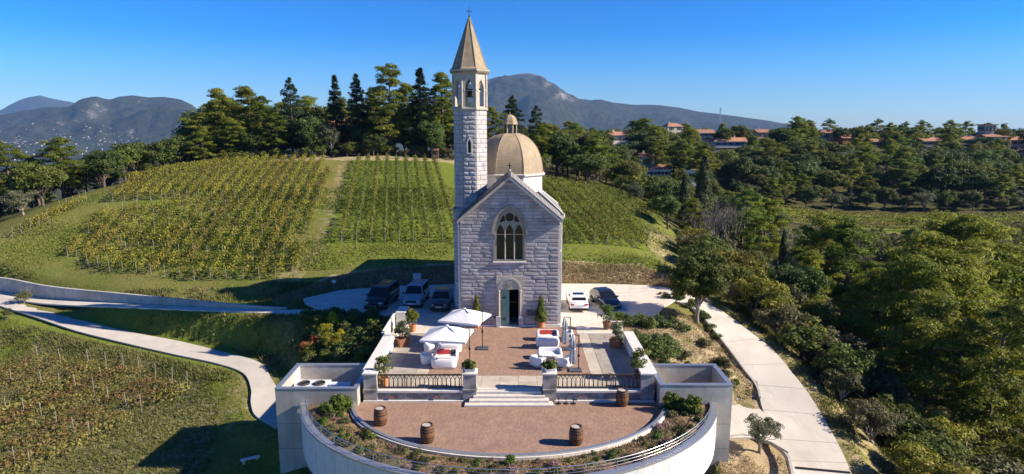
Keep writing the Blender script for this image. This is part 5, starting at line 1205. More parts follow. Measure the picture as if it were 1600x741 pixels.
def bare(name, seed, H, bark='twig'):
    rg = random.Random(seed); m = MB(); tw = []
    def grow(p, d, L, r, lev):
        n = 3; pts = [p]; q = p.copy(); dd = d.copy()
        for i in range(n):
            dd = (dd+Vector((rg.uniform(-1,1),rg.uniform(-1,1),rg.uniform(-.3,.9)))*.16).normalized(); q = q+dd*L/n; pts.append(q.copy())
        m.tube(pts,[r*(1-.45*i/n) for i in range(n+1)],6 if lev < 2 else 3,False)
        if lev >= 5: return
        for k in range(rg.choice((2,3,3)) if lev < 4 else 3):
            s = pts[-1] if k < 2 else pts[rg.randint(1,2)]
            nd = (dd+Vector((rg.uniform(-1,1),rg.uniform(-1,1),rg.uniform(-.4,.7)))*.75).normalized(); grow(s.copy(), nd, L*rg.uniform(.6,.82), r*.52, lev+1)
    for k in range(3): grow(Vector((k*.15,0,-.3)), Vector((rg.uniform(-.35,.35),rg.uniform(-.35,.35),1)).normalized(), H*.30, H*.018, 0)
    sc = H/max(v[2] for v in m.v); m.v = [(a*sc,b*sc,c*sc) for a,b,c in m.v]
    tr = MB().tube([(0,0,-.3),(.05,.02,H*.22)],[H*.022,H*.016],7); rg2 = np.random.default_rng(seed); n = 900
    vv = np.array(m.v)[rg2.integers(len(m.v),size=n)]; vv = vv[vv[:,2] > H*.35]; V, Fq = leaves(vv+rg2.normal(size=vv.shape)*.15, rdir(len(vv),rg2), .2, .12, rg2)
    cm = m.mesh('crown'); cm.materials.append(MAT[bark]); tm = tr.mesh('trunk'); tm.materials.append(MAT[bark]); PROTO[name] = (tm, cm, H)
def bush(name, seed, Wd, H, ncl, per, rc, leaf, L=.14, lw=.08, stems=5, lift=0.0):
    rg = np.random.default_rng(seed); d = rdir(ncl, rg); d[:,2] = np.abs(d[:,2]); q = rg.uniform(.45,1.0,(ncl,1)); C = d*q*np.array([Wd/2-rc*.6,Wd/2-rc*.6,H-rc*.8])+np.array([0,0,rc*.25+lift])
    V, Fq = clumps(C, rc*rg.uniform(.7,1.2,ncl), per, L, lw, rg, .85); m = MB()
    for c in C[:stems]: limb(m,(rg.uniform(-.05,.05),rg.uniform(-.05,.05),-.1),tuple(c),.025,.008,rg,4,3)
    reg(name, m, V, Fq, H+lift, 'bark', leaf)
def cone(name, seed, H, Wd, leaf='leaf_topiary', n=3400):
    rg = np.random.default_rng(seed); t = 1-np.sqrt(rg.uniform(0,1,n)); a = rg.uniform(0,2*math.pi,n); r = Wd/2*(1-t*.88)*np.minimum(1,.75+t*4)*(1+.12*np.sin(a*4+t*15))*rg.uniform(.75,1.03,n)
    P = np.stack([r*np.cos(a),r*np.sin(a),t*H],1); N = np.stack([np.cos(a),np.sin(a),np.full(n,.4)],1)+rg.normal(size=(n,3))*.5; V, Fq = leaves(P,N,.10,.06,rg); reg(name, MB().tube([(0,0,-.15),(0,0,H*.7)],[.04,.015],6), V, Fq, H, 'bark', leaf)
def palm(name, seed, H):
    rg = np.random.default_rng(seed); m = MB().tube([(0,0,-.3),(.1,0,H*.5),(.0,.1,H*.86)],[.28,.22,.2],8); P = []; N = []
    for k in range(34):
        a = k*2.4; el = rg.uniform(-.5,1.2); L = H*.26
        for s in np.linspace(.1,1,16):
            r = L*s*math.cos(el); z = H*.88+L*s*math.sin(el)-.55*L*s*s
            for q in (-1,1): P.append((r*math.cos(a)-q*.16*math.sin(a),r*math.sin(a)+q*.16*math.cos(a),z-.05)); N.append((-.4*math.cos(a)+.3*q,-.4*math.sin(a),.9))
    V, Fq = leaves(np.array(P),np.array(N),.5,.16,rg); reg(name, m, V, Fq, H, 'bark', 'leaf_fir')
for i in range(3):
    broad('oak%d'%i, 10+i, 8, 8.4, 1.8, 80, 95, 1.05, 'leaf_oak', .36, .21)
    broad('oakd%d'%i, 20+i, 8, 8.0, 1.6, 80, 95, 1.05, 'leaf_oak_dark', .36, .21)
    pine('pine%d'%i, 30+i, 12.5, 9.2, 3.6, 100, 240, 1.12, 'leaf_pine', L=.32, lw=.10, lean=(.0,.10,-.08)[i])
    pine('pineb%d'%i, 40+i, 12, 9.6, 3.0, 120, 300, 1.12, 'leaf_pine_bright', L=.30, lw=.085, lean=(.05,-.08,.12)[i])
    broad('scrub%d'%i, 50+i, 4, 4.6, .4, 46, 80, .62, 'leaf_scrub', .24, .13, 'bark_grey')
    broad('holm%d'%i, 60+i, 4.2, 4.8, .4, 50, 85, .66, 'leaf_oak', .25, .15)
    bush('round%d'%i, 130+i, 1.5, 1.0, 30, 60, .26, ('leaf_hedge','leaf_topiary','leaf_oak_dark')[i], .11, .07)
for i in range(2):
    broad('olive%d'%i, 70+i, 6, 6.2, 1.0, 60, 90, .8, 'leaf_olive', .27, .12, 'bark_grey')
    conifer('fir%d'%i, 80+i, 17, 7.0, 2.0, 26, 60, 'leaf_fir', .10, .75, .12)
    conifer('cedar%d'%i, 84+i, 15, 11, 1.6, 20, 90, 'leaf_fir', .02, .6, .10)
    cypress('cypress%d'%i, 88+i, 11, 2.5)
    bare('bare%d'%i, 92+i, 9)
    broad('yellow%d'%i, 96+i, 5, 5, .6, 46, 85, .72, 'leaf_yellow', .22, .13)
pine('tallpine', 46, 18, 12.5, 3.6, 170, 170, 1.35, 'leaf_pine', L=.40, lw=.14); pine('tallpine1', 47, 17, 13, 3.0, 170, 170, 1.4, 'leaf_pine', L=.40, lw=.14)
broad('herotree', 100, 7.3, 5.8, 1.45, 300, 170, .66, 'leaf_oak', .21, .13, 'bark_grey', 12)
broad('smallolive', 101, 2.7, 3.0, .9, 60, 90, .32, 'leaf_olive', .12, .055, 'bark_grey')
palm('palm', 103, 9)
bush('leafy', 110, 1.1, 1.15, 26, 70, .24, 'leaf_fresh', .15, .07); bush('leafy1', 111, 1.2, 1.25, 28, 70, .26, 'leaf_fresh', .15, .07)
bush('potshrub', 112, 1.05, 1.15, 28, 60, .22, 'leaf_topiary', .12, .06, 6, .25); bush('potshrub1', 113, 1.2, 1.35, 24, 55, .24, 'leaf_fresh', .12, .05, 6, .3); bush('potpale', 114, 1.05, 1.3, 26, 50, .22, 'leaf_olive', .12, .05, 6, .15)
bush('pierplant', 115, .95, .55, 26, 60, .17, 'leaf_fresh', .12, .07); bush('juniper', 116, 3.9, 1.35, 150, 100, .36, 'leaf_hedge', .15, .06)
bush('yellowbush', 117, 1.3, .9, 26, 60, .24, 'flower_yellow', .10, .07); bush('redbush', 118, 1.1, .7, 20, 55, .22, 'flower_red', .11, .07); bush('pinkbush', 119, .8, .4, 18, 45, .17, 'flower_pink', .06, .04)
bush('tuft', 120, .6, .38, 14, 50, .14, 'leaf_fresh', .09, .05); bush('tuftdark', 121, .7, .34, 14, 50, .15, 'leaf_hedge', .09, .04); bush('tuftscrub', 122, .8, .36, 16, 45, .17, 'leaf_scrub', .09, .04)
cone('cone', 123, 2.3, 1.08)
NTREE = [0]
def plant(kind, x, y, z, s, lab, cat, name, group=None, rz=None, sxy=1.0, parent_cat=True):
    tm, cm, Hh = PROTO[kind]
    e = thing(name, lab, cat, (x,y,z), rnd.uniform(0,6.28) if rz is None else rz, group); e.scale = (s*sxy,s*sxy,s)
    put('trunk' if cat.endswith('tree') else 'stems', tm, None, e); put('crown' if cat.endswith('tree') else 'foliage', cm, None, e); NTREE[0] += 1
    return e
def plant_top(kind, u, Y, vtop, lab, cat, name, group=None, sxy=1.0, rz=None, z=None):
    X, _, zt = WY(u, vtop, Y); zg = H1(X, Y) if z is None else z; return plant(kind, X, Y, zg-.05, max(.2,(zt-zg)/PROTO[kind][2]), lab, cat, name, group, rz, sxy)
KN = {'oak':('oak_tree','oak tree','green evergreen oak'),'oakd':('oak_tree','oak tree','dark evergreen oak'),'pine':('pine_tree','pine tree','green umbrella shaped pine'),'pineb':('pine_tree','pine tree','bright yellow green pine'),'scrub':('scrub_bush','bush','brownish scrub bush'),'holm':('holm_bush','bush','rounded green bush'),
 'olive':('olive_tree','olive tree','grey green olive tree'),'fir':('fir_tree','fir tree','tall dark fir'),'cedar':('cedar_tree','cedar tree','dark layered cedar'),'cypress':('cypress_tree','cypress tree','slim dark cypress'),'bare':('bare_tree','bare tree','leafless grey tree'),'yellow':('yellow_bush','bush','yellowish leafy bush'),'tallpine':('pine_tree','pine tree','tall green pine')}
def kn(k): return KN[k.rstrip('0123456789')]
# skyline behind the vineyard (kind, u, depth, top v, width factor, what singles it out)
SKY_T = [('tallpine',340,131,138,.95,'at the left end of the tall grove above the vines'),('tallpine1',385,134,135,.9,'in the left half of the grove, beside the layered cedar'),('pine0',312,128,178,1.1,'low at the left edge of the grove above the vines'),('tallpine',408,129,150,.9,'with a broad crown left of the layered cedar'),
 ('cedar0',452,130,124,.72,'standing clear against the sky left of the two slim firs'),('pine1',432,127,178,1.0,'low under the clear standing cedar'),('fir0',522,133,120,1.15,'left one of the two slim firs against the sky'),('fir1',556,131,118,1.1,'right one of the two slim firs against the sky'),
 ('tallpine1',607,129,100,.78,'tallest of the grove, right of the two slim firs'),('tallpine',580,134,138,.8,'half hidden behind the tallest pine of the grove'),('fir0',656,130,109,1.4,'dark and ragged, right of the tallest pine'),('tallpine',690,132,113,.85,'right end of the grove, next to the bell tower'),('tallpine1',636,136,132,.8,'between the tallest pine and the ragged fir'),
 ('oakd0',488,128,178,.9,'between the layered cedar and the slim firs'),('olive0',516,126,192,.8,'pale, in front of the two slim firs'),('oakd1',672,127,180,.9,'low beside the bell tower'),('oakd2',468,132,190,1.0,'low behind the layered cedar'),('pine2',365,126,185,1.0,'low in the front of the left grove'),('oakd0',395,126,200,1.0,'low in the middle of the left grove'),('oakd1',575,137,195,.9,'dark, behind the roof in the grove'),
 ('cedar1',800,135,152,.9,'right behind the bell tower, left of the dome lantern'),('cedar0',838,140,168,.8,'behind the dome on its right'),('pine0',770,132,170,.9,'low between the tower and the dome'),('oakd2',872,134,200,1.0,'right of the dome, at the vineyard top'),
 ('pine1',12,108,222,1.0,'at the far left edge of the photo'),('pine2',88,110,214,1.1,'broad, near the left edge beside the valley town'),('pine0',48,112,246,1.0,'low between the two leftmost pines'),('olive1',30,92,288,1.15,'large and rounded, below the pines at the left edge'),('oakd0',205,118,217,1.2,'at the left of the vineyard top'),('oakd1',245,121,214,1.2,'left of the tall grove, over the vineyard edge'),('pine1',160,114,243,.9,'in the dip left of the vineyard'),('oakd2',282,124,206,1.1,'just left of the tall grove'),('holm0',228,108,252,1.0,'at the upper left corner of the vineyard'),('olive0',246,110,250,.6,'small, at the upper left corner of the vines'),('oak1',130,116,252,1.1,'in the dip beyond the left vines'),('oakd0',60,118,262,1.1,'behind the rounded olive at left'),('oakd1',185,112,262,.9,'low, at the left vineyard edge')]
for k,u,Y,vt,sx_,lab in SKY_T:
    nm, ct, ds_ = kn(k); plant_top(k,u,Y,vt,ds_+' '+lab,ct,nm,'trees on the hill crest',sx_)
for i in range(34):     # a second line of trees fills the grove
    u = 318+i*11.6+rnd.uniform(-6,6); Y = rnd.uniform(138,150); k = rnd.choice(('oakd0','oakd1','pine0','pine2','oakd2','tallpine1')); nm, ct, ds_ = kn(k)
    if 538 < u < 572: continue
    plant_top(k,u,Y,rnd.uniform(150,185),ds_+' in the back line of the grove',ct,nm,'back line of the crest grove',rnd.uniform(.95,1.25))
# understory and hedge along the crest
n_ = 0
for i in range(46):
    u = 318+i*8.6+rnd.uniform(-3,3); Y = rnd.uniform(122.5,127); k = rnd.choice(('holm0','holm1','scrub0','scrub1','holm2','oakd1')); X = WY(u,250,Y)[0]
    nm, ct, ds_ = ('crest_bush','bush','') ; plant(k,X,Y,H1(X,Y)-.1,rnd.uniform(.35,.75),'low bush in the dark hedge at the top of the vines','bush','crest_bush','bushes at the top of the vines')
# trees beyond the dome, down to the houses
def occupied(x, y, r=0): return bool(inpoly(np.array([x]), np.array([y]), YARD)[0])
HBOX = []
pts = []
def vcap(u): return np.interp(u,[980,1040,1090,1150,1215,1226,1500,1560,1640],[275,292,275,292,330,353,357,348,335])
def scatter(region, n, dmin, kinds, smin, smax, lab, group, seed, tries=30, vmax=None, avoid=None, cap=False):
    rg = random.Random(seed); cnt = 0; xs = [p[0] for p in region]; ys = [p[1] for p in region]
    for _ in range(n*tries):
        if cnt >= n: break
        x, y = rg.uniform(min(xs),max(xs)), rg.uniform(min(ys),max(ys))
        if not inpoly(np.array([x]),np.array([y]),region)[0]: continue
        if any((x-a)**2+(y-b)**2 < (dmin*.5+c*.5)**2 for a,b,c in pts): continue
        if avoid and avoid(x,y): continue
        z = H1(x,y); u, v, dep = proj(x,y,z+3)
        if u < -60 or u > 1680 or v > 800: continue
        k = rg.choice(kinds); s = rg.uniform(smin,smax)*dmin/5.0*{'pine':.62,'pineb':.66,'oak':.8,'oakd':.8,'scrub':1.2,'holm':1.2,'olive':.95,'yellow':1.05,'cypress':.85,'bare':.8,'cedar':.6,'fir':.6}[k.rstrip('0123456789')]
        if cap:
            hh = PROTO[k][2]*s
            while hh > 1.2 and proj(x,y,z+hh)[1] < vcap(u): hh *= .93
            s = hh/PROTO[k][2]
            if hh < 2.0: continue
        pv = proj(x,y,z+PROTO[k][2]*s)[1]; hu = 4.2*s*FPX/dep*.6
        if any(y < b[4] and b[0]-hu < u < b[1]+hu and pv < b[3]-b[2] for b in HBOX): continue
        nm, ct, ds_ = kn(k); L_ = lab if isinstance(lab,str) else lab(x,y)
        plant(k,x,y,z-.15,s,ds_+' '+L_,ct,nm,group and kn(k)[2]+' '+group,rg.uniform(0,6.28),rg.uniform(.9,1.15)); pts.append((x,y,dmin)); cnt += 1
    return cnt
# ---------------------------------------------------------------- houses on the ridge
def house(name, lab, u, vb, Y, w, d, hw_, wallm, roofm='roof_tile', roof='gable', floors=1, rz=0.0, wins=3, z=None, extra=None):
    if Y >= 250: w, d, hw_ = w*.86, d*.86, hw_*.86
    X, _, zb = WY(u, vb, Y); zg = zb if z is None else z
    h = thing(name, lab, 'house', (X,Y,zg), rz, None)
    HBOX.append((u-w/2*FPX/Y*.8,u+w/2*FPX/Y*.8,max(3,hw_*.62*FPX/Y),vb,Y)) if Y > 150 else None
    MB().box(-w/2,w/2,-d/2,d/2,-6,hw_).build('wall',wallm,h)
    o = .35; rh = d*.22
    if roof == 'gable': m = MB().add([(-w/2-o,-d/2-o,hw_-.02),(w/2+o,-d/2-o,hw_-.02),(w/2+o,d/2+o,hw_-.02),(-w/2-o,d/2+o,hw_-.02),(-w/2-o,0,hw_+rh),(w/2+o,0,hw_+rh)],[(0,1,5,4),(2,3,4,5),(0,4,3),(1,2,5),(3,2,1,0)])
    elif roof == 'hip': m = MB().add([(-w/2-o,-d/2-o,hw_-.02),(w/2+o,-d/2-o,hw_-.02),(w/2+o,d/2+o,hw_-.02),(-w/2-o,d/2+o,hw_-.02),(-w/4,0,hw_+rh),(w/4,0,hw_+rh)],[(0,1,5,4),(1,2,5),(2,3,4,5),(3,0,4),(3,2,1,0)])
    else: m = MB().box(-w/2-.2,w/2+.2,-d/2-.2,d/2+.2,hw_,hw_+.3)
    r_ = m.build('roof',roofm,h)
    for k in range(2 if w > 9 else 1): MB().box(-w*.22+k*w*.4,-w*.22+k*w*.4+.6,.3,.9,hw_+.1,hw_+rh+.7).build('chimney',wallm,r_)
    fh = hw_/floors
    for f in range(floors):
        for i in range(wins):
            x = -w/2+w*(i+.5)/wins; z0 = f*fh+fh*.28; z1 = z0+fh*.46
            wn_ = MB().box(x-.62,x+.62,-d/2-.05,-d/2-.003,z0-.08,z1+.08).build('window','frame_white',h)
            MB().box(x-.52,x+.52,-d/2-.075,-d/2-.052,z0,z1).build('pane','pane_dark',wn_)
            for s in (-1,1): MB().box(x+s*.9-.26,x+s*.9+.26,-d/2-.06,-d/2-.004,z0,z1).build('shutter','shutter_brown',wn_)
    return h
def balcony(h, x0, x1, d, z):
    b = MB().box(x0,x1,-d/2-1.6,-d/2-.01,z-.15,z).build('balcony','wall_white',h); n = int((x1-x0)/.6)
    MB().box(x0,x1,-d/2-1.6,-d/2-1.52,z+.9,z+1.0).build('rail','wall_white',b)
    for i in range(n+1): MB().box(x0+(x1-x0)*i/n-.05,x0+(x1-x0)*i/n+.05,-d/2-1.6,-d/2-1.54,z,z+.9).build('baluster','wall_white',b)
h = house('villa','white villa with orange roof and balcony, lower on the slope right of the dome',1026,277,195,7.0,6,2.6,'wall_white',wins=3); balcony(h,-3.5,3.5,6,.1); MB().box(-3.2,3.2,-4.4,-3.02,-3.2,-.25).build('lower_storey','wall_white',h)
house('house','small cream house with orange roof, touching the balcony villa',1008,262,200,4.0,5,3.4,'wall_cream','roof_tile','gable',1,0,1)
house('house','white flat annex below the balcony villa, right side',1074,282,190,4.2,5,3.0,'wall_white','wall_grey','flat',1,0,2)
house('house','cream two storey house with orange roof right of the two palms',1050,212,300,9,8,4.8,'wall_cream','roof_tile','hip',2,.2,2)
house('house','pale house with long terrace roof on the ridge, above the white blue villa',1099,219,285,9,8,3.6,'wall_cream','roof_tile_brown','gable',2,0,3)
house('villa','white villa with long orange roof in the trees below the ridge',1137,236,265,15,8,4.6,'wall_white','roof_tile','gable',2,0,5)
house('house','small house with bright orange roof at the ridge centre right',1190,216,290,8,7,3.0,'wall_pink','roof_tile','gable',1,.1,3)
house('house','orange roofed house left of the bright red house',1294,217,310,9,8,3.4,'wall_pink','roof_tile','gable',1,-.15,2)
house('house','bright red house with orange roof on the ridge',1322,229,300,9.5,8,4.6,'wall_red','roof_tile','gable',2,.1,3)
house('house','low brown roofed house right of the bright red house',1366,229,300,8,7,2.6,'wall_pink','roof_tile_brown','gable',1,0,3)
house('house','cream terraced houses with pale tile roof, left one of the right ridge',1450,234,278,12,8,4.4,'wall_cream','roof_tile','gable',2,0,4)
house('house','cream terraced houses in the middle of the right ridge, below the lookout tower',1506,231,290,11,8,4.2,'wall_cream','roof_tile','gable',2,0,4)
house('house','cream house at the far right edge of the ridge',1584,236,280,10,8,5.6,'wall_cream','roof_tile','gable',2,0,3)
house('house','low cream house below the far right edge of the ridge',1596,249,270,8,7,3.4,'wall_cream','roof_tile_brown','gable',1,0,2)
house('house','cream house with orange roof behind trees right of the chapel dome',964,222,250,9,7,3.0,'wall_white','roof_tile','gable',1,.2,3)
# lookout tower
X, _, z = WY(1539,221,280); t = thing('lookout_tower','square lookout tower with glazed top and flat roof on the right ridge','tower',(X,280,z)); HBOX.append((1520,1556,12,221,280))
MB().box(-2.0,2.0,-2,2,-6,4.6).build('shaft','wall_grey',t); g_ = MB().box(-2.3,2.3,-2.3,2.3,4.61,6.4).build('glazed_room','pane_dark',t); MB().box(-2.9,2.9,-2.9,2.9,6.9,7.3).build('flat_roof','roof_tile_brown',t); MB().box(-2.4,2.4,-2.4,2.4,6.41,6.89).build('lintel','wall_cream',t)
for x in (-2.3,-.78,.78,2.3): MB().box(x-.15,x+.15,-2.42,-2.31,4.4,6.6).build('mullion','wall_cream',g_)
MB().add([(-3.2,-4.8,2.0),(6.2,-4.8,2.0),(6.2,2.6,3.0),(-3.2,2.6,3.0)],[(0,1,2,3),(3,2,1,0)]).box(-3.0,6.0,-4.5,2.4,-6,1.95).build('annex','wall_cream',t); MB().add([(-3.4,-5.0,2.02),(6.4,-5.0,2.02),(6.4,-1.0,3.3),(-3.4,-1.0,3.3),(6.4,2.8,2.02),(-3.4,2.8,2.02)],[(0,1,2,3),(3,2,4,5),(0,3,5),(1,4,2)]).build('annex_roof','roof_tile',t)
# house in the grove, shed
house('villa','pink villa with tiled roof half hidden in the grove above the vines',556,232,140,10,7,4.4,'wall_pink','roof_tile','gable',2,.15,3)
house('house','wing of the villa in the grove, pink wall and orange roof',592,236,138,5,6,3.0,'wall_pink','roof_tile','gable',1,.15,2)
X, _, z = WY(680,243,124); s = thing('shed','small dark red shed at the vineyard top beside the bell tower','shed',(X,124,z)); s.scale = (.62,.62,.62); MB().box(-1,1,-1,1,-1,1.6).build('wall','shutter_brown',s); MB().add([(-1.2,-1.2,1.58),(1.2,-1.2,1.58),(1.2,1.2,1.58),(-1.2,1.2,1.58),(-1.2,0,2.3),(1.2,0,2.3)],[(0,1,5,4),(2,3,4,5),(0,4,3),(1,2,5)]).build('roof','roof_tile_brown',s); MB().box(-.4,.4,-1.03,-1.003,-.2,1.2).build('door','black_iron',s)
for u, v in ((988,188),(1005,187)):
    pass
plant_top('palm',989,270,187,'tall palm on the ridge, left one of the pair','palm tree','palm_tree','palms on the ridge'); plant_top('palm',1005,275,185,'tall palm on the ridge, right one of the pair','palm tree','palm_tree','palms on the ridge')
# pylons on the skyline: thin far masts
for u, v, Y in ((1126,168,2600),(1414,206,2600)):
    X, _, z = WY(u,v,Y); zb = WY(u,v+11,Y)[2]; p_ = thing('pylon','thin grid pylon on the far skyline, '+('above the ridge centre' if u < 1300 else 'above the right hills'),'pylon',(X,Y,zb-40)); hh = z-zb+40
    for sx in (-1,1):
        for sy in (-1,1): MB().tube([(sx*4,sy*4,0),(sx*.8,sy*.8,hh)],.5,4).build('leg','wire',p_)
    for k in (.75,.88): MB().tube([(-7,0,hh*k),(7,0,hh*k)],.4,4).build('cross_arm','wire',p_)
# far town at the foot of the left mountain, and the village on the summit
def town(name, lab, spots, smin, smax, seed):
    rg = random.Random(seed); w_ = MB(); r_ = MB()
    for (x,y,z) in spots:
        s = rg.uniform(smin,smax); a, b, c = s, s*rg.uniform(.7,1.2), s*rg.uniform(.55,1.1)
        w_.box(x-a,x+a,y-b,y+b,z-3,z+c); r_.add([(x-a*1.1,y-b*1.1,z+c),(x+a*1.1,y-b*1.1,z+c),(x+a*1.1,y+b*1.1,z+c),(x-a*1.1,y+b*1.1,z+c),(x,y,z+c*1.5)],[(0,1,4),(1,2,4),(2,3,4),(3,0,4)])
    o = tag(w_.build(name,'wall_grey'),lab,None,None,'stuff'); tag(r_.build('roofs','roof_tile',o),kind='stuff')
spots = []; nR_, nA_ = VL.shape[0], VL.shape[1]; rg_ = random.Random(5)
while len(spots) < 300:
    i, j = rg_.randint(2, int(nR_*.42)), rg_.randint(0, int(nA_*.66)); p = VL[i,j]; u,v,_ = proj(*p); dn = math.exp(-((v-222)/16)**2)
    if rg_.random() < dn and -40 < u < 360: q = VL[i-1,j+1]; f = rg_.random(); spots.append(tuple(p*(1-f)+q*f))
town('far_town','white houses of the far town under the left mountain',spots,2.2,4.6,5)
nR_, nA_ = VM.shape[0], VM.shape[1]; spots = []; ir = nR_//2
for j in range(nA_):
    u, v, _ = proj(*VM[ir-1,j])
    if 806 < u < 852:
        for q in range(7): 
            if rg_.random() < .6: p = VM[ir-1-rg_.choice((0,0,0,1)),j]; spots.append((p[0]+rg_.uniform(-14,14),p[1]+rg_.uniform(-30,10),p[2]))
town('summit_village','pale village houses on the summit behind the chapel',spots,6,11,8)
# ---------------------------------------------------------------- woods right of the road
ROADMID = [tuple((D[:2]+D[3:5])/2) for D in ROADD['downhill_road']]
def off_road(x, y, m):
    return min(math.hypot(x-a, y-b) for a, b in ROADMID) < m
HOUSES_XY = [(o.location.x,o.location.y) for o in bpy.data.objects if o.parent is None and o.get('category') in ('house','tower')]
def sees_house(x, y):                               # keep a clear strip in front of each house
    for a, b in HOUSES_XY:
        if b > 150 and y < b+3 and y > b-17 and abs(x - a*y/b) < 5.0: return True
    return False
BAND = [(64,163),(68,181),(172,186),(172,160)]
inband = lambda x, y: bool(inpoly(np.array([x]),np.array([y]),BAND)[0])
# the trees the photo singles out
HERO = [('pineb0',1440,58,408,1.0,'with a rounded crown in the middle of the right wood'),('pineb1',1500,84,338,1.15,'broad, in the upper right wood below the valley vines'),('pineb2',1530,62,400,1.0,'spreading, near the right edge of the wood'),('pineb0',1490,66,372,1.1,'between the two broad crowns of the right wood'),('pineb1',1590,70,398,1.0,'cut by the right edge of the photo'),('pineb2',1385,62,430,.9,'at the left of the rounded pine in the right wood'),
 ('pine0',1470,52,470,1.0,'lower one with dark inside in the right wood'),('pine1',1560,50,470,.9,'leaning, low at the right edge'),('bare0',1120,88,300,1.0,'leafless and grey, right of the hero cypress row'),('bare1',1108,90,308,.9,'leafless, left twin in the grey clump'),('bare0',1140,92,318,.9,'leafless, right twin in the grey clump'),
 ('cypress0',1070,105,272,1.0,'left one of the dark column pair below the houses'),('cypress1',1102,110,242,1.1,'taller one of the dark column pair below the houses'),('cypress0',1094,112,272,1.0,'short one beside the taller column'),('cypress1',1226,95,360,.8,'alone among the bushes right of the leafless clump'),
 ('oakd0',1045,96,300,.95,'dense dome shaped, at the right foot of the vineyard'),('oak1',1020,100,312,.85,'rounded, where the vineyard ends at right'),('olive0',995,104,283,.95,'grey and rounded, at the right vineyard edge'),('pine1',1160,96,300,.9,'with light green crown right of the columns'),('pineb1',1200,100,310,.8,'light, above the grey leafless clump'),('pine2',1290,92,330,.9,'pale crown below the valley vines'),('pine0',1330,86,345,.9,'feathery, in the centre of the right wood'),('oak2',1170,76,385,.9,'ochre tinged, right of the kerbside tree'),('yellow0',1180,72,392,1.0,'yellowish, behind the kerbside tree'),('oakd1',1250,74,400,1.0,'dark, in the middle of the wood edge'),
 ('oak0',905,150,200,1.0,'rounded, right of the dome'),('oak1',930,146,204,1.05,'bright and tall, right of the dome below the skyline'),('pine0',880,160,205,.9,'behind the dome at right'),('oakd0',960,165,228,1.0,'dark, under the white roofed house'),('oak2',985,150,245,1.0,'above the rounded grey olive'),('oakd2',1006,225,200,1.0,'dark, under the two palms'),('pine1',1010,215,222,.9,'rounded, under the two palms'),('oak0',1062,172,262,.7,'beside the balcony villa'),('oakd1',1100,170,262,1.0,'right of the balcony villa'),
 ('pine0',1390,255,200,.7,'dark on the skyline left of the terraces'),('cedar0',1410,300,196,.8,'dark on the skyline, left of the terraced houses'),('fir0',1478,310,196,1.6,'dark pointed on the skyline between the terraces'),('oakd0',1490,300,206,1.0,'round on the skyline between the terraces'),('oakd1',1432,310,204,1.0,'round on the skyline left of the terraces'),('pine2',1128,300,192,.8,'dark, on the skyline at the ridge centre'),('oakd2',1225,300,197,1.2,'dark, on the skyline right of the ochre house'),('pine0',1250,295,202,1.0,'on the skyline between the ridge roofs')]
for k,u,Y,vt,sx_,lab in HERO:
    nm, ct, ds_ = kn(k); o = plant_top(k,u,Y,vt,ds_+' '+lab,ct,nm,'trees the right hand wood is known by',sx_); pts.append((o.location.x,o.location.y,5))
near_edge = [(24.5,34),(25,40),(26.2,47),(26,54),(23.6,60),(20.5,66.5),(22,76),(26,90),(34,88),(36,72),(35,60),(35,48),(33,34)]
scatter(near_edge, 120, 2.5, ['holm0','holm1','holm2','scrub0','scrub1','yellow0','scrub2','holm0','oak1','holm1','yellow1'], 1.3, 2.2, 'in the thicket beside the downhill road', 'in the roadside thicket', 31, avoid=lambda x,y: off_road(x,y,5.0))
gorge = [(33,34),(36,60),(36,74),(28,92),(26,104),(48,104),(62,90),(80,60),(80,30)]
scatter(gorge, 90, 5.2, ['oak0','oakd0','pine2','oakd1','pine0','pineb0','pine1','scrub1','holm2','pineb1','oakd2','pineb2','bare1'], .75, 1.3, 'in the steep gorge right of the road', 'in the gorge', 32, cap=True)
scatter([(2,124),(14,121),(26,112),(36,118),(48,150),(34,178),(0,168),(-2,134)], 64, 4.4, ['oak0','oakd0','holm0','oak1','oakd1','holm1','pine0','oakd2','holm2','scrub0','oak2'], .95, 1.5, 'in the thicket right behind the chapel dome', 'behind the dome', 40)
mid = [(18,104),(24,100),(48,104),(64,92),(110,92),(140,140),(150,160),(70,160),(40,165),(10,150),(5,132),(16,124)]
scatter(mid, 150, 5.6, ['oak0','oakd0','oak1','oakd1','pine0','pine2','pine1','olive0','oakd2','scrub0','bare0','oak2','pineb1'], .8, 1.3, 'in the valley wood beyond the vineyard', 'in the valley wood', 33, cap=True, avoid=lambda x,y: inband(x,y) or (x < 24 and y < 122))
farw = [(30,168),(60,190),(90,197),(150,197),(176,190),(300,190),(300,290),(250,282),(180,268),(100,262),(60,262),(30,240),(0,180),(10,160)]
scatter(farw, 300, 6.0, ['oak0','oakd0','oakd1','oakd2','pine0','pine1','oak2','olive1','pine2'], 1.05, 1.65, 'on the wooded slope below the ridge houses', 'on the far slope', 34, avoid=lambda x,y: inband(x,y))
scatter([(58,118),(120,128),(172,146),(172,164),(64,163),(50,140)], 60, 4.6, ['holm0','holm1','scrub0','olive0','holm2','scrub2'], .8, 1.2, 'in the brush before the valley vines', 'before the valley vines', 38, cap=True, avoid=inband)
scatter([(64,183),(175,188),(178,200),(70,202)], 60, 5.2, ['oakd0','scrub1','olive1','oak0','pine0','olive0','oakd1','oakd2'], .8, 1.2, 'on the terrace behind the valley vines', 'behind the valley vines', 39, avoid=inband)
ridge = [(20,250),(60,264),(180,270),(300,292),(320,340),(200,335),(100,325),(20,300)]
scatter(ridge, 130, 6.5, ['oak0','oakd0','oakd1','pine0','pine1','oak1','oak2','oakd2','olive0','pine2'], .8, 1.35, 'among the houses on the ridge', 'on the ridge', 35)
leftw = [(-72,96),(-64,108),(-62,122),(-50,128),(-20,130),(0,128),(0,150),(-60,160),(-130,150),(-140,100),(-100,80),(-74,80)]
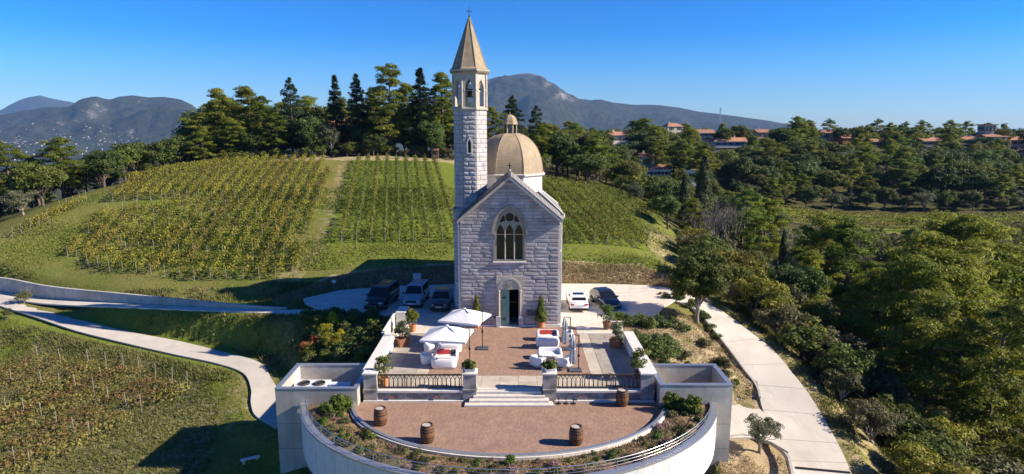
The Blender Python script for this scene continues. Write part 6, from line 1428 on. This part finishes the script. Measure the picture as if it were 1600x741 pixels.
scatter(leftw, 110, 6.2, ['oakd0','oakd1','pine0','oak0','pine1','oakd2','olive0'], .7, 1.0, 'in the woods left behind the vines', 'in the left woods', 36, avoid=lambda x,y: abs(x+31)<14 and y < 150 and y>132 and False)
# the kerbside tree and the small olive
q = hit(1088,507); plant('herotree',q[0],q[1],q[2]-.05,1.0,'dense round headed tree beside the road, right of the yard','round tree','kerbside_tree',None,.4)
q = W(1187,701,-4.35); plant('smallolive',q[0],q[1],H1(q[0],q[1])-.02,1.0,'small clipped olive tree in the bed by the drive','olive tree','olive_tree',None,1.0)
# ---------------------------------------------------------------- vines
def vine_row(lab, P0, P1, leaf, hgt, wid, dens, seed, group, post_every=6.0, gap=.0, posth=1.5, Lf=.24, lw=.17):
    rg = np.random.default_rng(seed); L = math.hypot(P1[0]-P0[0],P1[1]-P0[1])
    if L < 2: return
    n = int(L*dens); t = rg.uniform(0,1,n)
    if gap: t = t[vnoise(t*L*.9, np.full(n,seed*3.7), seed) > gap]
    n = len(t); x = P0[0]+(P1[0]-P0[0])*t; y = P0[1]+(P1[1]-P0[1])*t; dx, dy = (P1[0]-P0[0])/L, (P1[1]-P0[1])/L
    bul = .65+.7*vnoise(t*L*.8, np.full(n,seed*1.3), seed+1); w = rg.normal(size=n)*wid*.5*bul; zz = rg.uniform(.30,1.0,n)**.8*hgt*(.75+.4*bul*.7)
    tz = np.linspace(0,1,60); gz = tfast(P0[0]+(P1[0]-P0[0])*tz, P0[1]+(P1[1]-P0[1])*tz); z = np.interp(t, tz, gz)+zz
    P = np.stack([x-dy*w, y+dx*w, z],1); N = np.stack([-dy*np.sign(w)+rg.normal(size=n)*.6, dx*np.sign(w)+rg.normal(size=n)*.6, .5+rg.normal(size=n)*.5],1)
    V, Fq = leaves(P,N,Lf,lw,rg); e = thing('vine_row',lab,'vine row',(P0[0],P0[1],gz[0]),0,group)
    put('foliage',npmesh('foliage',V-np.array([P0[0],P0[1],gz[0]]),Fq),leaf,e)
    wires = MB()
    k = max(2,int(L/post_every)+1)
    for i in range(k):
        s = i/(k-1); o = put('post',POSTM,'stake_wood',e); zz0 = float(np.interp(s,tz,gz)); o.location = ((P1[0]-P0[0])*s,(P1[1]-P0[1])*s,zz0-gz[0]); o.scale = (1,1,posth*rnd.uniform(.92,1.08)); o.rotation_euler = (rnd.uniform(-.05,.05),rnd.uniform(-.05,.05),0)
    st_ = MB(); ns = max(2,int(L/1.2))
    for i in range(ns):
        s = (i+.5)/ns; zz0 = float(np.interp(s,tz,gz))-gz[0]; a, b = (P1[0]-P0[0])*s,(P1[1]-P0[1])*s; st_.tube([(a,b,zz0-.05),(a+rnd.uniform(-.06,.06),b+rnd.uniform(-.06,.06),zz0+hgt*.55)],[.03,.02],4,False)
    tag(st_.build('vine_stems','bark',e,off=(0,0,0)),kind='stuff')
POSTM = MB().tube([(0,0,-.1),(0,0,1.0)],.026,5).mesh('post')
ORD = ['first','second','third','fourth','fifth','sixth','seventh','eighth','ninth','tenth','eleventh','twelfth','thirteenth','fourteenth','fifteenth','sixteenth','seventeenth','eighteenth','nineteenth','twentieth','twenty-first','twenty-second','twenty-third','twenty-fourth','twenty-fifth','twenty-sixth','twenty-seventh','twenty-eighth']
vx = lambda x74, y: x74+VINE_DIR*(y-74)
c_ = 0
for k in range(9):
    x = -19.9+1.72*k; vine_row('straight vine row on the lush slope left of the chapel, %s from the grassy track'%ORD[k],(vx(x,75),75),(vx(x,119),119),'leaf_vine_green',1.35,.42,46,100+k,'vine rows on the lush slope',7.5,.12)
for k in range(9):
    x = 7.0+1.6*k; y1 = 117-1.1*k; y0 = 75+ (k>6)*(k-6)*4
    vine_row('vine row on the slope right of the chapel, %s from its wall'%ORD[k],(vx(x,y0),y0),(vx(x,y1),y1),'leaf_vine_green',1.35,.60,60,130+k,'vine rows right of the chapel',9)
for k in range(9):      # the part of that slope farther back
    x = 21.5+1.7*k; y0, y1 = 93+2.0*k, 116
    if y1-y0 > 4: vine_row('short vine row at the upper right edge of the vineyard, %s from the chapel'%ORD[k],(vx(x,y0),y0),(vx(x,y1),y1),'leaf_vine_green',1.3,.6,55,150+k,'short vine rows at the upper right')
# left blocks
UP = [hit(u,v,70,135)[:2] for u,v in ((195,296),(330,258),(532,262),(518,300),(330,309),(205,312))]
LOW = [hit(u,v,66,135)[:2] for u,v in ((92,398),(158,335),(330,312),(518,303),(499,402),(452,440),(300,440),(170,426))]
UP = [(-58,97),(-62,104),(-66,110),(-50,118.5),(-33.0,118.5),(-27.4,93.5),(-45,93),(-58,92)]
def clip_row(x74, poly):
    ys = np.linspace(66,125,240); xs = vx(x74,ys); m = inpoly(xs,ys,poly); 
    if not m.any(): return None
    i = np.where(m)[0]; return (float(xs[i[0]]),float(ys[i[0]])),(float(xs[i[-1]]),float(ys[i[-1]]))
k = 0
for j in range(24):
    r = clip_row(-24.6-1.75*j, UP)
    if r: vine_row('dense golden vine row of the upper left block, %s from the grassy track'%ORD[k],r[0],r[1],'leaf_vine',1.45,.55,62,200+j,'golden vine rows of the upper left block',9); k += 1
k = 0
for j in range(24):
    r = clip_row(-24.6-1.8*j, LOW)
    if r: vine_row('patchy young vine row of the lower left block, %s from the grassy track'%ORD[k],r[0],r[1],'leaf_vine',1.1,.7,60,240+j,'patchy vine rows of the lower left block',5.0,.26,1.45); k += 1
for k in range(5):      # far left strip beyond the little track
    a = hit(20+k*14,372-k*6,60,120); b = hit(95+k*10,330-k*4,60,130)
    vine_row('thin vine row by the small track at the far left, %s from the left edge'%ORD[k],a[:2],b[:2],'leaf_vine',1.0,.6,28,280+k,'thin vine rows at the far left',5,.35)
for k in range(5):      # valley vines
    y = 167+3.2*k; vine_row('long golden vine row on the valley floor, %s from the front'%ORD[k],(66,y),(168,y+1),'leaf_vine' if k > 1 else 'leaf_vine_red',1.4,.9,36,300+k,'vine rows on the valley floor',20,0,1.4,.34,.24)
EP = [(60,566),(95,570),(140,574),(167,577),(193,580),(219,584),(243,595),(270,602),(293,607)]
for k, (u,v) in enumerate(EP):
    a = hit(u,v,35,70); dirx, diry = -.62, -1.0; L = 19; b = (a[0]+dirx*L,a[1]+diry*L)
    vine_row('reddish low vine row in the field at lower left, %s from the left'%ORD[k],a[:2],b,'leaf_vine_red',.8,1.2,62,320+k,'reddish vine rows in the lower field',3.6,.28,1.5,.2,.14)
# ---------------------------------------------------------------- pots, beds and small plants
def pot(kind, x, y, z, h, r, mt, pk, s, lab, shape='round', sxy=1.0):
    p = thing('potted_plant', lab, 'potted plant', (x,y,z), rnd.uniform(0,6), None)
    if shape == 'round': MB().lathe([(r*.68,0),(r*.75,.03),(r*.95,h*.82),(r*1.05,h*.84),(r*1.05,h),(r*.9,h),(r*.88,h*.9)],18).build('pot',mt,p,False); MB().lathe([(r*.88,h*.88),(.01,h*.92)],14).build('soil','soil',p)
    else: MB().add([(-r*.8,-r*.8,0),(r*.8,-r*.8,0),(r*.8,r*.8,0),(-r*.8,r*.8,0),(-r,-r,h),(r,-r,h),(r,r,h),(-r,r,h),(-r*.88,-r*.88,h),(r*.88,-r*.88,h),(r*.88,r*.88,h),(-r*.88,r*.88,h),(-r*.85,-r*.85,h*.88),(r*.85,-r*.85,h*.88),(r*.85,r*.85,h*.88),(-r*.85,r*.85,h*.88)],
        [(3,2,1,0)]+[(i,(i+1)%4,4+(i+1)%4,4+i) for i in range(4)]+[(4+i,4+(i+1)%4,8+(i+1)%4,8+i) for i in range(4)]+[(8+i,8+(i+1)%4,12+(i+1)%4,12+i) for i in range(4)]).build('pot',mt,p); MB().box(-r*.84,r*.84,-r*.84,r*.84,h*.8,h*.89).build('soil','soil',p)
    tm, cm, Hh = PROTO[pk]
    for nm, me in (('stems',tm),('foliage',cm)): o = put(nm,me,None,p); o.location = (0,0,h*.86); o.scale = (s*sxy,s*sxy,s)
    return p
for u, lab in ((745,'clipped cone shrub in a terracotta pot left of the chapel door'),(845,'clipped cone shrub in a terracotta pot right of the chapel door')):
    q = W(u,511,0); pot('cone',q[0],q[1],.003,.62,.36,'terracotta','cone',1.0,lab)
def potat(u, v, h, r, mt, pk, s, lab, shape='round', sxy=1.0): q = W(u,v,0); pot('',q[0],q[1],.003,h,r,mt,pk,s,lab,shape,sxy)
potat(645,518,.62,.32,'terracotta','potshrub',1.25,'leafy shrub in a terracotta pot at the shaded left side of the terrace')
potat(629,540,.66,.44,'rust_pot','potpale',1.25,'pale flowering shrub in a square rusty planter, left side of the terrace','square',1.1)
potat(600,604,.62,.32,'terracotta','potshrub1',1.2,'bright leafy shrub in a terracotta pot behind the left end of the balustrade')
potat(948,514,.62,.36,'rust_pot','potshrub1',1.15,'round bright shrub in a rusty pot at the right side near the yard','round',1.15)
potat(962,542,.66,.44,'rust_pot','potpale',1.25,'loose shrub in a square rusty planter beside the right parapet','square',1.1)
potat(997,592,.5,.3,'terracotta','potshrub1',1.25,'bright shrub behind the right end pier of the balustrade')
for x, lab in ((-2.52,'green plant in a pale trough on the left pier by the steps'),(2.62,'green plant in a pale trough on the right pier by the steps')):
    pot('',x,39.25,1.263,.24,.36,'coping_stone','pierplant',1.1,lab,'square')
# shrubs in the curved bed
for u, v, k, s in ((512,648,'leafy',1.0),(528,642,'leafy1',1.05),(541,638,'leafy',.95)): q = W(u,v,-.55); plant(k,q[0],q[1],-.62,s,('leafy green shrub at the left end of the curved bed, %s from the wall end')%{512:'first',528:'second',541:'third'}[u],'shrub','leafy_shrub','leafy shrubs at the bed ends')
for u, v, k, s in ((1048,638,'leafy1',1.0),(1066,643,'leafy',1.1),(1083,646,'leafy1',1.1)): q = W(u,v,-.55); plant(k,q[0],q[1],-.62,s,('leafy green shrub at the right end of the curved bed, %s from the kerb')%{1048:'first',1066:'second',1083:'third'}[u],'shrub','leafy_shrub','leafy shrubs at the bed ends')
bedspots = []
for i in range(400):
    if len(bedspots) > 74: break
    th = rnd.uniform(math.pi*1.06, math.pi*1.94); k = rnd.uniform(.12,.88); a = ell(IC,.35,th); b = ell(OC,-.45,th); x, y = a[0]*(1-k)+b[0]*k, a[1]*(1-k)+b[1]*k
    if y > 36.6 or any((x-p)**2+(y-q)**2 < .55**2 for p,q in bedspots): continue
    bedspots.append((x,y)); left = x < -2
    kk = rnd.choice(('tuftscrub','tuftscrub','tuftscrub','pinkbush','tuft') if left else ('tuft','tuftdark','tuftscrub','tuftdark','pinkbush'))
    nm = {'pinkbush':('pink_flower_clump','dry pinkish flower clump'),'tuft':('green_tuft','fresh green tuft'),'tuftdark':('green_tuft','dark green tuft'),'tuftscrub':('dry_tuft','brownish dry tuft')}[kk]
    plant(kk,x,y,-.58,rnd.uniform(.55,1.3),nm[1]+(' in the left half of the curved bed' if x < 0 else ' in the right half of the curved bed'),'small plant',nm[0],nm[1]+('s, left half of the curved bed' if x < 0 else 's, right half of the curved bed'))
# left bed below the yard, in the chapel's shade
LB = [('yellowbush',522,505,1.25,'yellow flowering bush nearest the lane'),('yellowbush',514,522,1.1,'yellow flowering bush in the middle of the left bed'),('yellow0',503,532,.34,'yellow green leafy bush left of the middle in the bed'),('yellow1',520,545,.36,'large yellow green leafy bush at the front of the left bed'),('yellowbush',534,528,1.0,'low yellow bush near the parapet'),('redbush',480,550,1.5,'reddish bush at the left corner of the bed'),('redbush',490,536,1.3,'red and green bush above the left corner of the bed'),('yellow0',500,510,.28,'reddish yellow bush at the top of the left bed')]
for k,u,v,s,lab in LB: q = hit(u,v,40,62); plant(k,q[0],q[1],q[2]-.05,s,lab,'shrub','flowering_shrub','flowering shrubs in the left bed')
rg_ = random.Random(77); cnt = 0; used = []
for i in range(500):
    u, v = rg_.uniform(478,592), rg_.uniform(494,566)
    if u > 596-(v-494)*.28: continue
    q = hit(u,v,40,62)
    if q[0] > -10.3 or (q[0] < -10.2 and q[1] < 43.0) or any((q[0]-a)**2+(q[1]-b)**2 < .85**2 for a,b in used): continue
    used.append(q[:2]); plant(rg_.choice(('round0','round2','round2','round1','juniper')) if False else rg_.choice(('round0','round2','round1','round0','round1')),q[0],q[1],q[2]-.1,rg_.uniform(.8,1.25),'clipped round green bush in the left bed under the yard','shrub','round_bush','round bushes in the left bed')
# right bed
q = hit(1022,548,42,60); plant('juniper',q[0],q[1],q[2]-.1,1.2,'wide spreading green juniper beside the right parapet','shrub','spreading_juniper',None,.3)
RBL = [('round0',985,508,1.2),('round1',1000,505,1.0),('round0',1012,512,1.3),('round2',1026,508,1.1),('tuftdark',1042,512,2.2),('round0',1052,506,.9),('tuftdark',1068,516,2.2),('round1',968,500,.9),('round0',990,533,1.1),('round1',975,548,.9),('round0',1060,470,1.2),('round1',1082,480,1.0),('round0',1100,500,1.1),('tuftscrub',1100,540,2.0),('tuftscrub',1068,560,2.2),('tuft',1075,575,1.6),('tuftdark',1055,575,1.6),('round0',1040,572,.7),('tuftscrub',1125,572,2.2),('tuftscrub',1130,590,2.0),('scrub0',1132,582,.35),('tuftdark',1110,516,2.0),('round2',1040,468,.9),('redbush',1030,462,.7),('tuftdark',1120,530,1.8),('tuftscrub',1140,606,1.8),('round1',1005,560,.8),('tuft',1150,600,1.2)]
for i,(k,u,v,s) in enumerate(RBL): q = hit(u,v,40,66); plant(k,q[0],q[1],q[2]-.05,s,'low shrub on the planted slope between the terrace and the road','shrub','slope_shrub','low shrubs on the planted right slope')
for u, v, k, s in ((45,470,'bare1',.22),(38,475,'scrub1',.4),(12,500,'scrub0',.3)):
    q = hit(u,v,45,80); plant(k,q[0],q[1],q[2],s,'small dry shrub beside the fork of lane and path, far left','shrub','dry_shrub','dry shrubs at the left fork')
# ---------------------------------------------------------------- grass and weeds
def grass(name, lab, region_fn, n, mt, hgt, wd, seed, bbox, lean=.5, patch=None):
    rg = np.random.default_rng(seed); x = rg.uniform(bbox[0],bbox[1],n*3); y = rg.uniform(bbox[2],bbox[3],n*3); m = region_fn(x,y)
    if patch is not None: m &= (fbm(x*patch,y*patch,seed,3)+rg.normal(size=len(x))*.15) > -.05
    x, y = x[m][:n], y[m][:n]; k = len(x); z = tfast(x,y); a = rg.uniform(0,2*math.pi,k); h = hgt*rg.uniform(.5,1.4,k); w = wd*rg.uniform(.6,1.3,k); lx, ly = rg.normal(size=k)*h*lean, rg.normal(size=k)*h*lean
    b = np.stack([x,y,z-.02],1); s = np.stack([np.cos(a)*w,np.sin(a)*w,np.zeros(k)],1); V = np.stack([b-s,b+s,b+np.stack([lx,ly,h],1)],1).reshape(-1,3)
    tag(put(name,npmesh(name,V,np.arange(3*k).reshape(-1,3)),mt),lab,None,None,'stuff')
def clear(x, y, pad=.35):
    m = polydist(x,y,YARD) > pad; m &= polydist(x,y,LOWROAD) > pad
    for D in ROADD.values():
        for i in range(0,len(D)-1,2):
            j = min(i+2,len(D)-1); a = (D[i,:2]+D[i,3:5])/2; b = (D[j,:2]+D[j,3:5])/2; hw = np.hypot(*(D[i,:2]-D[i,3:5]))/2; m &= segdist(x,y,a,b)[0] > hw+.15
    m &= ~((np.abs(x) < 9.8) & (y > 38) & (y < 52.5)); m &= ~((x/13.6)**2+((y-40.3)/11.7)**2 < 1); m &= ~((np.abs(x) < 15.0) & (y < 42.7) & (y > 38)); return m
grass('lawn_grass','short grass on the lower left slope',lambda x,y: clear(x,y) & (y < 63.5+0*x),60000,'grass_green',.16,.035,1,(-62,-14,30,66),.6)
grass('dry_grass','dry straw grass on the lower left field',lambda x,y: clear(x,y) & inpoly(x,y,W2([(0,585),(60,552),(180,560),(330,605),(345,660),(310,760),(-140,780)],-5)),34000,'grass_mixed',.24,.04,2,(-50,-16,30,60),.7)
grass('bank_grass','dry grass hanging on the bank behind the yard',lambda x,y: clear(x,y,.25) & (polydist(x,y,YARD) < 2.6) & (y > 61),26000,'grass_dry',.30,.05,3,(-24,19,58,71),.35)
grass('hill_grass','grass of the vineyard hillside',lambda x,y: clear(x,y) & (y > 68.5),60000,'grass_green',.26,.06,4,(-64,24,68,100),.5,.12)
grass('verge_grass','dry grass on the verge right of the road',lambda x,y: clear(x,y,.1) & (x < 31),16000,'grass_mixed',.28,.045,5,(20,31,33,70),.5,.5)
grass('slope_weeds','dry weeds on the planted right slope',lambda x,y: clear(x,y,.2),9000,'grass_dry',.20,.04,6,(9.8,20,33,58),.6,.6)
grass('bank_weeds','rough weeds on the shaded bank between lane and path',lambda x,y: clear(x,y,.1) & (y > 46-.25*(x+10)),34000,'grass_mixed',.30,.05,7,(-52,-10,44,66),.5,.4)

def bed_cover(name, lab, n, mt, hgt, wd, seed):
    rg = np.random.default_rng(seed); th = rg.uniform(math.pi*1.05, math.pi*1.95, n); k = rg.uniform(.03,.97,n)
    a = np.array([ell(IC,.36,q) for q in th]); b = np.array([ell(OC,-.45,q) for q in th]); x = a[:,0]*(1-k)+b[:,0]*k; y = a[:,1]*(1-k)+b[:,1]*k
    m = (y < 37.6) & (fbm(x*.9,y*.9,seed,3) > -.1); x, y, k = x[m], y[m], k[m]; n = len(x); z = -.66+.17*np.sin(k*math.pi)
    h = hgt*rg.uniform(.4,1.4,n); w = wd*rg.uniform(.6,1.4,n); q = rg.uniform(0,6.28,n); c = np.stack([x,y,z-.02],1); s = np.stack([np.cos(q)*w,np.sin(q)*w,0*w],1)
    V = np.stack([c-s,c+s,c+np.stack([rg.normal(size=n)*h*.6,rg.normal(size=n)*h*.6,h],1)],1).reshape(-1,3); tag(put(name,npmesh(name,V,np.arange(3*n).reshape(-1,3)),mt),lab,None,None,'stuff')
bed_cover('bed_dry_cover','dry brown ground cover of the curved bed',9000,'grass_dry',.13,.03,11)
bed_cover('bed_green_cover','low green ground cover of the curved bed',5000,'grass_mixed',.14,.03,12)
bed_cover('bed_flower_cover','small pinkish flowers of the curved bed',2600,'flower_pink',.16,.025,13)
# ---------------------------------------------------------------- haze
hz = MB().box(-14000, 14000, -3200, 14000, -420, 900)
hm = bpy.data.materials.new('haze_air'); hm.use_nodes = True
for n_ in list(hm.node_tree.nodes): hm.node_tree.nodes.remove(n_)
ho = hm.node_tree.nodes.new('ShaderNodeOutputMaterial'); hv_ = hm.node_tree.nodes.new('ShaderNodeVolumePrincipled')
hv_.inputs['Color'].default_value = (.30, .55, 1.0, 1); hv_.inputs['Density'].default_value = 0.00005; hv_.inputs['Anisotropy'].default_value = 0.0
hm.node_tree.links.new(hv_.outputs[0], ho.inputs['Volume'])
MAT = globals().get('MAT', {}); MAT['haze_air'] = hm
tag(hz.build('haze', 'haze_air'), 'thin blue haze in the air', None, None, 'stuff')

# things that would share a label are told apart by their order in the view
_by = {}
for _o in bpy.data.objects:
    if _o.parent is None and _o.get('label') and _o.get('category'): _by.setdefault(_o['label'], []).append(_o)
for _l, _v in _by.items():
    if len(_v) > 1 and len(_l.split()) <= 12:
        _v.sort(key=lambda o: proj(*o.location)[0])
        for _i, _o in enumerate(_v): _o['label'] = _l + ', ' + (ORD[_i] if _i < 20 else '%d%s' % (_i+1, {1:'st',2:'nd',3:'rd'}.get((_i+1) % 10, 'th'))) + ' from the left'
